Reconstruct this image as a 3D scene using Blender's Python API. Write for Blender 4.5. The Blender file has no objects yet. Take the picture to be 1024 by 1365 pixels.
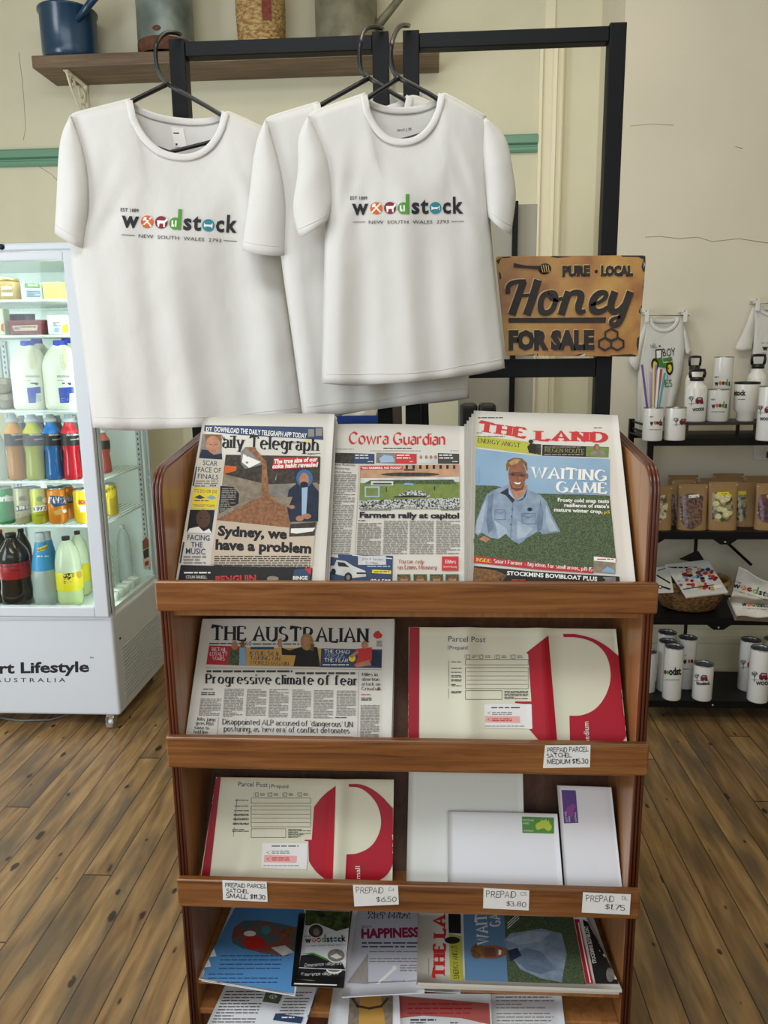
import bpy, bmesh, math, random
import numpy as np
from mathutils import Vector, Matrix
from mathutils.bvhtree import BVHTree
from mathutils.geometry import tessellate_polygon
random.seed(7)
S = bpy.context.scene
C = S.collection
PI = math.pi
# ------------------------------------------------------------------ camera
H = 1.55
YAW, PITCH, ROLL = [math.radians(a) for a in (3.385, 11.266, -0.748)]
F = 1025.0
_fw = Vector((-math.sin(YAW)*math.cos(PITCH), math.cos(YAW)*math.cos(PITCH), -math.sin(PITCH)))
_r = Vector((math.cos(YAW), math.sin(YAW), 0)); _u = _r.cross(_fw)
RX = math.cos(ROLL)*_r + math.sin(ROLL)*_u
UP = -math.sin(ROLL)*_r + math.cos(ROLL)*_u
cam = bpy.data.cameras.new('camera'); co = bpy.data.objects.new('camera', cam); C.objects.link(co)
cam.sensor_fit = 'VERTICAL'; cam.sensor_height = 36; cam.lens = 36*F/1365; cam.clip_start = 0.05
m = Matrix((RX, UP, -_fw)).transposed().to_4x4(); m.translation = (0, 0, H)
co.matrix_world = m; S.camera = co
CAM = Vector((0, 0, H))
# ------------------------------------------------------------------ light
S.view_settings.view_transform = 'Standard'; S.view_settings.look = 'None'
S.view_settings.gamma = 1; S.view_settings.use_curve_mapping = False
S.view_settings.exposure = 0.07
w = bpy.data.worlds.new('daylight'); S.world = w; w.use_nodes = True
w.node_tree.nodes['Background'].inputs[0].default_value = (0.80, 0.90, 1.0, 1)
w.node_tree.nodes['Background'].inputs[1].default_value = 0.4
def area(name, loc, target, sx, sy, power, col):
    l = bpy.data.lights.new(name, 'AREA'); l.shape = 'RECTANGLE'; l.size = sx; l.size_y = sy
    l.energy = power; l.color = col
    o = bpy.data.objects.new(name, l); C.objects.link(o); o.location = loc
    o.rotation_euler = (Vector(target)-Vector(loc)).to_track_quat('-Z', 'Y').to_euler()
    return o
area('shopfront_daylight', (-0.6, -2.45, 2.25), (-0.2, 2, 1.3), 4.6, 1.7, 50, (0.90, 0.95, 1.0))
area('ceiling_skylight', (-0.5, 0.15, 3.7), (-0.2, 1.5, 0.6), 2.4, 1.1, 62, (0.92, 0.96, 1.0))
area('side_door_daylight', (-3.1, 0.9, 1.5), (0, 1.6, 1.2), 1.5, 2.2, 66, (0.86, 0.93, 1.0))
area('ceiling_lamp', (0.2, 2.2, 3.55), (0.2, 2.3, 0), 1.3, 0.5, 13, (1.0, 0.90, 0.66))

# ------------------------------------------------------------------ pixel -> place helpers (measuring the photograph)
def ray(px, py): return RX*((px-512)/F) + UP*((682.5-py)/F) + _fw
def at(px, py, Y=None, Z=None, X=None):
    d = ray(px, py)
    t = Y/d.y if Y is not None else ((Z-H)/d.z if Z is not None else X/d.x)
    return CAM + d*t
def onplane(px, py, P0, n):
    d = ray(px, py); return CAM + d*((P0-CAM).dot(n)/d.dot(n))

# ------------------------------------------------------------------ materials
MATS = {}
def nd(nt, t, **k):
    n = nt.nodes.new(t)
    for a, b in k.items():
        if a[0] == 'i' and a[1:].isdigit(): n.inputs[int(a[1:])].default_value = b
        else: setattr(n, a, b)
    return n
def lin(c): return tuple(((x/12.92) if x <= .04045 else ((x+.055)/1.055)**2.4) for x in c)
def hx(h): return lin(tuple(int(h[i:i+2], 16)/255 for i in (0, 2, 4)))+(1,)
def mat(name, col, rough=.5, metal=0, noise=0, nscale=20, stretch=(1, 1, 1), col2=None, bump=0, bscale=60, emit=0, trans=0, alpha=1, coat=0, spec=None, transl=0, contrast=(.35, .65), detail=4):
    """procedural principled material; colours are sRGB hex"""
    if name in MATS: return MATS[name]
    m = bpy.data.materials.new(name); MATS[name] = m; m.use_nodes = True
    nt = m.node_tree; b = nt.nodes['Principled BSDF']; L = nt.links.new
    c = hx(col); b.inputs['Base Color'].default_value = c
    b.inputs['Roughness'].default_value = rough; b.inputs['Metallic'].default_value = metal
    if spec is not None: b.inputs['Specular IOR Level'].default_value = spec
    if coat: b.inputs['Coat Weight'].default_value = coat; b.inputs['Coat Roughness'].default_value = .15
    if trans: b.inputs['Transmission Weight'].default_value = trans
    if alpha < 1: b.inputs['Alpha'].default_value = alpha
    tc = None
    if noise or col2 or bump:
        tc = nd(nt, 'ShaderNodeTexCoord'); mp = nd(nt, 'ShaderNodeMapping'); mp.inputs['Scale'].default_value = stretch
        L(tc.outputs['Object'], mp.inputs[0])
    if noise or col2:
        nz = nd(nt, 'ShaderNodeTexNoise'); nz.inputs['Scale'].default_value = nscale; nz.inputs['Detail'].default_value = detail
        L(mp.outputs[0], nz.inputs['Vector'])
        cr = nd(nt, 'ShaderNodeValToRGB'); cr.color_ramp.elements[0].position = contrast[0]; cr.color_ramp.elements[1].position = contrast[1]
        c2 = hx(col2) if col2 else tuple(x*(1-noise) for x in c[:3])+(1,)
        cr.color_ramp.elements[0].color = c2; cr.color_ramp.elements[1].color = c
        L(nz.outputs['Fac'], cr.inputs[0]); L(cr.outputs[0], b.inputs['Base Color'])
    if bump:
        n2 = nd(nt, 'ShaderNodeTexNoise'); n2.inputs['Scale'].default_value = bscale; n2.inputs['Detail'].default_value = 3
        L(mp.outputs[0], n2.inputs['Vector'])
        bp = nd(nt, 'ShaderNodeBump'); bp.inputs['Strength'].default_value = bump; bp.inputs['Distance'].default_value = .01
        L(n2.outputs['Fac'], bp.inputs['Height']); L(bp.outputs[0], b.inputs['Normal'])
    if emit:
        b.inputs['Emission Color'].default_value = c; b.inputs['Emission Strength'].default_value = emit
    if transl:
        tl = nd(nt, 'ShaderNodeBsdfTranslucent'); tl.inputs[0].default_value = c
        mx = nd(nt, 'ShaderNodeMixShader'); mx.inputs[0].default_value = transl
        out = nt.nodes['Material Output']
        L(b.outputs[0], mx.inputs[1]); L(tl.outputs[0], mx.inputs[2]); L(mx.outputs[0], out.inputs[0])
    return m
def glass(name, tint='FFFFFF', gloss=.08):
    if name in MATS: return MATS[name]
    m = bpy.data.materials.new(name); MATS[name] = m; m.use_nodes = True
    nt = m.node_tree; nt.nodes.remove(nt.nodes['Principled BSDF']); L = nt.links.new
    t = nd(nt, 'ShaderNodeBsdfTransparent'); t.inputs[0].default_value = hx(tint)
    g = nd(nt, 'ShaderNodeBsdfGlossy'); g.inputs['Roughness'].default_value = .03
    lw = nd(nt, 'ShaderNodeLayerWeight'); lw.inputs[0].default_value = .5
    pw = nd(nt, 'ShaderNodeMath', operation='POWER'); pw.inputs[1].default_value = 5; L(lw.outputs['Facing'], pw.inputs[0])
    fr = nd(nt, 'ShaderNodeMath', operation='MULTIPLY_ADD'); fr.inputs[1].default_value = .15; fr.inputs[2].default_value = .015; L(pw.outputs[0], fr.inputs[0])
    mx = nd(nt, 'ShaderNodeMixShader')
    L(fr.outputs[0], mx.inputs[0]); L(t.outputs[0], mx.inputs[1]); L(g.outputs[0], mx.inputs[2]); L(mx.outputs[0], nt.nodes['Material Output'].inputs[0])
    return m

# ------------------------------------------------------------------ mesh builder
def rootloc(o):
    while o.parent: o = o.parent
    return o.location
class MB:
    def __init__(s): s.v = []; s.f = []; s.mi = []; s.sm = []; s.mats = []
    def add(s, vs, fs, mt, smooth=False):
        if mt not in s.mats: s.mats.append(mt)
        k = s.mats.index(mt); b = len(s.v); s.v += [Vector(p) for p in vs]
        for q in fs: s.f.append(tuple(b+i for i in q)); s.mi.append(k); s.sm.append(smooth)
        return s
    def box(s, a, b, mt):
        (x0, y0, z0), (x1, y1, z1) = a, b
        if x0 > x1: x0, x1 = x1, x0
        if y0 > y1: y0, y1 = y1, y0
        if z0 > z1: z0, z1 = z1, z0
        return s.add([(x0,y0,z0),(x1,y0,z0),(x1,y1,z0),(x0,y1,z0),(x0,y0,z1),(x1,y0,z1),(x1,y1,z1),(x0,y1,z1)],
            [(0,3,2,1),(4,5,6,7),(0,1,5,4),(1,2,6,5),(2,3,7,6),(3,0,4,7)], mt)
    def hexa(s, p, mt):  # 4 bottom then 4 top points
        return s.add(p, [(0,3,2,1),(4,5,6,7),(0,1,5,4),(1,2,6,5),(2,3,7,6),(3,0,4,7)], mt)
    def prism(s, pts, vec, mt, smooth=False):  # planar polygon extruded by vec
        n = len(pts); P = [Vector(p) for p in pts]; vec = Vector(vec)
        return s.add(P+[p+vec for p in P], [tuple(range(n))[::-1], tuple(range(n, 2*n))]+[(i, (i+1) % n, n+(i+1) % n, n+i) for i in range(n)], mt, smooth)
    def tube(s, path, r, mt, n=8, closed=False, flat=1.0, cap=True):
        P = [Vector(p) for p in path]; k = len(P); vs = []; up = None
        for i in range(k):
            if closed: t = P[(i+1) % k]-P[i-1]
            else: t = P[min(i+1, k-1)]-P[max(i-1, 0)]
            t.normalize()
            if up is None: up = Vector((0, 0, 1)) if abs(t.z) < .9 else Vector((0, 1, 0))
            a = t.cross(up); 
            if a.length < 1e-4: a = t.cross(Vector((1, 0, 0)))
            a.normalize(); bb = a.cross(t); up = bb
            rr = r[i] if isinstance(r, (list, tuple)) else r
            for j in range(n):
                an = 2*PI*j/n; vs.append(P[i]+a*(rr*math.cos(an))+bb*(rr*flat*math.sin(an)))
        fs = []
        for i in range(k if closed else k-1):
            for j in range(n):
                fs.append((i*n+j, i*n+(j+1) % n, ((i+1) % k)*n+(j+1) % n, ((i+1) % k)*n+j))
        if not closed and cap: fs += [tuple(range(n))[::-1], tuple(range((k-1)*n, k*n))]
        return s.add(vs, fs, mt, True)
    def lathe(s, prof, c, mt, n=24, smooth=True, sx=1, sy=1, mat_of=None):
        c = Vector(c); vs = []
        for (r, z) in prof:
            for j in range(n):
                a = 2*PI*j/n; vs.append(c+Vector((r*sx*math.cos(a), r*sy*math.sin(a), z)))
        k = len(prof)
        for i in range(k-1):
            fs = [(i*n+j, i*n+(j+1) % n, (i+1)*n+(j+1) % n, (i+1)*n+j) for j in range(n)]
            if i == 0: base = len(s.v); s.add(vs, [], mt)
            mm = mat_of(i) if mat_of else mt
            if mm not in s.mats: s.mats.append(mm)
            q = s.mats.index(mm)
            for fc in fs: s.f.append(tuple(base+x for x in fc)); s.mi.append(q); s.sm.append(smooth)
        return s
    def grid(s, fn, nu, nv, mt, smooth=True, closed=False):
        vs = [fn(i/nu, j/nv) for j in range(nv+1) for i in range(nu if closed else nu+1)]
        W = nu if closed else nu+1; fs = []
        for j in range(nv):
            for i in range(nu):
                fs.append((j*W+i, j*W+(i+1) % W, (j+1)*W+(i+1) % W, (j+1)*W+i))
        return s.add(vs, fs, mt, smooth)
    def bvh(s): return BVHTree.FromPolygons([tuple(p) for p in s.v], s.f)
    def build(s, name, parent=None, loc=None, bevel=0, subsurf=0, solid=0, label=None, segs=2):
        off = rootloc(parent) if parent else Vector(loc or (0, 0, 0))
        me = bpy.data.meshes.new(name); me.from_pydata([tuple(p-off) for p in s.v], [], s.f)
        for mt in s.mats: me.materials.append(mt)
        me.polygons.foreach_set('material_index', s.mi); me.polygons.foreach_set('use_smooth', s.sm)
        me.validate(); me.update()
        o = bpy.data.objects.new(name, me); C.objects.link(o)
        if parent: o.parent = parent
        else: o.location = off
        if solid: q = o.modifiers.new('solid', 'SOLIDIFY'); q.thickness = solid; q.offset = 0
        if bevel: q = o.modifiers.new('bevel', 'BEVEL'); q.width = bevel; q.segments = segs; q.limit_method = 'ANGLE'
        if subsurf: q = o.modifiers.new('sub', 'SUBSURF'); q.levels = subsurf; q.render_levels = subsurf
        if label: o['label'] = label
        return o
def thing(name, label, cat, loc=(0, 0, 0), group=None):
    o = bpy.data.objects.new(name, None); C.objects.link(o); o.location = loc; o.empty_display_size = .05
    return tag(o, label, cat, group)
def tag(o, label, cat, group=None):
    o['label'] = label; o['category'] = cat
    if group: o['group'] = group
    return o
def struct(o): o['kind'] = 'structure'; return o
def dup(root, loc, label, rotz=0):
    r = root.copy(); C.objects.link(r); r.location = loc; r.rotation_euler = (0, 0, rotz); r['label'] = label
    for ch in list(root.children):
        c = ch.copy(); C.objects.link(c); c.parent = r
        for g in list(ch.children):
            d = g.copy(); C.objects.link(d); d.parent = c
    return r

# ------------------------------------------------------------------ lettering
_tc = {}
def sans(s, bold=0.0):
    k = (s, bold)
    if k in _tc: return _tc[k]
    cu = bpy.data.curves.new('t', 'FONT'); cu.body = s; cu.size = 1; cu.resolution_u = 2; cu.offset = bold; cu.fill_mode = 'FRONT'
    o = bpy.data.objects.new('t', cu); C.objects.link(o)
    dg = bpy.context.evaluated_depsgraph_get(); me = o.evaluated_get(dg).to_mesh()
    V = [(v.co.x, v.co.y) for v in me.vertices]; Fc = [tuple(p.vertices) for p in me.polygons]
    o.evaluated_get(dg).to_mesh_clear(); bpy.data.objects.remove(o); bpy.data.curves.remove(cu)
    if V: x0 = min(v[0] for v in V); x1 = max(v[0] for v in V)
    else: x0, x1 = 0, 1
    cap = .729
    r = ([((a-x0)/cap, b/cap) for a, b in V], Fc, (x1-x0)/cap)
    _tc[k] = r; return r
GL = {'A':'0,0 4,10 8,0/1.6,3.5 6.4,3.5','B':'.5,0 .5,10/.5,10 3,10 @3,7.5,2.7,2.5,90,-90 .5,5/.5,5 3.3,5 @3.5,2.5,3,2.5,90,-90 .5,0','C':'@4.5,5,4.3,5,40,320','D':'.5,0 .5,10/.5,10 3,10 @3,5,5,5,90,-90 .5,0',
'E':'.5,0 .5,10/.5,10 6,10 6,8.3/.5,5.2 5,5.2/.5,0 6.3,0 6.3,1.8','F':'.5,0 .5,10/.5,10 6,10 6,8.3/.5,5.2 5,5.2','G':'@4.5,5,4.3,5,45,330/8.2,4.2 8.2,.8/5.5,4.2 8.7,4.2','H':'.5,0 .5,10/7.5,0 7.5,10/.5,5.2 7.5,5.2','I':'.5,0 .5,10',
'J':'3.5,10 3.5,2 @1.8,2,1.7,2,0,-140','K':'.5,0 .5,10/7,10 .5,4.5/2.5,6 7.5,0','L':'.5,10 .5,0/.5,0 6,0 6,2','M':'.5,0 1,10/1,10 5,1 9,10/9,10 9.5,0','N':'.5,0 .5,10/.5,10 7.5,0/7.5,0 7.5,10','O':'@4.7,5,4.5,5,90,450',
'P':'.5,0 .5,10/.5,10 3.3,10 @3.3,7.4,3,2.6,90,-90 .5,4.8','Q':'@4.7,5,4.5,5,90,450/5,2.5 8.5,-1.5','R':'.5,0 .5,10/.5,10 3.3,10 @3.3,7.4,3,2.6,90,-90 .5,4.8/3.5,4.8 7.5,0','S':'@3.3,7.5,2.7,2.5,40,270 @3.3,2.5,3,2.5,90,-140',
'T':'0,8.3 0,10 8,10 8,8.3/4,10 4,0','U':'.5,10 .5,3 @4,3,3.5,3,180,360 7.5,10','V':'0,10 4,0 8,10','W':'0,10 3,0 5.5,9.5 8,0 11,10','X':'0,10 7.5,0/7.5,10 0,0','Y':'0,10 4,5 8,10/4,5 4,0','Z':'.3,10 7,10 .2,0 7.2,0',
'a':'@2.7,4.9,2.4,1.9,150,0 5.1,0/@2.7,2,2.3,2,70,300','b':'.5,10 .5,0/@3.1,3.4,2.8,3.4,90,450','c':'@3.3,3.4,3,3.4,45,315','d':'5.9,10 5.9,0/@3.2,3.4,2.8,3.4,90,450','e':'.6,3.7 5.9,3.7 @3.2,3.4,2.9,3.4,5,310','f':'@3.4,8,1.6,2,40,180 1.8,0/0,6.8 3.6,6.8',
'g':'@3,3.8,2.6,3,90,450/5.6,6.8 5.6,-1 @3,-1,2.6,2,0,-150','h':'.5,10 .5,0/@3,4,2.5,2.8,180,0 5.5,0','i':'.5,6.8 .5,0/.5,8.9 .5,9.9','j':'1.5,6.8 1.5,-1.5 -.5,-3/1.5,8.9 1.5,9.9','k':'.5,10 .5,0/5,6.8 .5,3/2.2,4.2 5.5,0','l':'.5,10 .5,0',
'm':'.5,6.8 .5,0/@2.5,4.4,2,2.4,180,0 4.5,0/@6.5,4.4,2,2.4,180,0 8.5,0','n':'.5,6.8 .5,0/@3,4.2,2.5,2.6,180,0 5.5,0','o':'@3.3,3.4,3,3.4,90,450','p':'.5,6.8 .5,-3/@3.1,3.4,2.8,3.4,90,450','q':'5.9,6.8 5.9,-3/@3.2,3.4,2.8,3.4,90,450','r':'.5,6.8 .5,0/@2.6,4.4,2.1,2.3,180,50',
's':'@2.4,5.1,2,1.7,40,270 @2.4,1.7,2.2,1.7,90,-140','t':'1.8,9 1.8,1.5 @3.2,1.5,1.4,1.4,180,290/0,6.8 3.8,6.8','u':'.5,6.8 .5,2.5 @3,2.5,2.5,2.5,180,360 5.5,6.8/5.5,6.8 5.5,0','v':'0,6.8 3,0 6,6.8','w':'0,6.8 2.3,0 4.5,6.5 6.7,0 9,6.8','x':'0,6.8 5.5,0/5.5,6.8 0,0','y':'0,6.8 3,0/6,6.8 2,-3','z':'.3,6.8 5,6.8 .2,0 5.2,0',
'0':'@3.2,5,2.9,5,90,450','1':'.3,8.5 2,10 2,0','2':'@3,7.3,2.7,2.7,160,-20 .3,0 6,0','3':'@2.8,7.5,2.5,2.5,140,-90 @2.8,2.5,2.9,2.5,90,-140','4':'4.5,0 4.5,10 0,3 6.3,3','5':'5.5,10 1,10 .8,5.5 @2.8,3.2,3,3.2,120,-140','6':'5,9.5 @3.2,3.2,2.9,3.2,160,520','7':'.3,10 6,10 2,0','8':'@3,7.5,2.3,2.5,90,450/@3,2.5,2.9,2.5,90,450','9':'@3,6.8,2.7,3.2,0,360 5.5,5 3,0',
'.':'.4,0 .4,1',',':'.6,1 .1,-1.5',"'":'.5,10 .5,8',':':'.4,0 .4,1/.4,5 .4,6','-':'0,3.5 3,3.5','$':'@3.3,7.2,2.6,2,40,270 @3.3,3,2.8,2.2,90,-140/3.3,10.5 3.3,-.5','(':'@3,4,2.5,6,130,230','&':'6.5,0 2,6.5 @3.2,8,1.6,2,200,-30 1.5,4.5 @2.8,2.2,2.6,2.2,150,330 7,5'}
_gc = {}
def gpath(ch):
    if ch in _gc: return _gc[ch]
    out = []
    for st in GL.get(ch, '').split('/'):
        P = []
        for tk in st.split():
            if tk[0] == '@':
                cx, cy, rx, ry, a0, a1 = [float(x) for x in tk[1:].split(',')]
                k = max(4, int(abs(a1-a0)/24))
                for i in range(k+1):
                    a = math.radians(a0+(a1-a0)*i/k); P.append((cx+rx*math.cos(a), cy+ry*math.sin(a)))
            else: P.append(tuple(float(x) for x in tk.split(',')))
        Q = [p for i, p in enumerate(P) if i == 0 or (abs(p[0]-P[i-1][0])+abs(p[1]-P[i-1][1])) > .02]
        if Q: out.append(Q)
    _gc[ch] = out; return out
def strokes(s, style):
    """pen-drawn lettering: 'serif', 'slab', 'black' (blackletter), 'hand'. Returns verts, faces, width in cap heights"""
    thick, thin, nib, serif, gap = {'serif': (1.35, .45, 18, 1.0, 1.7), 'bserif': (2.1, .5, 16, 1.2, 2.1), 'slab': (2.6, 1.0, 10, 1.7, 2.6), 'black': (2.2, .25, 42, 0, 1.7), 'hand': (0, .95, 0, 0, 2.0), 'fathand': (0, 1.5, 0, 0, 2.3)}[style]
    V = []; Fc = []; x = 0; rnd = random.Random(s)
    for ch in s:
        if ch == ' ': x += 4.0; continue
        G = gpath(ch)
        if not G: x += 3; continue
        gx = max(p[0] for st in G for p in st); g0 = min(p[0] for st in G for p in st)
        jx, jy, js = ((rnd.uniform(-.3, .3), rnd.uniform(-.6, .6), rnd.uniform(-.12, .12)) if 'hand' in style else (0, 0, 0))
        for st in G:
            def wd(dx, dy):
                th = math.atan2(dy, dx); return (thick*abs(math.sin(th-math.radians(-nib if style != 'black' else nib)))+thin)/2
            pts = [(px-g0+x+jx+js*py, py+jy) for px, py in st]
            n = len(pts); L = []; R = []
            closed = n > 3 and abs(pts[0][0]-pts[-1][0])+abs(pts[0][1]-pts[-1][1]) < .05
            for i in range(n):
                a = pts[i-1] if i else (pts[-2] if closed else pts[0]); b = pts[i+1] if i < n-1 else (pts[1] if closed else pts[-1])
                dx, dy = b[0]-a[0], b[1]-a[1]; l = math.hypot(dx, dy) or 1; dx /= l; dy /= l
                wv = wd(dx, dy)
                if not closed and i in (0, n-1):
                    e = (thin/2 if abs(dx) > .5 and not serif else (.25 if 'hand' in style else 0)); sg = -1 if i == 0 else 1
                    q = (pts[i][0]+sg*dx*e, pts[i][1]+sg*dy*e)
                else: q = pts[i]
                # mitre scale for sharp polyline corners
                if 0 < i < n-1:
                    d1 = (pts[i][0]-a[0], pts[i][1]-a[1]); l1 = math.hypot(*d1) or 1
                    cs = abs((d1[0]*dx+d1[1]*dy)/l1); wv = wv/max(cs, .55)
                L.append((q[0]-dy*wv, q[1]+dx*wv)); R.append((q[0]+dy*wv, q[1]-dx*wv))
            b0 = len(V); V += L+R
            for i in range(n-1): Fc.append((b0+i, b0+i+1, b0+n+i+1, b0+n+i))
            if serif:
                for (p, q) in ((pts[0], pts[1]), (pts[-1], pts[-2])):
                    l = math.hypot(p[0]-q[0], p[1]-q[1])
                    if l > 3 and abs(p[1]-q[1])/l > .75 and min(abs(p[1]-k) for k in (0, 10, 6.8, -3)) < .3:
                        hw = (thick+thin)/2+.75*serif; t2 = max(thin, .45); up = 1 if q[1] > p[1] else -1
                        b0 = len(V); V += [(p[0]-hw, p[1]), (p[0]+hw, p[1]), (p[0]+hw, p[1]+up*t2), (p[0]-hw, p[1]+up*t2)]; Fc.append((b0, b0+1, b0+2, b0+3))
        x += gx-g0+gap+(.6 if style in ('serif', 'bserif', 'slab') else 0)+thick*.25
    x0 = min(a for a, b in V); V = [((a-x0)/10, b/10) for a, b in V]
    return V, Fc, max(a for a, b in V)

def lerp(a, b, t): return a+(b-a)*t
def smooth(P, n=2):
    for _ in range(n):
        Q = [P[0]]
        for a, b in zip(P, P[1:]): Q += [(lerp(a[0], b[0], .25), lerp(a[1], b[1], .25)), (lerp(a[0], b[0], .75), lerp(a[1], b[1], .75))]
        P = Q+[P[-1]]
    return P
class Decal:
    """flat print laid on the surface of a finished mesh: drawn in the coordinates of a crop of the photograph,
    every vertex is put on the mesh's own surface"""
    def __init__(s, surf, crop, plane=None, eps=.0004, cell=14, step=.00003):
        s.b = surf.bvh() if isinstance(surf, MB) else surf; s.crop = crop; s.plane = plane; s.e0 = eps; s.n = 0; s.cell = cell; s.mb = MB(); s.step = step; s.lastd = None
    def P(s, x, y, e):
        px = s.crop[0]+x/s.crop[2]; py = s.crop[1]+y/s.crop[2]
        d = ray(px, py).normalized(); h = s.b.ray_cast(CAM, d)
        if h[0] is not None:
            n = h[1] if h[1].dot(d) < 0 else -h[1]; s.lastd = h[3]
            return h[0]+n*e
        if s.plane: q = onplane(px, py, *s.plane)
        else: q = CAM+d*(s.lastd or 2)
        h = s.b.find_nearest(q)
        n = h[1] if h[1].dot(d) < 0 else -h[1]
        return h[0]+n*e
    def tri(s, T, mt, e=None, cell=None):
        if e is None: s.n += 1; e = s.e0+s.n*s.step
        lim = (cell or s.cell)*s.crop[2]; out = []; st = list(T)
        while st:
            a, b, c = st.pop()
            l = [math.dist(a, b), math.dist(b, c), math.dist(c, a)]; k = l.index(max(l))
            if l[k] > lim:
                t = (a, b, c); p, q, r = t[k], t[(k+1) % 3], t[(k+2) % 3]; mm = ((p[0]+q[0])/2, (p[1]+q[1])/2)
                st += [(p, mm, r), (mm, q, r)]
            else: out.append((a, b, c))
        idx = {}; V = []; Fc = []
        for t in out:
            f = []
            for p in t:
                k = (round(p[0], 3), round(p[1], 3))
                if k not in idx: idx[k] = len(V); V.append(s.P(p[0], p[1], e))
                f.append(idx[k])
            if len(set(f)) == 3: Fc.append(tuple(f))
        s.mb.add(V, Fc, mt); return s
    def poly(s, pts, mt, e=None):
        T = tessellate_polygon([[Vector((p[0], p[1], 0)) for p in pts]])
        return s.tri([tuple(pts[i] for i in t) for t in T], mt, e)
    def rect(s, x0, y0, x1, y1, mt): return s.poly([(x0, y0), (x1, y0), (x1, y1), (x0, y1)], mt)
    def ell(s, cx, cy, rx, ry, mt, n=20, a0=0, a1=360):
        return s.poly([(cx+rx*math.cos(math.radians(a0+(a1-a0)*i/n)), cy+ry*math.sin(math.radians(a0+(a1-a0)*i/n))) for i in range(n+(a1-a0 < 360))], mt)
    def line(s, pts, wd, mt):
        T = []
        for (a, b) in zip(pts, pts[1:]):
            l = math.dist(a, b) or 1; dx, dy = (b[0]-a[0])/l*wd/2, (b[1]-a[1])/l*wd/2
            q = [(a[0]-dx-dy, a[1]-dy+dx), (b[0]+dx-dy, b[1]+dy+dx), (b[0]+dx+dy, b[1]+dy-dx), (a[0]-dx+dy, a[1]-dy-dx)]
            T += [(q[0], q[1], q[2]), (q[0], q[2], q[3])]
        return s.tri(T, mt)
    def frame(s, x0, y0, x1, y1, wd, mt): return s.line([(x0, y0), (x1, y0), (x1, y1), (x0, y1), (x0, y0)], wd, mt)
    def text(s, tx, a, b, h, mt, style='sans', bold=0.0, slant=0.0, big=False):
        """baseline from a to b in crop pixels, cap height h; the line is fitted to that length"""
        V, Fc, W = sans(tx, bold) if style == 'sans' else strokes(tx, style)
        ex = ((b[0]-a[0])/W, (b[1]-a[1])/W); l = math.dist(a, b) or 1
        up = ((b[1]-a[1])/l*h, -(b[0]-a[0])/l*h)
        if s.flip(a, b): pass
        pts = [(a[0]+ex[0]*(x+slant*y)+up[0]*y, a[1]+ex[1]*(x+slant*y)+up[1]*y) for x, y in V]
        s.n += 1; e = s.e0+s.n*s.step
        if big:
            T = []
            for f in Fc:
                for k in range(1, len(f)-1): T.append((pts[f[0]], pts[f[k]], pts[f[k+1]]))
            return s.tri(T, mt, e)
        s.mb.add([s.P(x, y, e) for x, y in pts], Fc, mt); return s
    def flip(s, a, b): return False
    def column(s, x0, y0, x1, y1, mt, lh, fill=.55, sh=0.0):
        """a column of tiny unreadable print: dashes of word length; sh = horizontal shift over its height"""
        V = []; Fc = []; s.n += 1; e = s.e0+s.n*s.step; y = y0
        while y < y1:
            t = (y-y0)/(y1-y0) if y1 > y0 else 0; x = x0+sh*t; xe = x1+sh*t
            if random.random() < .12: xe -= (x1-x0)*random.uniform(.2, .6)
            while x < xe:
                wl = random.uniform(1.2, 4.5)*lh; w2 = min(x+wl, xe)
                b0 = len(V); V += [s.P(x, y, e), s.P(w2, y, e), s.P(w2, y+lh*fill, e), s.P(x, y+lh*fill, e)]; Fc.append((b0, b0+1, b0+2, b0+3))
                x = w2+lh*.45
            y += lh
        s.mb.add(V, Fc, mt); return s
    def flush(s, name, parent, label=None):
        if not s.mb.v: return None
        o = s.mb.build(name, parent, label=label); s.mb = MB(); return o
    def logo(s, p0, p1, k=None, cut=None):
        """town logo: lower-case word with coloured discs for the o's; p0..p1 = baseline ends"""
        W = 605.; ex = ((p1[0]-p0[0])/W, (p1[1]-p0[1])/W); ey = (ex[1], -ex[0])
        if k: ey = (ey[0]*k, ey[1]*k)
        def q(x, y): return (p0[0]+ex[0]*x+ey[0]*y, p0[1]+ex[1]*x+ey[1]*y)
        def T(t, x0, x1, y, h, mt, bold=.02):
            V, Fc, w_ = sans(t, bold); s.n += 1; e = s.e0+s.n*s.step
            s.mb.add([s.P(*q(x0+(x1-x0)*vx/w_, y+h*vy), e) for vx, vy in V], Fc, mt)
        def E(cx, cy, r, mt, n=18): s.poly([q(cx+r*math.cos(2*PI*i/n), cy+r*math.sin(2*PI*i/n)) for i in range(n)], mt)
        def Bx(pts, mt): s.poly([q(*p) for p in pts], mt)
        def Ln(pts, wd, mt): s.line([q(*p) for p in pts], wd*math.hypot(*ex), mt)
        K = INK; 
        T('EST 1889', -8, 85, 80, 19, K, .01)
        T('w', 0, 90, 0, 88, K, .03); T('s', 323, 367, 4, 88, K, .03); T('t', 372, 417, 4, 88, K, .03); T('c', 493, 537, 4, 88, K, .03); T('k', 549, 606, 4, 92, K, .03)
        E(133, 33, 33, M_orange); Ln([(112, 12), (152, 54)], 8, M_white); Ln([(154, 12), (118, 52)], 8, M_white); Bx([(108, 42), (124, 60), (132, 52), (116, 36)], M_white)
        E(208, 34, 33, M_maroon); Bx([(186, 44), (228, 44), (228, 10), (221, 10), (219, 28), (200, 28), (198, 10), (190, 10)], M_white); Bx([(222, 40), (236, 58), (242, 48), (230, 34)], M_white)
        E(281, 32, 32, M_green); Bx([(293, 0), (312, 0), (312, 108), (293, 108)], M_green); Bx([(262, 14), (262, 48), (270, 48), (270, 26), (276, 26), (276, 14)], M_white); Bx([(280, 14), (280, 48), (288, 48), (288, 14)], M_white)
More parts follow.
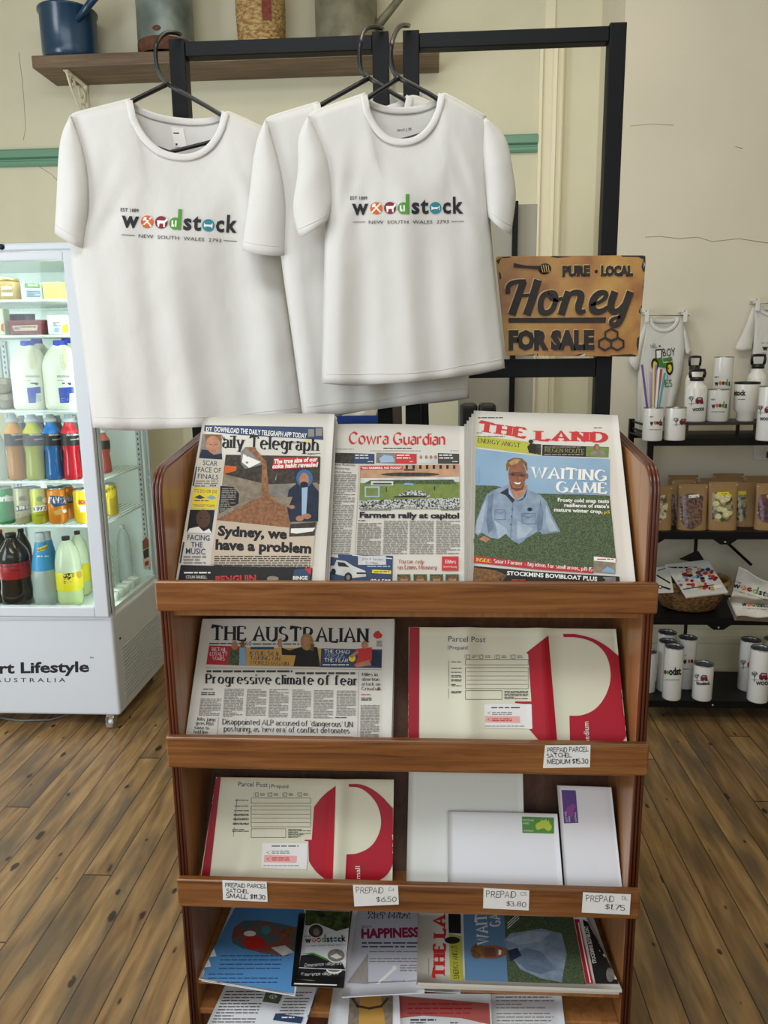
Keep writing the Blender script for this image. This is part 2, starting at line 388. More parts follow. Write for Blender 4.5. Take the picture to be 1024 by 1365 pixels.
        E(454, 33, 32, M_teal); Bx([(432, 20), (432, 44), (440, 36), (468, 36), (476, 46), (476, 18), (466, 26), (442, 26)], M_white)
        T('NEW  SOUTH  WALES  2793', 93, 526, -52, 19, K, .0)
        Ln([(5, -42), (72, -42)], 3, K); Ln([(540, -42), (608, -42)], 3, K)
INK = mat('printed_black_ink', '16161a', .7)
M_orange = mat('print_orange', 'd0601f', .7); M_maroon = mat('print_maroon', '7a1620', .7); M_green = mat('print_green', '4f8f2f', .7); M_teal = mat('print_teal', '1f7f8f', .7)
M_white = mat('print_white', 'ece9e2', .7); M_red = mat('print_red', 'c22a28', .6); M_grey = mat('print_grey_type', '8d8982', .8); M_dgrey = mat('print_dark_grey', '45433f', .8)
M_yellow = mat('print_yellow', 'e6cf2e', .6); M_blue = mat('print_blue', '24406e', .6); M_sky = mat('print_sky_blue', '7fa6c4', .7); M_skin = mat('print_skin', 'b98263', .7, noise=.25, nscale=90)
M_dark = mat('print_photo_dark', '2a2622', .7, noise=.5, nscale=60)
# ------------------------------------------------------------------ the room
def wood(name, c1, c2, c3, axis='X', scale=1.0, rough=.35, coat=.3, dark=.0):
    """varnished timber: stretched noise grain plus broad colour drift"""
    if name in MATS: return MATS[name]
    m = bpy.data.materials.new(name); MATS[name] = m; m.use_nodes = True; nt = m.node_tree; L = nt.links.new
    b = nt.nodes['Principled BSDF']; tc = nd(nt, 'ShaderNodeTexCoord'); mp = nd(nt, 'ShaderNodeMapping')
    st = {'X': (2.2, 45, 45), 'Y': (45, 2.2, 45), 'Z': (45, 45, 2.2)}[axis]
    mp.inputs['Scale'].default_value = [q*scale for q in st]; L(tc.outputs['Object'], mp.inputs[0])
    n1 = nd(nt, 'ShaderNodeTexNoise'); n1.inputs['Scale'].default_value = 1.6; n1.inputs['Detail'].default_value = 7; n1.inputs['Roughness'].default_value = .65; n1.inputs['Distortion'].default_value = .7
    L(mp.outputs[0], n1.inputs['Vector'])
    r = nd(nt, 'ShaderNodeValToRGB'); e = r.color_ramp.elements; e[0].position = .3; e[0].color = hx(c3); e[1].position = .68; e[1].color = hx(c1)
    q = e.new(.48); q.color = hx(c2); L(n1.outputs['Fac'], r.inputs[0])
    n2 = nd(nt, 'ShaderNodeTexNoise'); n2.inputs['Scale'].default_value = 3.0; L(tc.outputs['Object'], n2.inputs['Vector'])
    mx = nd(nt, 'ShaderNodeMixRGB', blend_type='MULTIPLY'); mx.inputs[0].default_value = .35
    L(r.outputs[0], mx.inputs[1]); r2 = nd(nt, 'ShaderNodeValToRGB'); r2.color_ramp.elements[0].position = .35; r2.color_ramp.elements[0].color = (.5, .42, .38, 1); r2.color_ramp.elements[1].position = .65
    L(n2.outputs['Fac'], r2.inputs[0]); L(r2.outputs[0], mx.inputs[2]); L(mx.outputs[0], b.inputs['Base Color'])
    b.inputs['Roughness'].default_value = rough; b.inputs['Coat Weight'].default_value = coat; b.inputs['Coat Roughness'].default_value = .2
    return m
def floor_mat():
    m = bpy.data.materials.new('cypress_boards'); m.use_nodes = True; nt = m.node_tree; L = nt.links.new; b = nt.nodes['Principled BSDF']
    tc = nd(nt, 'ShaderNodeTexCoord'); sp = nd(nt, 'ShaderNodeSeparateXYZ'); L(tc.outputs['Object'], sp.inputs[0])
    def M(op, a, c=None, d=None):
        n = nd(nt, 'ShaderNodeMath', operation=op)
        for i, v in enumerate((a, c, d)):
            if v is None: continue
            if isinstance(v, (int, float)): n.inputs[i].default_value = v
            else: L(v, n.inputs[i])
        return n.outputs[0]
    PW = .0885
    xs = M('DIVIDE', M('ADD', sp.outputs[0], .891), PW); ix = M('FLOOR', xs); fx = M('FRACT', xs)
    w1 = nd(nt, 'ShaderNodeTexWhiteNoise', noise_dimensions='1D'); L(ix, w1.inputs['W'])
    ys = M('ADD', M('DIVIDE', sp.outputs[1], 3.3), M('MULTIPLY', w1.outputs['Value'], 5)); iy = M('FLOOR', ys); fy = M('FRACT', ys)
    cv = nd(nt, 'ShaderNodeCombineXYZ'); L(ix, cv.inputs[0]); L(iy, cv.inputs[1])
    w2 = nd(nt, 'ShaderNodeTexWhiteNoise', noise_dimensions='3D'); L(cv.outputs[0], w2.inputs['Vector'])
    # grain
    off = nd(nt, 'ShaderNodeVectorMath', operation='MULTIPLY_ADD'); L(w2.outputs['Color'], off.inputs[0]); off.inputs[1].default_value = (7, 9, 0); L(tc.outputs['Object'], off.inputs[2])
    mp = nd(nt, 'ShaderNodeMapping'); mp.inputs['Scale'].default_value = (22, 2.6, 1); L(off.outputs[0], mp.inputs[0])
    g = nd(nt, 'ShaderNodeTexNoise'); g.inputs['Scale'].default_value = 1.5; g.inputs['Detail'].default_value = 6; g.inputs['Distortion'].default_value = .5; L(mp.outputs[0], g.inputs['Vector'])
    r = nd(nt, 'ShaderNodeValToRGB'); e = r.color_ramp.elements; e[0].position = .28; e[0].color = hx('6f5638'); e[1].position = .7; e[1].color = hx('ab8d61'); q = e.new(.5); q.color = hx('93754d'); L(g.outputs['Fac'], r.inputs[0])
    # board to board tint
    r2 = nd(nt, 'ShaderNodeValToRGB'); e = r2.color_ramp.elements; e[0].color = (.62, .56, .52, 1); e[1].color = (1.12, 1.08, 1.0, 1); L(w2.outputs['Value'], r2.inputs[0])
    mx = nd(nt, 'ShaderNodeMixRGB', blend_type='MULTIPLY'); mx.inputs[0].default_value = .8; L(r.outputs[0], mx.inputs[1]); L(r2.outputs[0], mx.inputs[2])
    # grey wear
    mp3 = nd(nt, 'ShaderNodeMapping'); mp3.inputs['Scale'].default_value = (7, 1.6, 1); L(off.outputs[0], mp3.inputs[0])
    g3 = nd(nt, 'ShaderNodeTexNoise'); g3.inputs['Scale'].default_value = 1.6; g3.inputs['Detail'].default_value = 5; L(mp3.outputs[0], g3.inputs['Vector'])
    r3 = nd(nt, 'ShaderNodeValToRGB'); r3.color_ramp.elements[0].position = .47; r3.color_ramp.elements[0].color = (0, 0, 0, 1); r3.color_ramp.elements[1].position = .66; L(g3.outputs['Fac'], r3.inputs[0])
    mw = nd(nt, 'ShaderNodeMixRGB'); L(M('MULTIPLY', r3.outputs[0], .8), mw.inputs[0]); L(mx.outputs[0], mw.inputs[1]); mw.inputs[2].default_value = hx('5a4d3d')
    # knots
    mp4 = nd(nt, 'ShaderNodeMapping'); mp4.inputs['Scale'].default_value = (10.5, 4.6, 1); L(off.outputs[0], mp4.inputs[0])
    vo = nd(nt, 'ShaderNodeTexVoronoi', feature='F1', voronoi_dimensions='2D'); vo.inputs['Scale'].default_value = 1.0; vo.inputs['Randomness'].default_value = .9; L(mp4.outputs[0], vo.inputs['Vector'])
    nz = nd(nt, 'ShaderNodeTexNoise'); nz.inputs['Scale'].default_value = 26; L(tc.outputs['Object'], nz.inputs['Vector'])
    ds = M('ADD', vo.outputs['Distance'], M('MULTIPLY', M('SUBTRACT', nz.outputs['Fac'], .5), .22))
    sc = nd(nt, 'ShaderNodeSeparateColor'); L(vo.outputs['Color'], sc.inputs[0])
    size = M('MULTIPLY', M('SUBTRACT', sc.outputs[0], .55), .25)
    kn = nd(nt, 'ShaderNodeMapRange', interpolation_type='SMOOTHSTEP'); L(M('SUBTRACT', size, ds), kn.inputs[0]); kn.inputs[1].default_value = -.035; kn.inputs[2].default_value = .025
    mk = nd(nt, 'ShaderNodeMixRGB'); L(M('MULTIPLY', kn.outputs[0], .93), mk.inputs[0]); L(mw.outputs[0], mk.inputs[1]); mk.inputs[2].default_value = hx('261b13')
    # gaps between boards and butt joints
    ga = M('MAXIMUM', M('LESS_THAN', fx, .036), M('LESS_THAN', fy, .0016))
    mg = nd(nt, 'ShaderNodeMixRGB'); L(M('MULTIPLY', ga, .9), mg.inputs[0]); L(mk.outputs[0], mg.inputs[1]); mg.inputs[2].default_value = hx('1f150d')
    L(mg.outputs[0], b.inputs['Base Color'])
    bp = nd(nt, 'ShaderNodeBump'); bp.inputs['Strength'].default_value = .5; bp.inputs['Distance'].default_value = .003; L(M('SUBTRACT', 1, ga), bp.inputs['Height']); L(bp.outputs[0], b.inputs['Normal'])
    b.inputs['Roughness'].default_value = .42; b.inputs['Specular IOR Level'].default_value = .4
    return m
YB, YR = 3.98, 3.52           # recessed wall behind the racks and fridge / wall behind the gift shelves
XL, XR, YN, ZC = -3.3, 3.3, -2.6, 3.75
XC = at(830, 100, Y=YR).x
WALLW = mat('cream_wall_paint', 'ded8bc', .75, noise=.06, nscale=3, bump=.12, bscale=9)
WALLR = mat('beige_wall_paint', 'dcd4c0', .75, noise=.08, nscale=2.2, bump=.15, bscale=8, contrast=(.3, .7))
TRIMC = mat('cream_gloss_paint', 'e8e0c2', .4)
FL = floor_mat()
struct(MB().box((XL, YN, -.06), (XR, YB+.1, 0), FL).build('floor'))
struct(MB().box((XL, YN, ZC), (XR, YB+.1, ZC+.08), mat('ceiling_white', 'c9c5ba', .8)).build('ceiling'))
struct(MB().box((XL, YB, 0), (XC+.1, YB+.1, ZC), WALLW).build('wall_back'))
struct(MB().box((XC, YR, 0), (XR, YB+.1, ZC), WALLR).build('wall_chimney'))
struct(MB().box((XR, YN, 0), (XR+.1, YB, ZC), WALLW).build('wall_right'))
wl = MB()
for a in (((XL-.1, YN, 0), (XL, .1, ZC)), ((XL-.1, 1.7, 0), (XL, YB, ZC)), ((XL-.1, .1, 2.7), (XL, 1.7, ZC))): wl.box(*a, WALLW)
struct(wl.build('wall_left'))
wf = MB()
for a in (((XL, YN-.1, 0), (-2.95, YN, ZC)), ((1.75, YN-.1, 0), (XR, YN, ZC)), ((-2.95, YN-.1, 0), (1.75, YN, .65)), ((-2.95, YN-.1, 3.15), (1.75, YN, ZC))): wf.box(*a, WALLW)
struct(wf.build('wall_front'))
# picture rail (green, profiled) stops at the moulded post
GREEN = mat('sage_green_paint', '6f9c82', .45)
zr1, zr0 = at(300, 190, Y=YB-.03).z, at(300, 213, Y=YB-.03).z
xr = at(718, 195, Y=YB-.03).x
rl = MB(); hh = zr1-zr0
prof = [(0, 0), (.016, 0), (.022, .12*hh), (.022, .26*hh), (.012, .32*hh), (.012, .42*hh), (.03, .5*hh), (.03, .9*hh), (.022, hh), (0, hh)]
rl.prism([(XL, YB-d, zr0+z) for d, z in prof], (xr-XL, 0, 0), GREEN); struct(rl.build('trim_1'))
# moulded vertical strip
x0, x1 = at(716, 250, Y=YB-.03).x, at(748, 250, Y=YB-.03).x; ww = x1-x0
vm = MB(); zt = at(730, 52, Y=YB-.03).z
pr = [(0, 0), (.0, .028), (.12, .032), (.2, .02), (.5, .02), (.56, .034), (.7, .038), (.76, .024), (.88, .024), (.94, .034), (1, .03), (1, 0)]
vm.prism([(x0+u*ww, YB-d, 0) for u, d in pr], (0, 0, zt), TRIMC); struct(vm.build('trim_2'))
vm = MB(); vm.prism([(x0+.2*ww, YB, zt), (x0+.2*ww, YB-.008, zt), (x0+.6*ww, YB-.008, zt), (x0+.6*ww, YB, zt)], (0, 0, ZC-zt), TRIMC); struct(vm.build('trim_3'))
# skirting boards
sk = [(0, 0), (.022, 0), (.022, .2), (.03, .205), (.03, .225), (.018, .235), (.018, .25), (.01, .262), (0, .262)]
zs = at(960, 838, Y=YR).z/.262
struct(MB().prism([(XC, YR-d, z*zs) for d, z in sk], (XR-XC, 0, 0), TRIMC).build('baseboard_right'))
struct(MB().prism([(XL, YB-d, z*.8) for d, z in sk], (x0-XL, 0, 0), TRIMC).build('baseboard_back'))
# hairline cracks in the plaster of the right wall
ck = MB()
CRK = mat('plaster_crack', 'ab9f86', .9)
def crack(pts, yy, r=.0014):
    ck.tube([at(px, py, Y=yy-.0005) for px, py in pts], r, CRK, 4)
crack([(860, 316), (880, 315), (905, 318), (930, 316), (950, 322), (985, 318), (1024, 324)], YR); crack([(840, 168), (870, 165), (898, 167)], YR, .001); crack([(980, 195), (990, 198)], YR)
struct(ck.build('trim_4'))
ck = MB(); crack([(25, 70), (30, 110), (33, 150), (34, 172), (31, 187)], YB, .0012); crack([(52, 222), (68, 232), (76, 240)], YB, .0012); struct(ck.build('trim_5'))

# ------------------------------------------------------------------ wooden display stand
YF = 1.45; SX0, SX1 = -.544, .439; ST = .021
LIPW = wood('oak_lip', '98663a', '835026', '5a3318', 'X', 1.0, .32)
LIPE = wood('lip_worn_edge', 'a98058', '97693f', '7a4f2d', 'X', 1.4, .5)
SIDEW = wood('side_panel_veneer', 'b07c48', 'a36e3e', '8d5a30', 'Z', .6, .38)
BACKW = wood('stand_back_board', '704725', '603a1d', '4a2c15', 'Z', .6, .6, 0)
EDGEW = wood('dark_red_edging', '6b3520', '5a2a18', '43200f', 'Z', .8, .3)
stand = thing('newspaper_stand', 'brown wooden tiered newspaper stand with slanted shelves and price tags on its lips', 'display stand', ((SX0+SX1)/2, YF+.17, 0))
YBK = YF+.40
for sx, nm in ((SX0, 1), (SX1, -1)):
    mb = MB(); xa, xb = (sx, sx+ST) if nm == 1 else (sx-ST, sx)
    zt = 1.372; r = .055
    pts = [(YBK, 0), (YF+.014, 0), (YF+.014, zt-.03-r)]
    pts += [(YF+.014+r-r*math.cos(a), zt-.03-r+r*math.sin(a)) for a in [math.radians(k) for k in (15, 30, 45, 60, 75, 88)]]
    pts += [(YBK, zt+.012)]
    mb.prism([(xa, y, z) for y, z in pts], (xb-xa, 0, 0), SIDEW); o = mb.build('side_panel', stand, bevel=.0015)
    e = MB()                                                        # reeded edging: three rounded beads down the front and over the corner
    path = [(YF+.012, 0), (YF+.012, zt-.03-r)]+[(YF+.012+r-r*math.cos(a), zt-.028-r+r*math.sin(a)) for a in [math.radians(k) for k in (15, 30, 45, 60, 75, 88)]]+[(YBK-.002, zt+.014)]
    for k in range(3):
        xx = xa+ST*(k+.5)/3; e.tube([(xx, y, z) for y, z in path], ST/6*1.02, EDGEW, 8)
    e.build('edge_moulding', o)
LZ = [(1.059, 1.121), (.717, .786), (.387, .4535)]
BA = math.radians(33)
for (z0, z1) in LZ:
    mb = MB(); mb.box((SX0-.002, YF-.006, z0), (SX1+.002, YF+.012, z1), LIPW); o = mb.build('lip_board', stand, bevel=.004)
    e = MB(); e.tube([(SX0, YF-.0045, z1-.0012), (SX1, YF-.0045, z1-.0012)], .0022, LIPE, 6); e.build('worn_edge', o)
    mb = MB(); mb.box((SX0+ST, YF+.012, z0+.004), (SX1-ST, YF+.11, z0+.02), SIDEW); mb.build('shelf_board', stand)
    zb = z0+.02; yb = YF+.105; ztop = zb+.292 if z1 > 1 else zb+.285
    mb = MB(); dy = (ztop-zb)*math.tan(BA)
    mb.prism([(SX0+ST, yb, zb), (SX0+ST, yb+.012, zb), (SX0+ST, yb+.012+dy, ztop), (SX0+ST, yb+dy, ztop)], (SX1-SX0-2*ST, 0, 0), BACKW); mb.build('sloping_back', stand)
    mb = MB(); mb.box((SX0+ST, YF+.03, z0-.02), (SX1-ST, YF+.05, z0+.004), SIDEW); mb.build('rail', stand)
mb = MB(); mb.box((SX0+ST, YBK-.014, 0), (SX1-ST, YBK, 1.2), BACKW); mb.build('back_board', stand)
ZS1 = .185; ZS2 = at(560, 1372, Y=YF+.02).z-.01
mb = MB(); mb.box((SX0+ST, YF+.02, ZS1-.016), (SX1-ST, YBK-.014, ZS1), SIDEW); mb.build('shelf_board', stand, bevel=.002)
mb = MB(); mb.box((SX0+ST, YF+.02, .09), (SX1-ST, YBK-.014, .105), SIDEW); mb.build('shelf_board', stand, bevel=.002)
mb = MB(); mb.box((SX0+ST, YF+.03, 0), (SX1-ST, YF+.05, .09), EDGEW); mb.build('plinth', stand)
# price tags, hand lettered, stuck on the lips
PAPER = mat('tag_paper', 'efeeec', .55, noise=.05, nscale=40)
HANDINK = mat('marker_ink', '101012', .6)
def price_tag(corners, crop, lines, style='hand', wd=None):
    base = MB(); yp = YF-.0068
    P = [at(x, y, Y=yp) for x, y in corners]
    base.prism(P, (0, -.0008, 0), PAPER)
    o = base.build('price_tag', stand)
    D = Decal(base, crop, eps=.0003)
    for (t, x0, y0, x1, y1, h) in lines: D.text(t, (x0, y0), (x1, y1), h, HANDINK, style)
    D.flush('handwriting', o)
c8 = (230, 1010, 3.2); c7 = (520, 800, 2.844); c9 = (520, 1010, 2.844)
def cc(crop, pts): return [(crop[0]+x/crop[2], crop[1]+y/crop[2]) for x, y in pts]
price_tag(cc(c7, [(588, 550), (760, 549), (758, 633), (580, 636)]), c7, [('PREPAID PARCEL', 596, 577, 752, 573, 17), ('SATCHEL', 594, 597, 688, 594, 15), ('MEDIUM $15.30', 596, 621, 752, 618, 17)], 'fathand')
price_tag(cc(c8, [(213, 522), (402, 529), (406, 614), (216, 606)]), c8, [('PREPAID PARCEL', 224, 551, 400, 557, 17), ('SATCHEL', 230, 574, 325, 578, 16), ('SMALL $11.30', 228, 597, 396, 604, 18)], 'fathand')
price_tag(cc(c8, [(770, 543), (962, 545), (966, 625), (776, 634)]), c8, [('PREPAID', 782, 577, 900, 577, 24), ('C4', 922, 569, 946, 568, 14), ('$6.50', 870, 615, 956, 613, 20)])
price_tag(cc(c9, [(355, 494), (528, 503), (526, 578), (353, 570)]), c9, [('PREPAID', 364, 529, 478, 530, 23), ('C5', 494, 521, 517, 522, 12), ('$3.80', 440, 561, 516, 565, 18)])
price_tag(cc(c9, [(732, 510), (913, 518), (908, 595), (727, 586)]), c9, [('PREPAID', 742, 544, 850, 546, 22), ('DL', 878, 538, 901, 540, 13), ('$1.75', 815, 574, 891, 579, 19)])
# ------------------------------------------------------------------ papers, satchels and envelopes on the stand
NEWS = mat('newsprint', 'd9d3c8', .85, noise=.05, nscale=8)
NEWSE = mat('newsprint_edges', 'd5d2cb', .9, noise=.12, nscale=400, stretch=(1, 1, 1))
ZFL = {1.122: 1.0795, .786: .7375, .453: .4075}
def plane33(z1, y=1.512, ang=33.0):
    a = math.radians(ang); return Vector((0, y, z1)), Vector((0, -math.cos(a), math.sin(a))), Vector((0, -math.sin(a), -math.cos(a))), ZFL[z1]
def sheet(corners, pl, ext=None, th=.004, curl=lambda s, t: 0, m=NEWS, me=None, nx=18, ny=14, off=0.0):
    """thin slab of paper through four measured corners (TL, TR, BR, BL) lying in a leaning plane"""
    P0, n, dn, zf = pl; pl = pl[:3]
    P0 = P0+n*off; off = 0.0
    q = [onplane(x, y, P0, n) for x, y in corners]
    def pt(s, t, o):
        p = (q[0]*(1-s)+q[1]*s)*(1-t)+(q[3]*(1-s)+q[2]*s)*t
        if t > .999:
            d = ((q[3]-q[0])*(1-s)+(q[2]-q[1])*s).normalized(); c = curl(s, 1)*.4
            p = p+d*((zf+.0025+th*n.z-(p.z+n.z*(c+off)))/d.z); return p+n*(c+o+off)
        return p+n*(curl(s, t)+o+off)
    def tt(v): return v/(1-1/ny) if v < 1-1e-6-1/ny else (1.0 if v > 1-1e-6 else .9989)
    mb = MB()
    mb.grid(lambda u, v: pt(u, tt(v), 0), nx, ny, m)
    k = (nx+1)*(ny+1)
    mb.grid(lambda u, v: pt(u, tt(v), -th), nx, ny, m)
    W = nx+1; f = []
    ring = [i for i in range(W)]+[j*W+nx for j in range(1, ny+1)]+[ny*W+i for i in range(nx-1, -1, -1)]+[j*W for j in range(ny-1, 0, -1)]
    for a, b in zip(ring, ring[1:]+ring[:1]): f.append((a, b, k+b, k+a))
    e = me or m
    if e not in mb.mats: mb.mats.append(e)
    for q4 in f: mb.f.append(q4); mb.mi.append(mb.mats.index(e)); mb.sm.append(False)
    return mb
def paper(name, label, cat, corners, pl, part='pages', group=None, **k):
    mb = sheet(corners, pl, **k)
    bx = [min(p[i] for p in mb.v) for i in range(3)]; tx = [max(p[i] for p in mb.v) for i in range(3)]
    r = thing(name, label, cat, ((bx[0]+tx[0])/2, (bx[1]+tx[1])/2, bx[2]), group)
    mb.build(part, r)
    return r, mb
D_dirt = mat('print_dirt_pile', 'a2714e', .75, noise=.45, nscale=160); D_field = mat('print_crop_field', '5a6b48', .75, noise=.6, nscale=330, contrast=(.4, .6)); D_hedge = mat('print_dark_hedge', '4a4238', .75, noise=.6, nscale=120)
D_shirt = mat('print_work_shirt', '8fa0b4', .75, noise=.3, nscale=45); D_hood = mat('print_navy_hoodie', '232d44', .75, noise=.35, nscale=60); D_metal = mat('print_steel', '8c8781', .7, noise=.35, nscale=50)
D_crowd = mat('print_crowd', 'c9c9c4', .75, col2='2f332f', nscale=260, contrast=(.42, .56)); D_grass = mat('print_grass', '7d8e46', .75, noise=.25, nscale=60); D_pink = mat('print_pink_panel', 'e8b3a6', .7)
D_hair = mat('print_hair', '8a6236', .75, noise=.5, nscale=160); D_black = mat('print_black_panel', '1c1a1a', .7, noise=.3, nscale=60); D_lblue = mat('print_pale_blue', '9fb6cf', .7); D_tan = mat('print_concrete', '9a8c78', .75, noise=.35, nscale=70)
D_paper2 = mat('print_warm_panel', 'c9b8a4', .8); D_white = mat('print_shirt_white', 'd9d9d6', .7, noise=.25, nscale=40); D_lime = mat('print_lime_band', 'b3b13c', .7); D_navy = mat('print_navy_band', '2c4163', .65); D_dskin = mat('print_dark_skin', '5a3d30', .7, noise=.25, nscale=90)
D_gold = mat('print_gold_panel', 'c79a4a', .7); D_crimson = mat('print_crimson', 'b3202c', .6); D_track = mat('print_terracotta', 'c79a78', .7, noise=.2, nscale=60)
# --- top shelf, left: tabloid with the dirt pile picture
pl1 = plane33(1.122)
cDT = (190, 540, 3.793)
curlDT = lambda s, t: (.009*math.sin(PI*s*1.1)+.003*s)*(1-.35*t)
dt_c = [(271, 557), (446, 552), (433, 775), (234, 775)]
for k, (dx, lab) in enumerate([(5, 'folded newspaper tucked directly behind the dirt pile tabloid'), (8, 'rearmost of the three papers leaning at the left of the top shelf')]):
    paper('newspaper', lab, 'newspaper', [(271+dx, 559), (441+dx, 556), (431+dx, 775), (238, 775)], pl1, curl=curlDT, th=.005, off=-.0085*(k+1), me=NEWSE, group='papers stacked on the stand')
r, mb = paper('newspaper', 'tabloid with a blue banner and a brown dirt pile picture, left on the top shelf', 'newspaper', dt_c, pl1, curl=curlDT, th=.006, me=NEWSE, group='papers stacked on the stand')
D = Decal(mb, cDT)
D.poly([(314, 102), (912, 112), (915, 176), (500, 152), (312, 132)], D_navy)
D.text('DT', (322, 131), (352, 132), 20, M_white, bold=.02); D.text('DOWNLOAD THE DAILY TELEGRAPH APP TODAY', (364, 134), (830, 168), 26, M_white, bold=.02)
D.rect(838, 122, 868, 160, M_grey); D.rect(876, 118, 908, 156, M_grey)
D.text('The', (390, 170), (417, 175), 18, INK, 'serif'); D.text('aily Telegraph', (402, 215), (896, 232), 62, INK, 'bserif'); 
D.text("We're for you", (686, 196), (820, 194), 14, INK, 'hand'); D.ell(832, 182, 8, 10, M_yellow)
D.column(835, 244, 900, 250, M_dgrey, 5); D.flush('masthead', r)
D.poly([(304, 146), (400, 150), (402, 276), (286, 268)], D_metal); D.poly([(314, 148), (400, 152), (398, 180), (322, 190)], D_hair); D.ell(357, 205, 37, 50, M_skin); D.poly([(300, 225), (330, 228), (360, 252), (402, 245), (404, 276), (286, 268)], D_hood); D.ell(344, 200, 6, 3, D_hair); D.ell(374, 200, 6, 3, D_hair); D.line([(350, 232), (372, 232)], 3, D_hair)
D.poly([(284, 275), (416, 280), (392, 416), (254, 408)], mat('print_beige_panel', 'cfc9b4', .8))
D.text('SCAR', (306, 304), (380, 309), 26, D_navy, bold=.01); D.text('FACE OF', (282, 338), (397, 344), 26, D_navy, bold=.01); D.text('FINALS', (280, 372), (384, 378), 26, D_navy, bold=.01)
D.column(270, 382, 385, 412, M_grey, 12, sh=-6); D.text('P04', (342, 412), (374, 413), 10, INK, bold=.02)
D.poly([(258, 418), (390, 424), (374, 528), (244, 522)], M_yellow); D.text("IT'S DO OR DIE", (262, 442), (378, 447), 17, D_navy); D.poly([(262, 468), (290, 455), (318, 470), (292, 476)], D_navy); D.poly([(322, 470), (350, 456), (376, 472), (350, 478)], M_sky); D.text('TONIGHT 7.50PM', (256, 515), (366, 518), 14, D_navy)
D.column(262, 482, 370, 490, D_navy, 8)
D.poly([(242, 530), (366, 532), (350, 650), (226, 645)], D_black); D.ell(308, 575, 36, 46, D_dskin); D.poly([(240, 625), (285, 615), (310, 640), (338, 625), (352, 650), (228, 645)], M_white); D.ell(296, 572, 6, 3, INK); D.ell(328, 572, 5, 3, INK)
D.text('FACING', (228, 682), (340, 686), 28, D_navy, bold=.01); D.text('THE', (246, 718), (304, 720), 26, D_navy, bold=.01); D.text('MUSIC', (220, 752), (318, 756), 30, D_navy, bold=.01); D.column(208, 764, 322, 800, M_grey, 15)
D.poly([(272, 312), (278, 312), (262, 408), (254, 408)], M_dgrey); D.poly([(206, 694), (214, 694), (196, 800), (188, 800)], M_dgrey)
D.line([(398, 425), (350, 800)], 2, M_dgrey); D.flush('side_column', r)
D.poly([(422, 252), (898, 260), (886, 580), (872, 660), (744, 668), (745, 614), (382, 578)], D_tan); D.poly([(422, 252), (900, 262), (895, 400), (640, 405), (412, 350)], D_hedge)
D.poly([(412, 380), (520, 385), (580, 470), (480, 520), (394, 556)], D_tan); D.poly([(640, 405), (780, 400), (775, 470), (640, 470)], D_metal); D.line([(600, 408), (880, 398)], 9, D_tan)
D.poly([(395, 410), (462, 415), (490, 450), (486, 500), (388, 552)], D_black); D.column(404, 422, 478, 550, M_grey, 9, sh=-14)
D.poly([(418, 306), (478, 312), (474, 334), (414, 350)], M_orange)
D.poly([(380, 578), (560, 480), (640, 455), (700, 470), (752, 560), (745, 620), (382, 612)], D_dirt); D.poly([(606, 290), (626, 280), (642, 470), (600, 480)], D_dirt)
D.poly([(498, 240), (520, 214), (566, 214), (622, 286), (600, 305), (520, 325), (500, 300)], D_metal); D.poly([(520, 214), (566, 216), (624, 284), (610, 300)], D_dirt); D.poly([(510, 250), (600, 290), (540, 320), (504, 290)], M_white); D.poly([(470, 350), (520, 325), (600, 306), (605, 318), (500, 372)], D_hedge)
D.poly([(768, 350), (790, 325), (830, 322), (858, 345), (860, 400), (892, 440), (888, 590), (745, 592), (728, 500), (740, 430), (778, 400)], D_hood); D.ell(820, 372, 42, 46, mat('print_blue_hood', '3f6491', .7)); D.ell(818, 380, 24, 36, M_skin); D.ell(818, 404, 20, 16, INK); D.poly([(806, 420), (836, 416), (828, 556), (806, 560)], D_lblue)
D.ell(756, 517, 15, 10, M_skin); D.ell(796, 575, 20, 14, M_skin); D.ell(830, 564, 24, 14, M_skin); D.poly([(640, 470), (760, 466), (740, 520), (660, 480)], D_tan)
D.poly([(668, 268), (888, 266), (886, 318), (656, 326)], M_red); D.text('The true size of our', (664, 298), (884, 286), 22, M_white, bold=.04, slant=.2); D.text('coke habit revealed', (656, 322), (886, 312), 22, M_white, bold=.04, slant=.2)
D.poly([(748, 604), (876, 594), (870, 664), (742, 670)], D_hedge); D.poly([(752, 626), (874, 622), (862, 640), (780, 652), (750, 648)], M_white); D.flush('cover_photo', r)
D.poly([(378, 584), (744, 622), (742, 668), (872, 662), (860, 818), (344, 806), (352, 744)], D_paper2)
D.text('Sydney, we', (382, 660), (732, 678), 50, INK, bold=.05, big=True); D.text('have a problem', (370, 730), (854, 750), 50, INK, bold=.05, big=True)
D.column(366, 764, 852, 820, M_dgrey, 11, sh=-4); D.flush('headline', r)
D.poly([(196, 810), (860, 825), (856, 890), (560, 905), (180, 900)], D_black); D.column(212, 846, 346, 858, M_white, 12); D.text('COLIN FARRELL', (222, 878), (328, 880), 16, M_white); D.text('PENGUIN', (372, 900), (576, 892), 34, M_red, bold=.03); D.poly([(770, 832), (850, 826), (846, 890), (756, 892)], D_navy); D.poly([(820, 828), (856, 826), (850, 860)], M_red); D.text('BINGE', (762, 884), (836, 884), 18, M_white, bold=.03); D.ell(660, 880, 30, 14, D_tan)
D.flush('bottom_advertisement', r)
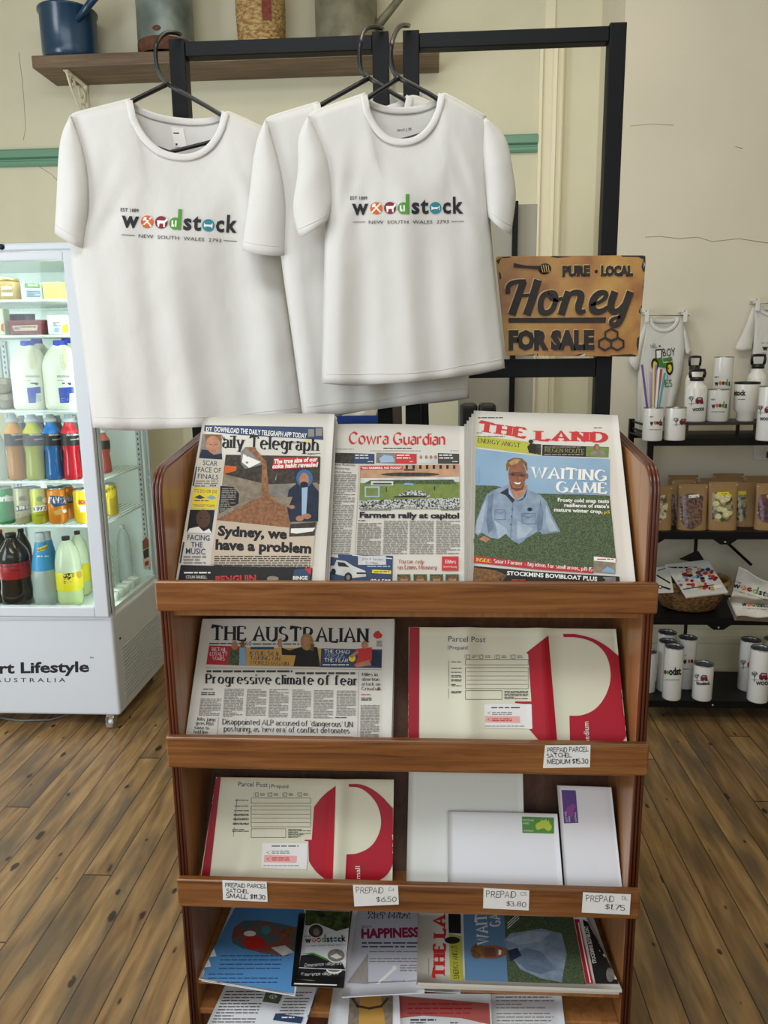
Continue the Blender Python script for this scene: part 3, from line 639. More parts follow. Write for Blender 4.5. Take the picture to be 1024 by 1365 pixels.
# --- top shelf, middle: local paper with a red blackletter title
cCG = (430, 540, 4.876)
curlCG = lambda s, t: .006*math.sin(PI*s)*(1-t)+.002
r, mb = paper('newspaper', 'newspaper with a red blackletter title and a crowd picture, middle of top shelf', 'newspaper', [(440, 566), (622, 569), (620, 775), (430, 775)], pl1, curl=curlCG, th=.007, me=NEWSE, off=-.041, group='papers stacked on the stand')
D = Decal(mb, cCG)
D.text('Cowra Guardian', (170, 250), (798, 258), 72, M_red, 'black'); D.column(396, 278, 580, 286, INK, 9, .6); D.column(82, 284, 205, 292, M_grey, 8); D.column(310, 296, 640, 302, M_grey, 7); D.column(830, 296, 885, 302, M_grey, 6); D.flush('masthead', r)
for (x0, x1, xa, mt, ph, a, b) in ((74, 338, 205, D_navy, D_hedge, 'Dust cloud', 'for hospital'), (350, 612, 474, M_red, D_metal, 'Globe Pass', 'Cowra event'), (622, 888, 750, M_dgrey, D_white, 'Hilltops men', 'rugby gold')):
    D.poly([(x0, 310), (xa, 313), (xa, 382), (x0-2, 376)], ph); D.poly([(xa, 313), (x1, 318), (x1, 383), (xa, 381)], mt)
    D.column(xa+8, 323, xa+92, 334, M_white, 12, .6); D.column(xa+8, 341, xa+98, 352, M_white, 12, .6)
    D.column(x1-44, 366, x1-10, 372, M_white, 8)
D.poly([(368, 350), (400, 325), (455, 332), (470, 370), (380, 376)], D_lblue)
for x in (640, 675, 705, 735): D.ell(x, 340, 10, 12, M_skin)
D.flush('teaser_strip', r)
for i, t in enumerate(('New Riverina', 'electorate', 'boundaries')): D.text(t, (72, 392+24*i), (72+[140, 105, 116][i], 398+24*i), 15, M_dgrey, 'sans')
D.column(70, 452, 222, 966, M_grey, 11.6, .5, sh=-42); D.line([(240, 388), (212, 966)], 2, M_grey); D.flush('news_column', r)
D.poly([(246, 394), (890, 388), (892, 678), (238, 676)], D_grass); D.poly([(246, 394), (890, 388), (890, 470), (246, 476)], D_track); D.poly([(246, 476), (890, 468), (890, 500), (246, 508)], D_white)
D.ell(570, 452, 190, 13, D_hedge)
for i in range(8): D.rect(540+44*i, 392, 556+44*i, 416, INK if i != 7 else D_hedge)
D.rect(530, 418, 600, 428, D_black)
D.poly([(270, 512), (310, 490), (850, 486), (872, 516)], D_field); D.rect(316, 496, 460, 524, D_white); D.rect(330, 508, 450, 518, D_hedge); D.poly([(518, 520), (540, 508), (590, 510), (594, 524)], M_sky); D.rect(274, 530, 372, 600, D_lblue); D.rect(284, 540, 362, 592, D_grass); D.rect(412, 534, 418, 566, INK); D.rect(726, 532, 732, 556, INK)
D.poly([(500, 580), (560, 556), (640, 558), (700, 590), (690, 602), (490, 600)], D_crowd); D.poly([(460, 596), (560, 588), (680, 592), (672, 600), (470, 602)], D_black)
D.poly([(240, 622), (890, 604), (892, 676), (238, 674)], D_crowd); D.poly([(246, 398), (520, 396), (522, 420), (246, 422)], M_red); D.text('"NO FARMERS, NO FOOD!"', (254, 418), (516, 416), 14, M_white, bold=.03); D.flush('cover_photo', r)
D.column(246, 682, 700, 686, M_dgrey, 7); D.column(770, 682, 890, 686, M_dgrey, 7)
D.text('Farmers rally at capitol', (242, 732), (888, 738), 36, INK, bold=.045, big=True); D.flush('headline', r)
D.column(232, 750, 285, 756, M_dgrey, 8)
for x0, x1, sh, ya in ((230, 384, -8, 768), (400, 556, -8, 754), (566, 722, 0, 754), (738, 894, 0, 754)): D.column(x0, ya, x1, 972, M_grey, 11.6, .5, sh=sh)
D.flush('news_columns', r)
D.poly([(36, 984), (98, 972), (458, 982), (454, 1150), (24, 1150)], D_navy); D.poly([(36, 984), (100, 970), (104, 996)], NEWS); D.poly([(110, 984), (454, 984), (452, 1006), (110, 1004)], M_blue); D.line([(196, 978), (450, 1000)], 5, M_white); D.rect(232, 982, 414, 1040, D_white); D.text('2015 Isuzu', (256, 1010), (392, 1012), 16, D_navy); D.text('D-Max', (282, 1034), (362, 1036), 16, D_navy)
D.poly([(34, 1048), (78, 1045), (92, 1008), (150, 1016), (204, 1050), (280, 1080), (284, 1116), (196, 1126), (100, 1104), (36, 1080)], D_white); D.poly([(98, 1022), (142, 1026), (176, 1056), (104, 1050)], D_black); D.ell(168, 1122, 26, 32, INK); D.ell(168, 1122, 13, 17, D_metal); D.ell(72, 1086, 16, 22, INK); D.rect(222, 1090, 284, 1100, D_black)
D.column(292, 1060-15*.9, 440, 1060-15*.1, D_lblue, 15); D.poly([(324, 1072), (448, 1078), (446, 1100), (322, 1094)], M_yellow); D.column(336, 1082, 436, 1090, D_navy, 12); D.text('$24,500', (312, 1158), (444, 1160), 26, M_white, bold=.03); D.flush('vehicle_advertisement', r)
RS = mat('print_rust_red', 'a8352c', .7)
D.text('You can', (490, 1030), (590, 1032), 26, RS, 'serif'); D.text('rely', (602, 1032), (660, 1034), 26, RS, 'serif', slant=.2); D.text('on Emms Mooney', (488, 1068), (746, 1070), 26, RS, 'serif'); D.rect(776, 986, 884, 1078, M_red); D.text('Elders', (794, 1030), (866, 1032), 22, M_white, 'serif', slant=.25); D.text('Emms Mooney', (788, 1058), (874, 1059), 12, M_white)
for x in (486, 592, 698, 800): D.rect(x, 1102, x+86, 1150, D_field); D.ell(x+44, 1138, 24, 24, M_skin); D.ell(x+44, 1122, 26, 11, D_hair)
D.flush('agency_advertisement', r)
# --- top shelf, right: stack of the farming paper
cTL = (610, 530, 3.657)
curlTL = lambda s, t: -.008*math.cos(PI*s*.9)*(1-.6*t)+.004
tl_c = [(632, 546), (822, 557), (846, 775), (628, 775)]
nm = ['directly beneath the front copy', 'third from the front', 'fourth from the front', 'rearmost of five']
def land_print(r, mb):
    D = Decal(mb, cTL)
    D.column(100, 96, 222, 104, M_dgrey, 9); D.column(664, 146, 736, 150, M_dgrey, 6)
    D.text('THE', (96, 163), (336, 198), 47, M_red, 'slab', big=True); D.text('LAND', (368, 208), (734, 217), 46, M_red, 'slab', big=True); D.column(92, 171, 120, 174, M_dgrey, 5); D.flush('masthead', r)
    D.poly([(92, 186), (340, 216), (410, 244), (408, 282), (90, 240)], D_lime); D.text('ENERGY ANGST', (96, 218), (306, 244), 20, INK, 'serif'); D.column(96, 188, 230, 194, D_field, 7); D.poly([(340, 240), (356, 222), (380, 226), (396, 244), (384, 276), (348, 270)], D_black); D.ell(358, 214, 12, 9, INK); D.poly([(384, 226), (408, 228), (406, 280), (386, 276)], D_hedge)
    D.poly([(414, 230), (738, 242), (736, 292), (412, 284)], D_black); D.text('REGEN ROUTE', (424, 266), (618, 272), 20, mat('print_khaki', '8d8a4a', .7), 'serif'); D.column(422, 276, 612, 284, M_grey, 9); D.column(424, 240, 600, 244, M_grey, 7); D.poly([(628, 240), (738, 244), (736, 292), (626, 288)], D_grass); D.poly([(650, 270), (680, 252), (710, 262), (722, 284), (650, 280)], D_metal); D.ell(678, 244, 14, 18, D_hair); D.ell(680, 246, 9, 12, M_skin); D.flush('teaser_strip', r)
    D.poly([(90, 250), (400, 286), (742, 300), (742, 475), (390, 468), (180, 436), (88, 430)], mat('print_clear_sky', '7d9ebb', .75, col2='93aec4', nscale=6)); D.poly([(88, 428), (180, 430), (390, 468), (742, 478), (774, 800), (660, 846), (80, 780)], D_field)
    D.poly([(84, 660), (92, 600), (118, 530), (142, 474), (176, 452), (250, 424), (340, 446), (404, 476), (436, 510), (462, 580), (502, 655), (420, 672), (396, 650), (330, 690), (310, 724), (210, 720), (120, 690)], D_shirt)
    SHD = mat('print_shirt_fold', '6f8299', .75, noise=.3, nscale=60); SHL = mat('print_shirt_light', 'a9b7c6', .75, noise=.2, nscale=50)
    D.poly([(150, 480), (176, 470), (168, 560), (176, 640), (150, 665), (140, 600)], SHD); D.poly([(404, 500), (420, 560), (412, 640), (390, 665), (384, 600)], SHD); D.poly([(96, 600), (128, 520), (140, 500), (128, 600), (110, 660), (90, 660)], SHL); D.poly([(430, 520), (456, 590), (490, 650), (450, 655), (430, 600)], SHL); D.poly([(180, 600), (240, 640), (250, 700), (200, 690)], SHL); D.poly([(290, 600), (370, 640), (330, 680), (290, 690)], SHL)
    D.poly([(78, 690), (118, 660), (160, 684), (200, 690), (236, 664), (262, 694), (300, 715), (340, 690), (410, 668), (505, 655), (505, 720), (300, 745), (82, 740)], D_field); D.poly([(104, 690), (130, 676), (160, 690), (140, 706)], M_skin)
    D.poly([(246, 410), (256, 440), (280, 500), (318, 478), (342, 430)], M_skin); D.poly([(206, 466), (248, 440), (280, 500), (268, 515), (236, 478)], D_hood); D.poly([(342, 440), (330, 486), (284, 508), (316, 500)], D_hood); D.poly([(248, 440), (280, 500), (250, 470)], D_lblue)
    FC = mat('print_tanned_face', '9a6248', .75, noise=.3, nscale=60); FD = mat('print_face_shadow', '6b4132', .75)
    D.ell(291, 376, 44, 64, FC); D.poly([(250, 374), (268, 362), (316, 366), (332, 376), (330, 390), (300, 386), (262, 384)], FD); D.poly([(252, 408), (272, 440), (306, 442), (330, 414), (318, 450), (288, 458), (262, 446)], FD)
    D.poly([(240, 362), (236, 330), (246, 306), (276, 294), (314, 298), (338, 320), (342, 360), (334, 350), (326, 328), (300, 320), (270, 326), (252, 340)], D_hair); D.poly([(248, 318), (280, 300), (310, 304), (290, 322), (262, 332)], mat('print_hair_light', 'c09a62', .75, noise=.4, nscale=160))
    D.ell(338, 384, 7, 14, FC); D.ell(270, 376, 7, 3.5, D_black); D.ell(312, 380, 7, 3.5, D_black); D.poly([(274, 412), (292, 417), (310, 414), (302, 424), (284, 423)], M_white); D.line([(292, 384), (294, 400)], 4, FD)
    D.frame(182, 548, 232, 596, 2.5, SHD); D.line([(182, 556), (207, 566), (232, 554)], 2.5, SHD); D.frame(314, 566, 380, 616, 2.5, SHD); D.line([(314, 574), (346, 586), (380, 572)], 2.5, SHD); D.line([(270, 515), (258, 690)], 2.5, SHD)
    for yy in (545, 580, 620): D.ell(266-.1*(yy-545), yy, 3, 3, D_hood)
    D.ell(352, 546, 12, 9, D_hood); D.poly([(92, 340), (104, 340), (104, 412), (92, 412)], M_sky)
    D.flush('cover_photo', r)
    D.text('WAITING', (352, 392), (726, 408), 52, M_white, 'bserif', big=True); D.text('GAME', (478, 462), (730, 468), 50, M_white, 'bserif', big=True); D.text('Frosty cold snap tests', (488, 508), (738, 516), 18, M_white, bold=.03); D.text("resilience of state's", (520, 534), (738, 540), 18, M_white, bold=.03); D.text('mature winter crop,', (470, 556), (706, 566), 18, M_white, bold=.03); D.text('p5', (714, 566), (742, 567), 15, M_yellow); D.flush('headline', r)
    D.poly([(82, 772), (400, 812), (662, 836), (662, 858), (400, 840), (78, 806)], D_crimson); D.text('INSIDE:', (90, 799), (166, 806), 16, M_yellow, 'serif'); D.text('Smart Farmer - big ideas for small areas, p11-15', (176, 807), (656, 848), 18, M_white, 'serif')
    D.poly([(664, 776), (770, 786), (768, 860), (660, 852)], D_tan); D.poly([(664, 776), (770, 786), (770, 806), (664, 796)], M_white); D.column(680, 796-10*.9, 760, 796-10*.1, M_red, 10); D.poly([(700, 850), (730, 825), (766, 845), (766, 858)], M_sky); D.flush('inside_banner', r)
    D.poly([(80, 822), (400, 852), (788, 874), (790, 905), (76, 905)], D_black); D.text('STOCKMINS BOVIBLOAT PLUS', (240, 866), (680, 895), 20, M_white, bold=.03); D.poly([(82, 830), (190, 845), (240, 870), (210, 905), (78, 905)], D_hair); D.column(264, 888, 330, 896, M_red, 9); D.rect(708, 876, 770, 905, D_metal); D.flush('bottom_advertisement', r)
for k in range(4, 0, -1):
    paper('newspaper', 'copy of the crop field paper, '+nm[k-1]+' in its stack', 'newspaper', [(632-3.2*k, 546+4.5*k), (822-1.5*k, 558+2*k), (842-k, 775), (628-2.2*k, 775)], pl1, curl=curlTL, th=.0045, off=-.0062*k-.002, me=NEWSE, group='papers stacked on the stand')
r, mb = paper('newspaper', 'front copy with red title over a man in a crop field, right on top shelf', 'newspaper', tl_c, pl1, curl=curlTL, th=.0075, me=NEWSE, group='papers stacked on the stand')
land_print(r, mb)
# --- second shelf, left: broadsheet
pl2 = plane33(.786); cAU = (200, 800, 3.012)
au_c = [(270, 825), (526, 825), (522, 985), (247, 983)]
paper('newspaper', 'second broadsheet lying directly behind the climate headline paper', 'newspaper', [(272, 826), (527, 826.5), (524, 985), (250, 983)], pl2, th=.008, off=-.0105, me=NEWSE, group='papers stacked on the stand')
r, mb = paper('newspaper', 'folded broadsheet with black serif title and a climate headline, left of second shelf', 'newspaper', au_c, pl2, th=.008, curl=lambda s, t: .002*math.sin(PI*s*2), me=NEWSE, group='papers stacked on the stand')
D = Decal(mb, cAU)
D.text('THE AUSTRALIAN', (244, 160), (882, 170), 56, INK, 'bserif', big=True); D.poly([(896, 138), (906, 126), (918, 122), (924, 130), (934, 140), (928, 152), (912, 156), (898, 148)], M_red); D.column(238, 172, 380, 178, M_dgrey, 9); D.column(412, 174, 600, 182, M_dgrey, 9); D.text('60', (382, 182), (408, 183), 18, INK); D.column(910, 164, 932, 184, M_dgrey, 6); D.flush('masthead', r)
D.poly([(238, 182), (386, 186), (390, 264), (226, 258)], D_crimson); D.poly([(386, 190), (688, 194), (684, 270), (388, 264)], D_gold); D.poly([(688, 194), (932, 198), (930, 273), (684, 270)], D_navy)
for i, t in enumerate(('RETAIL', 'LOYALTY', 'WARS')): D.text(t, (244+[4, -4, 6][i], 204+18*i), (306+[2, 6, -6][i], 206+18*i), 14, M_white, 'serif')
D.poly([(318, 210), (330, 196), (354, 196), (364, 220), (356, 262), (312, 260)], D_field); D.ell(340, 182, 13, 18, M_skin); D.poly([(360, 190), (384, 190), (388, 262), (358, 262)], M_sky); D.ell(372, 178, 10, 14, D_hair)
D.rect(404, 188, 498, 198, D_navy)
for i, t in enumerate(('KYLIE: 56 &', 'TAKING ON', 'WORLD (AGAIN)')): D.text(t, (400, 220+19*i), (400+[118, 124, 158][i], 223+20*i), 15, D_navy, 'serif')
D.poly([(528, 190), (560, 202), (600, 190), (630, 182), (672, 190), (684, 268), (576, 266), (586, 222), (530, 220)], D_black); D.ell(630, 168, 26, 34, mat('print_blonde_hair', 'b08a52', .75, noise=.4, nscale=120)); D.ell(626, 164, 14, 20, M_skin); D.poly([(512, 160), (528, 152), (532, 190), (516, 190)], M_skin); D.poly([(646, 172), (660, 176), (656, 206), (642, 200)], D_hair)
for i, t in enumerate(('THE CHAD', 'VERSUS', 'THE FEAR')): D.text(t, (700, 212+17.5*i), (700+[102, 82, 98][i], 215+17.5*i), 14, M_white if i != 1 else D_lblue, 'serif')
D.column(694, 258, 800, 263, M_white, 7)
D.poly([(826, 196), (890, 190), (896, 236), (870, 262), (818, 268), (836, 230)], M_red); D.ell(862, 180, 13, 16, M_skin); D.ell(812, 234, 14, 14, M_yellow); D.poly([(800, 226), (834, 200), (838, 212), (812, 234)], M_skin); D.poly([(892, 200), (926, 210), (926, 270), (890, 262)], D_hood); D.poly([(820, 258), (880, 240), (890, 262), (830, 270)], M_skin); D.flush('teaser_strip', r)
D.column(228, 282, 572, 291, M_dgrey, 12, .7); D.column(584, 290, 824, 299, M_dgrey, 12, .7); D.line([(226, 272), (930, 280)], 1.5, M_grey)
D.text('Progressive climate of fear', (220, 334), (832, 342), 37, INK, 'bserif', big=True); D.flush('headline', r)
D.column(214, 356, 256, 361, M_dgrey, 6); D.column(206, 370, 262, 382, M_dgrey, 7)
for (x0, x1, y0, y1, sh) in ((204, 288, 396, 462, -8), (300, 378, 356, 466, -8), (390, 470, 358, 466, -6), (480, 558, 358, 468, -5), (572, 648, 360, 470, -4), (658, 736, 362, 472, -2), (750, 828, 364, 466, -2)): D.column(x0, y0, x1, y1, M_grey, 6.4, .5, sh=sh)
D.column(744, 470, 790, 474, M_dgrey, 6); D.line([(838, 290), (834, 545)], 1.5, M_grey)
for i, t in enumerate(('Miles in', 'abortion', 'attack on', 'Crisafulli')): D.text(t, (850, 305+19*i), (850+[66, 72, 76, 76][i], 306+19*i), 13, INK, 'serif')
D.column(848, 378, 888, 382, M_red, 6); D.column(848, 392, 890, 404, M_dgrey, 7); D.column(846, 422, 922, 550, M_grey, 6.4, .5, sh=-3); D.flush('news_columns', r)
for i, t in enumerate(('Jobs jump', 'gives RBA', 'cause to', 'hold line')): D.text(t, (188-4*i, 483+17*i), (264-6*i-[0, 0, 14, 12][i], 486+17*i), 13, INK, 'serif')
D.text("Disappointed ALP accused of 'dangerous' UN", (290, 498), (816, 510), 21, INK, 'serif'); D.text("posturing, as 'new era' of conflict detonates", (296, 526), (802, 535), 21, INK, 'serif'); D.poly([(276, 540), (816, 548), (816, 556), (274, 548)], D_black); D.line([(276, 472), (270, 545)], 1.5, M_grey); D.flush('lower_headline', r)
# --- prepaid satchels
SAT = mat('satchel_cream_plastic', 'dcd8bf', .42, spec=.4); SRED = mat('satchel_red', 'ab1428', .45, spec=.25); SREDE = mat('satchel_red_flap', '9a1426', .45, spec=.25); SPINK = mat('label_pink', 'e9aaa4', .5); SWH = mat('label_white', 'e9e6e2', .5)
def arc(cx, cy, rx, ry, a0, a1, n=22): return [(cx+rx*math.cos(math.radians(a0+(a1-a0)*i/n)), cy-ry*math.sin(math.radians(a0+(a1-a0)*i/n))) for i in range(n+1)]
def form(D, x0, y0, x1, y1, g):
    D.frame(x0, y0, x1, y0+.13*(y1-y0), 1.6, g); D.frame(x0, y0+.2*(y1-y0), x1, y1-.36*(y1-y0)+.09*(y1-y0), 1.6, g)
    for k in range(1, 5): yy = y0+(.2+.105*k)*(y1-y0); D.line([(x0+4, yy), (x1-4, yy)], 1.2, g)
    D.frame(x0, y1-.22*(y1-y0), x0+.58*(x1-x0), y1, 1.6, g); D.column(x0+.62*(x1-x0), y1-.21*(y1-y0), x1, y1, g, 5.5, .5)
pl3 = plane33(.453, ang=25); pl2b = plane33(.786, ang=25)
fold = lambda c, w_, h_: (lambda s, t: sum(h*math.exp(-((s-cc_)/w)**2) for cc_, w, h in zip(c, w_, h_))*(1-.3*t))
pm_c = [(545, 836), (822, 838), (836, 990), (544, 987)]
cv = lambda s, t: .010*math.exp(-((s-.28)/.05)**2)*(1-.2*t)+.012*math.exp(-((s-.635)/.05)**2)*(1-.4*t)-.006*s*(1-t)
r, mb = paper('parcel_satchel', 'larger cream and red prepaid satchel, right half of second shelf', 'satchel', pm_c, pl2b, part='pouch', m=SAT, th=.004, curl=cv, nx=60, group='prepaid satchels')
D = Decal(mb, c7, cell=4, eps=.0007)
D.poly([(74, 103), (112, 104), (110, 536), (66, 536)], SREDE); D.flush('red_flap', r)
D.poly([(600, 134), (634, 540), (572, 540), (528, 490), (540, 486), (538, 396), (474, 390), (474, 384), (536, 384), (524, 205), (516, 200)], SRED)
D.poly([(656, 128)]+smooth([(700, 128), (765, 142), (820, 172), (866, 212)])+[(888, 400), (896, 515), (876, 545), (682, 540)]+smooth([(680, 438), (730, 438), (785, 412), (826, 350), (840, 280), (822, 205), (776, 160), (715, 141), (658, 140)]), SRED); D.flush('red_emblem', r)
D.text('Parcel Post', (221, 157), (362, 160), 22, D_navy); D.text('Prepaid', (226, 187), (294, 187), 15, D_navy); D.line([(220, 170), (220, 190)], 1.5, D_navy); form(D, 286, 226, 524, 376, M_dgrey)
D.line([(222, 230), (224, 326)], 1.5, M_dgrey); D.line([(222, 336), (222, 372)], 1.5, M_dgrey)
for y in (233, 257, 272, 285, 290, 300, 305, 318, 323, 345, 350): D.column(232, y, 272, y+3, M_dgrey, 6, .5)
for x in (296, 346, 408, 468): D.frame(x-6, 208, x+6, 222, 1.6, M_dgrey); D.column(x+14, 210, x+34, 220, M_grey, 6); D.line([(x-12, 206), (x-12, 222)], 1.2, M_grey)
D.flush('address_form', r); D.poly([(356, 394), (536, 394), (540, 488), (360, 484)], SWH); D.poly([(360, 438), (492, 440), (494, 466), (360, 464)], SPINK); D.column(384, 405, 492, 412, M_dgrey, 12, .4); D.column(386, 424, 462, 432, M_grey, 7); D.column(386, 448, 462, 456, M_red, 7); D.column(360, 476, 510, 480, M_grey, 6)
for yy in (428, 452): D.line([(380, yy-5), (370, yy), (380, yy+5)], 1.4, M_dgrey)
D.flush('barcode_label', r); D.text('medium', (756, 548), (752, 460), 22, M_white); D.flush('size_word', r)
ps_c = [(288, 1036), (525, 1039.5), (523, 1177), (267, 1170)]
cv2 = lambda s, t: .008*math.exp(-((s-.22)/.06)**2)*t+.010*math.exp(-((s-.70)/.05)**2)-.004*s
r, mb = paper('parcel_satchel', 'smaller cream and red prepaid satchel, left half of third shelf', 'satchel', ps_c, pl3, part='pouch', m=SAT, th=.004, curl=cv2, nx=60, group='prepaid satchels')
D = Decal(mb, c8, cell=4, eps=.0007)
D.poly([(184, 83), (207, 84), (158, 520), (122, 520)], SREDE); D.flush('red_flap', r)
D.poly([(697, 120), (684, 526)]+smooth([(664, 526), (620, 495), (592, 460), (582, 440)])+[(580, 356), (564, 355), (564, 350), (594, 350)]+smooth([(604, 210), (640, 162), (697, 120)]), SRED)
D.poly(smooth([(752, 112), (812, 112), (880, 150), (940, 216)])+smooth([(942, 448), (920, 500), (870, 530)])+[(736, 530)]+smooth([(742, 412), (790, 410), (850, 380), (885, 320), (892, 262), (876, 200), (838, 152), (796, 126), (752, 124)]), SRED); D.flush('red_emblem', r)
D.text('Parcel Post', (281, 122), (406, 125), 21, D_navy); D.text('Prepaid', (422, 128), (494, 130), 16, D_navy); D.line([(414, 112), (414, 132)], 1.5, D_navy); form(D, 336, 172, 590, 340, M_dgrey)
D.line([(276, 176), (266, 286)], 1.5, M_dgrey); D.line([(264, 298), (260, 336)], 1.5, M_dgrey)
for y in (180, 205, 225, 240, 245, 258, 263, 278, 283, 305, 312): D.column(286-.1*y, y, 326, y+3, M_dgrey, 6, .5)
for x in (360, 418, 482, 545): D.frame(x-6, 150, x+6, 164, 1.6, M_dgrey); D.column(x+14, 152, x+34, 162, M_grey, 6); D.line([(x-12, 148), (x-12, 166)], 1.2, M_grey)
D.flush('address_form', r); D.poly([(384, 362), (578, 364), (572, 476), (380, 470)], SWH); D.poly([(392, 414), (532, 418), (530, 448), (390, 445)], SPINK); D.column(424, 374, 538, 381, M_dgrey, 12, .4); D.column(424, 396, 500, 410, M_grey, 8); D.column(424, 425, 500, 440, M_red, 8); D.column(388, 458, 540, 462, M_grey, 6)
for yy in (404, 432): D.line([(416, yy-6), (402, yy), (416, yy+6)], 1.4, M_dgrey)
D.flush('barcode_label', r); D.text('small', (802, 530), (800, 462), 22, M_white); D.flush('size_word', r)
# --- envelopes
ENV = mat('white_envelope', 'e6e6ea', .6); ENVC = mat('board_envelope', 'dfe0da', .6); STAMPG = mat('stamp_green', '4f8a3a', .6); STAMPL = mat('stamp_lime', 'b7c63c', .6); STAMPP = mat('stamp_purple', '5b3a86', .6); STAMPM = mat('stamp_magenta', '8f3f93', .6)
r, mb = paper('envelope', 'largest blank white envelope, standing behind the green stamped one on third shelf', 'envelope', [(545, 1027), (697, 1030), (700, 1168), (542, 1167)], plane33(.453, 1.530, 25), part='sleeve', m=ENVC, th=.006, group='envelopes on third shelf')
D = Decal(mb, c9); D.line([(96, 52), (94, 470)], 1.5, M_white); D.flush('side_seam', r)
c5_c = [(597, 1081.5), (743, 1085), (751, 1186), (597, 1182)]
r, mb = paper('envelope', 'white landscape envelope with a green printed stamp, middle of third shelf right half', 'envelope', c5_c, plane33(.453, 1.512, 25), part='sleeve', m=ENV, th=.008, group='envelopes on third shelf')
oz = [(.05, .55), (.12, .38), (.28, .3), (.42, .12), (.55, .2), (.62, .1), (.68, .1), (.72, .3), (.8, .12), (.86, .35), (1, .6), (.96, .8), (.8, .95), (.68, .85), (.55, .72), (.35, .78), (.15, .85), (.08, .7)]
D = Decal(mb, c9); D.poly([(500, 223), (621, 227), (622, 288), (502, 285)], STAMPG); D.poly([(548+66*x, 228+54*y) for x, y in oz], STAMPL); D.text('POSTAGE', (505, 240), (545, 241), 7, M_white); D.text('PAID', (505, 252), (528, 252), 7, M_white); D.text('AUSTRALIA', (506, 279), (544, 280), 6, M_white); D.flush('printed_stamp', r)
dl_c = [(743.5, 1047), (815, 1049.5), (830, 1188), (754, 1186)]
r, mb = paper('envelope', 'narrow upright envelope with a purple printed stamp, right end of third shelf', 'envelope', dl_c, plane33(.453, 1.512, 25), part='sleeve', m=ENV, th=.009, group='envelopes on third shelf')
D = Decal(mb, c9); D.poly([(650, 122), (704, 124), (714, 247), (660, 249)], STAMPP); D.poly([(656+46*y+8*x, 180-54*(x-.9)) for x, y in oz], STAMPM); D.text('POSTAGE', (674, 244), (668, 204), 7, M_white); D.text('PAID', (684, 243), (682, 222), 7, M_white); D.text('AUSTRALIA', (708, 243), (704, 206), 6, M_white); D.flush('printed_stamp', r)
# --- lying on the two low shelves
plF = lambda z: (Vector((0, 0, z)), Vector((0, 0, 1)), Vector((0, -1, 0)))
GLOSS = mat('glossy_leaflet_paper', 'e4e6ea', .35); BLUEP = mat('print_leaflet_blue', '5a93c8', .35); LGREY = mat('print_pale_poster', 'c9c9d2', .5)
c11 = (230, 1190, 3.2); c12 = (530, 1190, 2.926)
def flat(name, label, cat, corners, z, th, part='sheet', m=GLOSS, group=None, curl=lambda s, t: 0):
    P0, n, dn = plF(z+th)
    q = [onplane(x, y, P0, n) for x, y in corners]
    mb = MB(); nx = ny = 8
    f = lambda o: (lambda u, v: (q[0]*(1-u)+q[1]*u)*(1-v)+(q[3]*(1-u)+q[2]*u)*v+Vector((0, 0, o+curl(u, v))))
    mb.grid(f(0), nx, ny, m); k = (nx+1)*(ny+1); mb.grid(f(-th), nx, ny, m); W = nx+1
    ring = [i for i in range(W)]+[j*W+nx for j in range(1, ny+1)]+[ny*W+i for i in range(nx-1, -1, -1)]+[j*W for j in range(ny-1, 0, -1)]
    for a, b in zip(ring, ring[1:]+ring[:1]): mb.f.append((a, b, k+b, k+a)); mb.mi.append(0); mb.sm.append(False)
    c = (q[0]+q[1]+q[2]+q[3])/4; r = thing(name, label, cat, (c.x, c.y, z), group); mb.build(part, r); return r, mb
zz = ZS1+.0005
flat('leaflet', 'sheet peeping out just beneath the blue leaflet on the low shelf', 'leaflet', cc(c11, [(262, 40), (560, 55), (524, 440), (122, 374)]), zz, .002, group='loose sheets on the low shelves')
r, mb = flat('leaflet', 'bright blue leaflet with a red cloud shaped picture, left of the low shelf', 'leaflet', cc(c11, [(275, 40), (575, 50), (524, 438), (112, 366)]), zz+.003, .002, group='loose sheets on the low shelves')
D = Decal(mb, c11); D.poly([(285, 30), (565, 42), (516, 430), (112, 360)], BLUEP)
D.poly([(252, 190), (262, 150), (300, 120), (370, 118), (450, 130), (540, 150), (538, 240), (490, 272), (400, 262), (300, 238), (256, 215)], mat('print_collage', '8f4a44', .5, col2='4a6a66', nscale=26, contrast=(.45, .55))); D.ell(350, 215, 48, 28, M_red); D.poly([(420, 235), (480, 225), (520, 255), (470, 270)], D_white); D.ell(330, 175, 26, 12, M_white); D.ell(400, 160, 20, 20, mat('print_teal_patch', '3f8a86', .5)); D.ell(490, 170, 30, 24, D_hair)
for y in (272, 290, 308, 326, 350, 368, 385): D.column(206-.15*(y-270)-(40 if y > 340 else 0), y-4, 470-.2*(y-270), y+1, M_blue, 10, .4)
D.flush('printed_picture', r)
# pile of tourist brochures
BRO = [(570, 72), (758, 80), (738, 328), (540, 318)]
zb = zz+.0055
for k in range(4, 0, -1):
    dy = 19*k if k < 4 else 66
    r, mb = flat('brochure', ['', 'second black brochure from the top of the overlapping pile', 'third black brochure from the top of the overlapping pile', 'fourth black brochure from the top, low in the pile', 'bottom black brochure of the overlapping pile'][k], 'brochure', cc(c11, [(570-8*k, 90), (752-2*k, 98), (738-2*k, 342+dy*.95), (538-8*k, 330+dy)]), zb+.0008+(4-k)*.0032, .0016, part='card', m=D_black, group='village brochures on the low shelf')
    D = Decal(mb, c11); 
    if k == 1: D.text('Experience village life', (546, 356), (708, 350), 13, M_white, 'hand', slant=.25); D.ell(690, 330, 34, 16, M_white); D.ell(690, 328, 28, 12, D_metal)
    else: D.line([(520, 375+4*k), (700, 385+3*k)], 3, M_white)
    D.flush('printed_picture', r)
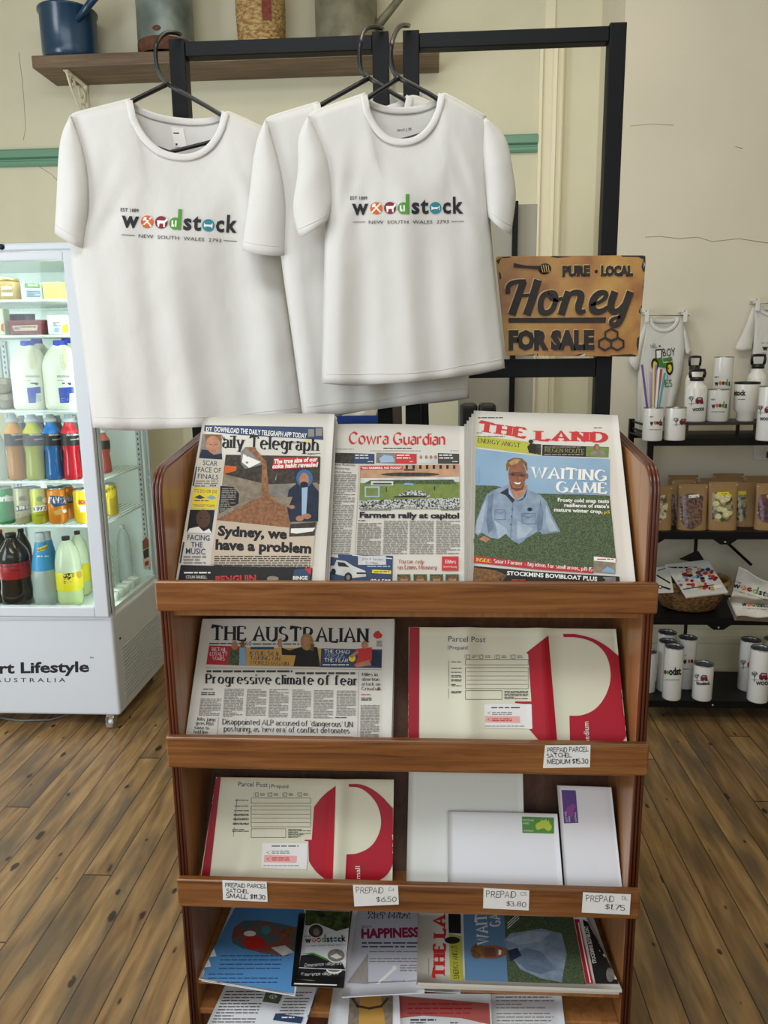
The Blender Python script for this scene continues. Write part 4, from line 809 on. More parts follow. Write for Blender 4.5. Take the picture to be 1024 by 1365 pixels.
r, mb = flat('brochure', 'top brochure with the town logo between two round pictures, beside the blue leaflet', 'brochure', cc(c11, BRO), zb+.0145, .002, part='card', m=GLOSS, group='village brochures on the low shelf')
D = Decal(mb, c11); D.poly([(570, 74), (757, 82), (752, 150), (700, 165), (640, 140), (566, 140)], mat('print_vineyard', '5d7038', .5, col2='20281a', nscale=60)); D.poly([(548, 268), (600, 262), (660, 290), (744, 262), (738, 328), (540, 318)], D_black); D.poly([(549, 262), (600, 256), (660, 282), (744, 254), (744, 262), (660, 290), (600, 264)], M_green); D.ell(612, 164, 36, 32, M_white); D.ell(612, 164, 31, 28, D_hedge); D.ell(614, 168, 14, 16, D_metal); D.ell(698, 268, 42, 32, M_white); D.ell(698, 268, 37, 27, D_metal); D.poly([(672, 272), (700, 260), (724, 276), (700, 284)], M_white)
D.logo((566, 216), (738, 210), 1.1); D.text('Experience village life', (562, 318), (722, 308), 13, M_white, 'hand', slant=.25); D.flush('printed_picture', r)
r, mb = flat('poster', 'pale art prize poster with a magenta heading, between the brochures and the sideways newspapers', 'poster', cc(c11, [(770, 60), (1090, 70), (1075, 425), (722, 444)]), zz+.0022, .003, group='loose sheets on the low shelves', m=GLOSS)
D = Decal(mb, c11); D.poly([(790, 70), (1080, 80), (1070, 390), (740, 404)], LGREY); D.text('BLAYNEY', (832, 92), (1026, 92), 18, INK, 'serif'); D.text('ART PRIZE', (830, 112), (1018, 110), 17, INK, 'serif')
D.text('2024:', (806, 150), (852, 150), 11, mat('print_magenta', '8f1f4a', .5)); D.text('HAPPINESS', (806, 194), (1052, 188), 40, MATS['print_magenta'], bold=.05)
for y in (212, 228): D.column(808, y, 1060, y+8, D_navy, 14, .45)
for y in (250, 280, 292): D.column(840, y, 1050, y+6, M_grey, 9, .5)
D.column(970, 308, 1050, 340, M_grey, 11, .5); D.poly([(835, 258), (745, 385), (835, 392)], mat('print_beige_fan', 'a99f98', .6, noise=.2, nscale=90, stretch=(6, 1, 1))); D.poly([(945, 318), (950, 330), (880, 392), (868, 388)], M_white); D.ell(947, 322, 10, 10, M_white); D.text('www.theoddsock.com', (832, 388), (1040, 380), 9, INK); D.flush('printed_poster', r)
# sideways stack of the farming paper
LS = [(566, 1214), (800, 1216), (838, 1318), (556, 1310)]
r0 = None
for k in range(3):
    top = k == 2
    r, mb = flat('newspaper', ['lowest paper of the sideways stack on the low shelf', 'middle paper of the sideways stack on the low shelf', 'sideways copy of the red titled paper, top of the stack on the low shelf'][k], 'newspaper', cc(c12, [(78+3*(2-k), 60), (752, 62), (864+k, 386-5*k), (76-2*(k == 1), 362-3*k)] if not top else [(84, 60), (725, 75), (876, 378), (78, 350)]), zz+.0075+.0078*k, .0072, part='pages', m=NEWS, group='papers stacked on the stand', curl=(lambda s, t: .004*math.sin(PI*s)*(1-t)) if top else (lambda s, t: 0))
D = Decal(mb, c12, cell=10)
D.text('THE LA', (184, 336), (186, 80), 44, M_red, 'slab', big=True); D.flush('masthead', r)
D.poly([(206, 342), (256, 344), (250, 170), (200, 160)], D_lime); D.text('ENERGY ANGST', (240, 336), (232, 205), 20, INK, 'serif'); D.poly([(200, 158), (248, 160), (246, 75), (198, 75)], D_black); D.ell(214, 186, 30, 14, INK); D.line([(122, 330), (122, 258)], 3, M_grey); D.flush('teaser_strip', r)
D.poly([(264, 342), (430, 348), (416, 80), (256, 75)], mat('print_sky_shadow', '5f86ab', .75)); D.poly([(430, 348), (735, 358), (684, 90), (416, 80)], D_field); D.poly([(440, 245), (412, 190), (440, 160), (560, 140), (640, 160), (660, 240), (640, 350), (560, 335), (480, 300)], D_shirt); D.poly([(440, 250), (500, 215), (560, 230), (620, 300), (560, 320), (500, 300)], mat('print_shirt_fold', '6f8299')); D.poly([(420, 185), (520, 150), (600, 155), (560, 190), (470, 205)], mat('print_shirt_light', 'a9b7c6')); D.ell(366, 232, 62, 27, MATS['print_tanned_face']); D.poly([(330, 215), (380, 214), (384, 250), (340, 252)], MATS['print_face_shadow']); D.ell(312, 230, 28, 28, D_hair); D.poly([(394, 222), (406, 226), (404, 242), (394, 244)], M_white); D.poly([(430, 226), (468, 216), (484, 246), (440, 270)], D_hood)
D.text('WAITI', (356, 205), (346, 70), 44, M_white, 'bserif', big=True); D.text('GA', (402, 132), (398, 80), 40, M_white, 'bserif', big=True)
for y in (100, 110, 120): D.line([(430, y+20), (474, y-20)], 3, M_white)
D.flush('cover_photo', r)
D.poly([(736, 356), (764, 356), (708, 105), (690, 105)], D_crimson); D.line([(752, 350), (706, 120)], 5, M_white); D.poly([(772, 356), (862, 358), (798, 105), (722, 105)], D_black); D.text('STOCKMINS BOVIBLOAT', (776, 275), (742, 130), 15, M_white, bold=.03); D.ell(830, 320, 16, 30, D_metal); D.flush('bottom_advertisement', r)
r, mb = flat('leaflet', 'plain white sheet jutting out beneath the sideways newspapers', 'leaflet', cc(c12, [(-60, 250), (250, 250), (246, 392), (-60, 372)]), zz+.0004, .0012, group='loose sheets on the low shelves')
# bottom-most shelf
z2 = .1056
r, mb = flat('information_sheet', 'printed text sheet with a green picture, bottom shelf below the blue leaflet', 'information sheet', cc(c11, [(255, 330), (640, 345), (545, 640), (110, 640)]), z2, .002, group='loose sheets on the low shelves')
D = Decal(mb, c11)
for y in range(420, 600, 13): D.column(232-.46*(y-410), y, 400-.35*(y-410), y+7, M_dgrey, 9, .45)
D.poly([(402, 415), (478, 420), (452, 475), (384, 466)], D_field); D.ell(430, 446, 18, 10, D_crowd)
for y in range(425, 520, 13): D.column(495-.4*(y-410), y, 600-.4*(y-410), y+6, M_dgrey, 9, .45)
D.poly([(440, 516), (558, 532), (548, 560), (428, 545)], D_navy); D.column(466, 540-10*.9, 520, 540-10*.1, M_white, 10); D.line([(618, 405), (560, 600)], 3, D_navy); D.flush('printed_text', r)
r, mb = flat('poster', 'poster with a person holding a bowl, bottom shelf under the art prize poster', 'poster', cc(c11, [(690, 380), (965, 390), (975, 640), (650, 640)]), z2+.004, .002, group='loose sheets on the low shelves')
D = Decal(mb, c11); D.poly([(758, 420), (940, 425), (938, 640), (742, 640)], D_tan); D.poly([(800, 440), (890, 440), (920, 640), (790, 640)], D_gold); D.line([(768, 450), (790, 485), (840, 494), (890, 485), (918, 452)], 10, D_dskin); D.flush('printed_picture', r)
r, mb = flat('poster', 'sheet with a salmon pink panel, bottom shelf under the sideways newspapers', 'poster', cc(c12, [(-5, 392), (365, 395), (372, 640), (-15, 640)]), z2, .002, group='loose sheets on the low shelves')
D = Decal(mb, c12); D.poly([(-2, 402), (356, 432), (362, 515), (250, 490), (100, 480), (-8, 492)], mat('print_salmon', 'b9605a', .6)); 
for y in (432, 450, 468): D.column(40, y, 290, y+8, D_crimson, 14, .35)
D.column(50, 494, 240, 502, INK, 10, .6); D.column(50, 506, 110, 512, M_dgrey, 8); D.column(205, 506, 235, 512, M_dgrey, 8); D.flush('printed_text', r)
r, mb = flat('information_sheet', 'grey printed text sheet at the right of the bottom shelf', 'information sheet', cc(c12, [(366, 396), (640, 400), (668, 640), (374, 640)]), z2+.004, .002, group='loose sheets on the low shelves')
D = Decal(mb, c12)
for y in (406, 420, 434, 448, 470, 484, 498, 512, 526): D.column(382+.05*(y-400), y, [520, 580, 500, 610, 600, 520, 610, 560, 600][(y//7) % 9], y+6, M_grey, 9, .45)
D.flush('printed_text', r)
# ------------------------------------------------------------------ black display racks, hangers, shirts, honey sign
BLK = mat('black_powder_coat', '08090a', .5, spec=.22, bump=.05, bscale=200)
BLKP = mat('black_plastic', '121214', .35)
YRK = 2.05
TB = .04
zt = at(380, 52, Y=YRK).z+.004
def rack(xa, xb, label, lower):
    r = thing('display_rack', label, 'rack', ((xa+xb)/2, YRK+TB/2, 0), 'black display racks')
    for x in (xa, xb-TB):
        mb = MB(); mb.box((x, YRK, .03), (x+TB, YRK+TB, zt+.006), BLK); mb.build('post', r, bevel=.002)
        mb = MB(); mb.box((x-.0, YRK-.16, 0), (x+TB, YRK+.26, .03), BLK); mb.build('foot', r, bevel=.002)
    mb = MB(); mb.box((xa+TB, YRK+.003, zt-.034), (xb-TB, YRK+TB-.003, zt), BLK); mb.build('top_rail', r, bevel=.002)
    for (z0, z1) in lower:
        mb = MB(); mb.box((xa+TB, YRK+.003, z0), (xb-TB, YRK+TB-.003, z1), BLK); mb.build('cross_rail', r, bevel=.002)
    return r
xa0, xa1 = at(224, 55, Y=YRK).x, at(518, 50, Y=YRK).x
xb0, xb1 = at(537, 50, Y=YRK).x, at(836, 40, Y=YRK).x
zl0, zl1 = at(740, 503, Y=YRK).z, at(740, 478, Y=YRK).z
rack(xa0, xa1, 'left black square tube rack behind the wider white shirts', [(zl0, zl1), (.2, .24)])
rack(xb0, xb1, 'right black square tube rack carrying the honey sign', [(zl0, zl1), (.2, .24)])
# --- t-shirts
CLOTH = mat('white_cotton_jersey', 'ebe8e2', .9, bump=.8, bscale=9, transl=.25, spec=.15)
RIB = mat('white_cotton_rib', 'ece9e4', .9, bump=.15, bscale=700, transl=.2, spec=.15)
def along(P, t):
    d = [0]
    for a, b in zip(P, P[1:]): d.append(d[-1]+math.dist(a, b))
    x = t*d[-1]
    for i in range(len(P)-1):
        if x <= d[i+1] or i == len(P)-2:
            u = (x-d[i])/((d[i+1]-d[i]) or 1); return (lerp(P[i][0], P[i+1][0], u), lerp(P[i][1], P[i+1][1], u))
def shirt(name, label, group, Y, shL, nL, nR, shR, dipf, dipb, left, right, hemf, sleeves, depth=.035, seed=1, folds=.007, cw=9, cat='shirt', scale=1.0):
    """hanging t-shirt: a body lofted between its outline curves, tube sleeves and a ribbed collar; the curves are measured in pixels at distance Y"""
    rnd = random.Random(seed); ph = [rnd.uniform(0, 6) for _ in range(6)]
    root = thing(name, label, cat, at(*along(hemf, .5), Y=Y), group)
    sl = (nL[0]-shL[0])/(shR[0]-shL[0]); sr = (nR[0]-shL[0])/(shR[0]-shL[0])
    def top(s, dip):
        if s <= sl: return (lerp(shL[0], nL[0], s/sl), lerp(shL[1], nL[1], (s/sl)**.85))
        if s >= sr: u = (s-sr)/(1-sr); return (lerp(nR[0], shR[0], u), lerp(nR[1], shR[1], u**1.18))
        u = (s-sl)/(sr-sl); return (lerp(nL[0], nR[0], u), lerp(nL[1], nR[1], u)+dip*(max(0, 1-abs(2*u-1)**2.3))**.62)
    L, Rr = smooth(left), smooth(right); B = smooth(hemf)
    def P2(s, t, dip):
        T = top(s, dip); b = along(B, s); l = along(L, t); r = along(Rr, t)
        c0, c1, c2, c3 = top(0, dip), top(1, dip), B[0], B[-1]
        return tuple((1-t)*T[i]+t*b[i]+(1-s)*l[i]+s*r[i]-((1-s)*(1-t)*c0[i]+s*(1-t)*c1[i]+(1-s)*t*c2[i]+s*t*c3[i]) for i in (0, 1))
    def dep(s, t, sg):
        prof = max(0, 1-abs(2*s-1)**3.2)**.5
        nk = max(0, math.sin(PI*min(1, max(0, (s-sl)/(sr-sl))))) if sl < s < sr else 0
        ramp = max(min(1, t/.22)**.6, .55*nk**.5)
        d = (.0125*min(1, prof*1.5)+(depth-.0125)*prof*ramp)
        f = folds*(math.sin(s*17+ph[0]+1.2*t)*.5+math.sin(s*31+ph[1]-.8*t)*.3+math.sin(s*9+ph[2]+sg)*.7)*min(1, t*1.4)*prof**.5
        f += folds*.25*math.sin(s*7+t*9+ph[3])*prof
        for a_, sx_ in ((s, 1), (1-s, -1)): f += folds*.22*math.sin((a_*1.5+t*1.1)*26+ph[4])*math.exp(-((a_-.14)/.12)**2-((t-.3)/.16)**2)
        return sg*d+f
    nu, nv = 48, 40
    def fr(u, v): x, y = P2(u, v, dipf); return at(x, y, Y=Y+dep(u, v, -1))
    def bk(u, v): x, y = P2(u, v, dipb); return at(x, y+2*math.sin(u*9), Y=Y+dep(u, v, 1)+.002)
    mf = MB(); mf.grid(fr, nu, nv, CLOTH); of = mf.build('front_panel', root, solid=.0012)
    mk = MB(); mk.grid(bk, nu, nv, CLOTH); mk.build('back_panel', root, solid=.0012)
    for (u0, u1) in ((0.0, sl), (sr, 1.0)):                         # shoulder seam over the hanger
        def sh(u, v, u0=u0, u1=u1):
            s = lerp(u0, u1, u); a = fr(s, 0); b = bk(s, 0); p = a.lerp(b, v); p.z += .004*math.sin(PI*v)*math.sin(PI*min(1, u*8)*.5)*1.5; return p
        mb = MB(); mb.grid(sh, 16, 6, CLOTH); mb.build('shoulder_seam', root, solid=.0012)
    # collar
    n = 26; cw2 = cw
    def ring(dip, sg, w, yo):
        def f(u, v):
            s = lerp(sl, sr, u); x, y = top(s, dip)
            x0, y0 = top(lerp(sl, sr, max(0, u-.03)), dip); x1, y1 = top(lerp(sl, sr, min(1, u+.03)), dip)
            l = math.hypot(x1-x0, y1-y0) or 1; nx, ny = -(y1-y0)/l, (x1-x0)/l
            ee = (v-.3)*w
            return at(x+nx*ee, y+ny*ee, Y=Y+dep(s, 0.0 if v < .3 else .03, sg)+yo-.002*math.sin(PI*v))
        return f
    mb = MB(); mb.grid(ring(dipf, -1, cw2, -.003), n, 4, RIB); co_ = mb.build('collar', root, solid=.003)
    mb = MB(); mb.grid(ring(dipb, 1, cw2, -.0005), n, 4, RIB); mb.build('back_collar', root, solid=.003)
    # sleeves
    for (outer, inner, sd, yo) in sleeves:
        O, I = smooth(outer), smooth(inner); ns, nt_ = 28, 18
        def sf(u, v, O=O, I=I, sd=sd, yo=yo):
            a = along(O, v); b = along(I, v); an = 2*PI*u; s = .5-.5*math.cos(an)
            x, y = lerp(a[0], b[0], s), lerp(a[1], b[1], s)
            yy = Y+yo-sd*math.sin(an)*(.35+.65*min(1, v*2.2))+.003*math.sin(v*9+u*5+ph[4])*v
            return at(x, y+3*math.sin(an)*v, Y=yy)
        mb = MB(); mb.grid(sf, ns, nt_, CLOTH, closed=True); o = mb.build('sleeve', root, solid=.0012)
        mb = MB()                                                  # stitched hem at the cuff
        mb.tube([sf(k/24, .93)+Vector((0, -.0012 if k < 12 else .0012, 0)) for k in range(24)], .0008, RIB, 4, closed=True); mb.build('cuff_stitching', o)
    mb = MB(); mb.tube([fr(k/40, .965)+Vector((0, -.0012, 0)) for k in range(41)], .0008, RIB, 4); mb.build('hem_stitching', of)
    return root, mf, mk
gS = 'white town logo t-shirts'
cA = (100, 200, 3.938); cF = (400, 120, 3.531)
rA, fA, bA = shirt('t_shirt', 'leftmost white adult t-shirt with the town logo, nearest the drinks fridge', gS, 1.978,
    (92, 156), (174, 134), (299, 149), (358, 176), 66, 18,
    [(92, 156), (100, 180), (112, 230), (106, 290), (90, 322), (108, 440), (124, 570)], [(358, 176), (362, 240), (374, 330), (390, 440), (407, 556)],
    [(124, 570), (190, 573), (270, 569), (340, 565), (407, 556)],
    [([(93, 155), (79, 185), (76, 260), (73, 310)], [(95, 158), (113, 200), (120, 270), (112, 331)], .035, -.006)], seed=3, folds=.013, depth=.03)
D = Decal(fA, cA, eps=.0022, cell=4); D.logo((245, 403), (850, 437)); D.flush('printed_logo', rA)
D = Decal(bA, (0, 0, 2.926), eps=.0025); D.poly([(668, 496), (716, 502), (732, 578), (682, 572)], M_white); D.column(678, 526-9*.9, 712, 526-9*.1, INK, 9); D.rect(686, 560, 694, 568, INK); D.flush('neck_label', rA)
rB, fB, bB = shirt('t_shirt', 'white t-shirt half hidden behind the front one, its hem hanging lower', gS, 1.905,
    (352, 162), (424, 138), (545, 128), (640, 170), 70, 16,
    [(352, 162), (358, 190), (368, 240), (372, 300), (375, 350), (390, 450), (404, 557)], [(640, 170), (630, 250), (625, 400), (625, 530)],
    [(404, 557), (470, 550), (560, 538), (625, 530)],
    [([(353, 161), (340, 192), (332, 270), (323, 333)], [(356, 165), (374, 220), (383, 285), (379, 340)], .033, -.008)], seed=5, folds=.010, depth=.022)
D = Decal(fB, (340, 0, 2.844), eps=.0016); D.line([(214, 846), (262, 840)], 2.2, INK); D.flush('printed_logo', rB)
rC, fC, bC = shirt('t_shirt', 'foremost white t-shirt with the town logo, hanging in front of the others', gS, 1.81,
    (409, 156), (487, 127), (588, 125), (648, 158), 62, 20,
    [(409, 156), (420, 200), (436, 250), (434, 300), (431, 400), (429, 511)], [(648, 158), (650, 210), (652, 280), (662, 390), (673, 490)],
    [(429, 511), (500, 513), (600, 504), (673, 490)],
    [([(410, 155), (396, 185), (399, 225), (389, 280), (399, 316)], [(412, 158), (436, 200), (446, 258), (438, 292)], .032, -.008),
     ([(647, 157), (676, 180), (684, 230), (689, 262), (681, 312)], [(645, 160), (643, 205), (647, 250), (651, 288)], .03, -.006)], seed=9, folds=.011)
D = Decal(fC, cF, eps=.0022, cell=4); D.logo((245, 586), (768, 583)); D.flush('printed_logo', rC)
D = Decal(bC, cF, eps=.0025); D.text('anvil | M', (458, 194), (524, 190), 12, INK); D.flush('neck_label', rC)
# fourth shirt, only its collar and shoulder show between the posts
rE, fE, bE = shirt('t_shirt', 'white t-shirt behind the racks, only its collar showing between the middle posts', gS, 2.2,
    (505, 140), (524, 122), (560, 122), (640, 168), 14, 5,
    [(505, 140), (500, 180), (500, 300), (500, 470)], [(640, 168), (636, 200), (630, 300), (628, 470)], [(500, 470), (560, 474), (628, 470)],
    [([(503, 142), (494, 180), (490, 230)], [(512, 150), (512, 190), (508, 235)], .02, 0)], seed=11, folds=.006, cw=6, depth=.02)
# --- hangers: black plastic, hooked over the racks
def hanger(label, Y, apex, hookp, armL, armR, ybar, yhook):
    r = thing('coat_hanger', label, 'hanger', at(*apex, Y=Y), 'black plastic hangers')
    ap = at(*apex, Y=Y)
    P = smooth(hookp, 2); n = len(P)
    mb = MB(); mb.tube([at(x, y, Y=lerp(Y, yhook, max(0, (i/(n-1)-.5)/.5))) for i, (x, y) in enumerate(P)], .0052, BLKP, 8); mb.build('hook', r)
    for arm in (armL, armR):
        mb = MB(); a2 = smooth(arm, 1); mb.tube([at(x, y, Y=Y) for x, y in a2], .0075, BLKP, 8, flat=.7); mb.build('arm', r)
    mb = MB(); mb.tube([at(armL[-1][0], armL[-1][1], Y=Y), at((armL[-1][0]+armR[-1][0])/2, max(armL[-1][1], armR[-1][1])+26, Y=Y), at(armR[-1][0], armR[-1][1], Y=Y)], .005, BLKP, 8); mb.build('bottom_bar', r)
    return r
yb = YRK+.012
hanger('black hanger inside the leftmost t-shirt, hooked over the left rack', 1.978, (223, 112), [(223, 112), (212, 100), (207, 78), (208, 58), (218, 44), (232, 43), (241, 46)], [(223, 112), (172, 137), (122, 165)], [(223, 112), (294, 152), (330, 177)], 0, yb)
hanger('black hanger inside the half hidden t-shirt, hooked over the right end of left rack', 1.905, (492, 104), [(492, 104), (481, 96), (479, 78), (480, 56), (486, 38), (498, 35), (510, 38)], [(492, 104), (424, 142), (384, 166)], [(492, 104), (540, 134), (600, 164)], 0, yb)
hanger('black hanger inside the foremost t-shirt, hooked over the left end of right rack', 1.81, (532, 104), [(532, 104), (523, 94), (520, 70), (524, 50), (533, 33), (545, 34)], [(532, 104), (487, 133), (438, 163)], [(532, 104), (586, 132), (622, 162)], 0, yb)
# --- tin sign
YS = 2.035
gold = bpy.data.materials.new('rusted_amber_enamel'); MATS['rusted_amber_enamel'] = gold; gold.use_nodes = True
nt = gold.node_tree; b = nt.nodes['Principled BSDF']; tc = nd(nt, 'ShaderNodeTexCoord'); nz = nd(nt, 'ShaderNodeTexNoise'); nz.inputs['Scale'].default_value = 9; nz.inputs['Detail'].default_value = 7
nt.links.new(tc.outputs['Object'], nz.inputs['Vector']); cr = nd(nt, 'ShaderNodeValToRGB'); e = cr.color_ramp.elements; e[0].position = .3; e[0].color = hx('8a4c24'); e[1].position = .7; e[1].color = hx('d0a452'); q = e.new(.5); q.color = hx('b98440')
nt.links.new(nz.outputs['Fac'], cr.inputs[0]); nt.links.new(cr.outputs[0], b.inputs['Base Color']); b.inputs['Roughness'].default_value = .4
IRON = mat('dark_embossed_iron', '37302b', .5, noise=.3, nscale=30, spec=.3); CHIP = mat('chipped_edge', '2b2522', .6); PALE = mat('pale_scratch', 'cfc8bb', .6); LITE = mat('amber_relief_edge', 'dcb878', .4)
cS = (640, 320, 4.2667)
sc_ = cc(cS, [(90, 92), (945, 86), (900, 664), (146, 656)])
# the sheet is bowed a little: right edge hangs nearer
def sign_pt(x, y, o=0): return at(x, y, Y=YS-.012-o)
sign = thing('tin_sign', 'amber tin sign reading honey for sale, on the right rack', 'sign', tuple(at(*sc_[2], Y=YS)))
rr = 16
def rc(cx, cy, a0, a1): return [(cx+rr*math.cos(math.radians(a)), cy+rr*math.sin(math.radians(a))) for a in np.linspace(a0, a1, 6)]
out = rc(90+rr, 92+rr, 180, 270)+rc(945-rr, 86+rr, 270, 360)+rc(900-rr, 664-rr, 0, 90)+rc(146+rr, 656-rr, 90, 180)
mb = MB(); mb.prism([sign_pt(*p) for p in cc(cS, out)], (0, .003, 0), gold); mb.build('plate', sign, bevel=.001)
D = Decal(mb, cS, eps=.0003)
for pts in ([(92, 100), (170, 93), (176, 100), (120, 104), (104, 140), (94, 120)], [(390, 88), (530, 88), (524, 95), (440, 102), (400, 96)], [(800, 87), (942, 88), (943, 180), (926, 178), (918, 150), (930, 110), (900, 97), (810, 95)], [(940, 200), (944, 200), (934, 290), (924, 270)], [(106, 180), (118, 190), (122, 215), (112, 228)], [(922, 370), (912, 380), (902, 410), (914, 420), (920, 400)], [(908, 545), (894, 560), (890, 600), (900, 640), (904, 600)], [(740, 655), (860, 648), (890, 655), (884, 662), (740, 661)], [(250, 656), (330, 646), (330, 656)], [(530, 658), (570, 648), (600, 644), (606, 655)]): D.poly(pts, CHIP); D.flush('chipped_patch', sign)
for pts in ([(300, 655), (322, 648), (324, 655)], [(560, 660), (596, 645), (604, 650), (590, 660)], [(915, 380), (920, 395), (912, 415)], [(932, 120), (938, 140), (930, 160)]): D.poly(pts, PALE); D.flush('bright_scratch', sign)
def emb(mbx, pts, mt, lift=.004):  # raised lettering: strip polygon extruded off the plate
    P = [sign_pt(*p, o=.0) for p in cc(cS, pts)]; mbx.prism(P, (0, -lift, 0), mt)
_lk = [0]
def stroke3(mbx, path, wds, mt, lift=.004, sm=2):
    _lk[0] += 1; lift += (_lk[0] % 12)*.00012
    P = smooth(path, sm); n = len(P); L = []; R = []
    for i in range(n):
        a, b = P[max(i-1, 0)], P[min(i+1, n-1)]; l = math.dist(a, b) or 1
        dx, dy = (b[0]-a[0])/l, (b[1]-a[1])/l; t = i/(n-1)*(len(wds)-1); k = min(int(t), len(wds)-2) if len(wds) > 1 else 0
        w_ = (lerp(wds[k], wds[k+1], t-k) if len(wds) > 1 else wds[0])/2
        L.append((P[i][0]-dy*w_, P[i][1]+dx*w_)); R.append((P[i][0]+dy*w_, P[i][1]-dx*w_))
    F = [sign_pt(*p, o=lift) for p in cc(cS, L+R)]; Bk = [sign_pt(*p, o=0) for p in cc(cS, L+R)]
    vs = F+Bk; N = 2*n; fs = []
    for i in range(n-1): fs += [(i, i+1, n+i+1, n+i), (i, N+i, N+i+1, i+1), (n+i, n+i+1, N+n+i+1, N+n+i)]
    fs += [(0, n, N+n, N), (n-1, N+n-1, N+2*n-1, 2*n-1)]
    mbx.add(vs, fs, mt)
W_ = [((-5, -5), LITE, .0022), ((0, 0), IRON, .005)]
hm = MB()
for (ox, oy), mt_, lf in W_:
    def st(path, w_): stroke3(hm, [(x+ox, y+oy) for x, y in path], [q_*1.22 for q_ in w_], mt_, lf)
    st([(160, 305), (156, 270), (175, 245), (215, 235), (262, 233)], [22, 22, 16]); st([(248, 234), (215, 330), (182, 425)], [34, 36]); st([(330, 226), (300, 330), (266, 425)], [36, 38]); st([(215, 316), (300, 312)], [14])
    st([(400, 300), (360, 310), (342, 360), (348, 405), (375, 418), (410, 402), (432, 350), (430, 305), (402, 296), (396, 320), (425, 345), (470, 330)], [24, 26, 30, 26, 24, 26, 18, 14])
    st([(505, 292), (485, 350), (462, 425)], [34, 34]); st([(490, 330), (530, 295), (572, 300), (576, 330), (556, 385), (570, 415), (600, 400)], [12, 24, 34, 34, 26, 12])
    st([(630, 370), (690, 350), (725, 315), (705, 292), (660, 310), (634, 365), (645, 405), (690, 410), (735, 375)], [12, 16, 22, 26, 34, 34, 26, 12])
    st([(768, 292), (740, 370), (755, 412), (795, 400), (830, 350)], [34, 34, 26, 18]); st([(856, 292), (825, 380), (795, 470), (765, 488), (742, 470), (755, 446), (800, 436)], [34, 34, 30, 24, 16, 12])
hm.build('script_lettering', sign)
hm = MB(); emb(hm, [(162, 444), (716, 440), (712, 470), (164, 470)], IRON); hm.build('underline_bar', sign, bevel=.001)
def block(txt, p0, p1, h, slim=.07):
    m2 = MB(); V, Fc, W = sans(txt, slim); ex = ((p1[0]-p0[0])/W, (p1[1]-p0[1])/W)
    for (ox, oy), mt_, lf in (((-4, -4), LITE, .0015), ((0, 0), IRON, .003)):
        pts = [(p0[0]+ex[0]*x+ox, p0[1]+ex[1]*x-h*y+oy) for x, y in V]
        m2.add([sign_pt(*p, o=lf) for p in cc(cS, pts)], Fc, mt_)
    m2.build('block_lettering', sign, solid=.002)
block('PURE', (468, 203), (626, 200), 56); block('LOCAL', (688, 200), (870, 200), 54); block('FOR SALE', (162, 618), (650, 616), 102)
m2 = MB(); m2.lathe([(.0, 0), (.0038, 0), (.0038, .004), (0, .004)], (0, 0, 0), IRON, 12); dot = sign_pt(*cc(cS, [(660, 178)])[0]); m2.v = [Vector((v.x+dot.x, dot.y-v.z, dot.z+v.y)) for v in m2.v]; m2.build('dot', sign)
m2 = MB(); stroke3(m2, [(194, 142), (260, 152), (340, 156)], [24, 14, 20], IRON, .005); m2.build('dipper_handle', sign)
m2 = MB(); dc = sign_pt(*cc(cS, [(368, 164)])[0]); m2.lathe([(0, 0), (.0155, .0005), (.0155, .004), (.011, .009), (0, .011)], (0, 0, 0), IRON, 20); m2.v = [Vector((v.x+dc.x, dc.y-v.z, dc.z+v.y*.85)) for v in m2.v]; od = m2.build('dipper_head', sign)
m2 = MB()
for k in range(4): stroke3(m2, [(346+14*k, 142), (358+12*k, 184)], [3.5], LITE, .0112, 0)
m2.build('dipper_grooves', od)
for (cx, cy) in ((748, 540), (712, 590), (782, 590)):
    m2 = MB(); ho = [(cx+40*math.cos(math.radians(60*k+30)), cy+36*math.sin(math.radians(60*k+30))) for k in range(7)]
    stroke3(m2, ho, [11], IRON, .004, 0); m2.build('honeycomb_cell', sign)
# ------------------------------------------------------------------ drinks fridge and what stands in it
FW = mat('fridge_white_enamel', 'd3d8de', .35); FG = mat('fridge_grey_side', 'b9bfc2', .4); FIN = mat('fridge_liner', 'dfe9e4', .45); DARK = mat('black_gasket', '18191b', .5)
FGL = glass('fridge_glass', 'fbfffd')
WIRE = mat('white_coated_wire', 'e8f0ee', .35); CHR = mat('chrome', 'c9c9c9', .25, metal=1)
YFR = 2.99; YFB = 3.56
FX1 = at(140, 700, Y=YFR).x-.004; FX0 = FX1-.68
zb0, zb1 = at(80, 953, Y=YFR).z, at(80, 821, Y=YFR).z           # base cabinet
zd1, ztp = at(60, 335, Y=YFR).z, at(60, 322, Y=YFR).z
fr_ = thing('drinks_fridge', 'tall white glass fronted drinks fridge with lit shelves, left of the stand', 'fridge', ((FX0+FX1)/2, (YFR+YFB)/2, 0))
mb = MB(); mb.box((FX0, YFR, zb0), (FX1, YFB, zb1), FW); ob = mb.build('base_cabinet', fr_, bevel=.012, segs=3)
mb = MB()
for k in range(15):
    z = zb0+.05+.016*k; y0 = YFR+.07; mb.box((FX1-.001, y0, z), (FX1+.003, YFB-.04-.0*k, z+.006), FG)
mb.build('vent_slats', fr_)
mb = MB()
for y, z in ((YFR+.06, zb1-.12), (YFB-.05, zb1-.06)): mb.tube([(FX1-.001, y, z), (FX1+.003, y, z)], .006, DARK, 8)
o_ = mb.build('screws', fr_)
mb = MB(); mb.box((FX0, YFR+.005, zd1), (FX1, YFB, ztp), FW); mb.build('header', fr_, bevel=.01)
mb = MB(); mb.tube([at(2, 329, Y=YFR+.004), at(2, 329, Y=YFR-.001)], .011, DARK, 12); mb.build('lock', fr_)
mb = MB(); mb.box((FX0+.02, YFB-.02, zb1), (FX1-.02, YFB, zd1), FIN); mb.build('back_wall', fr_)
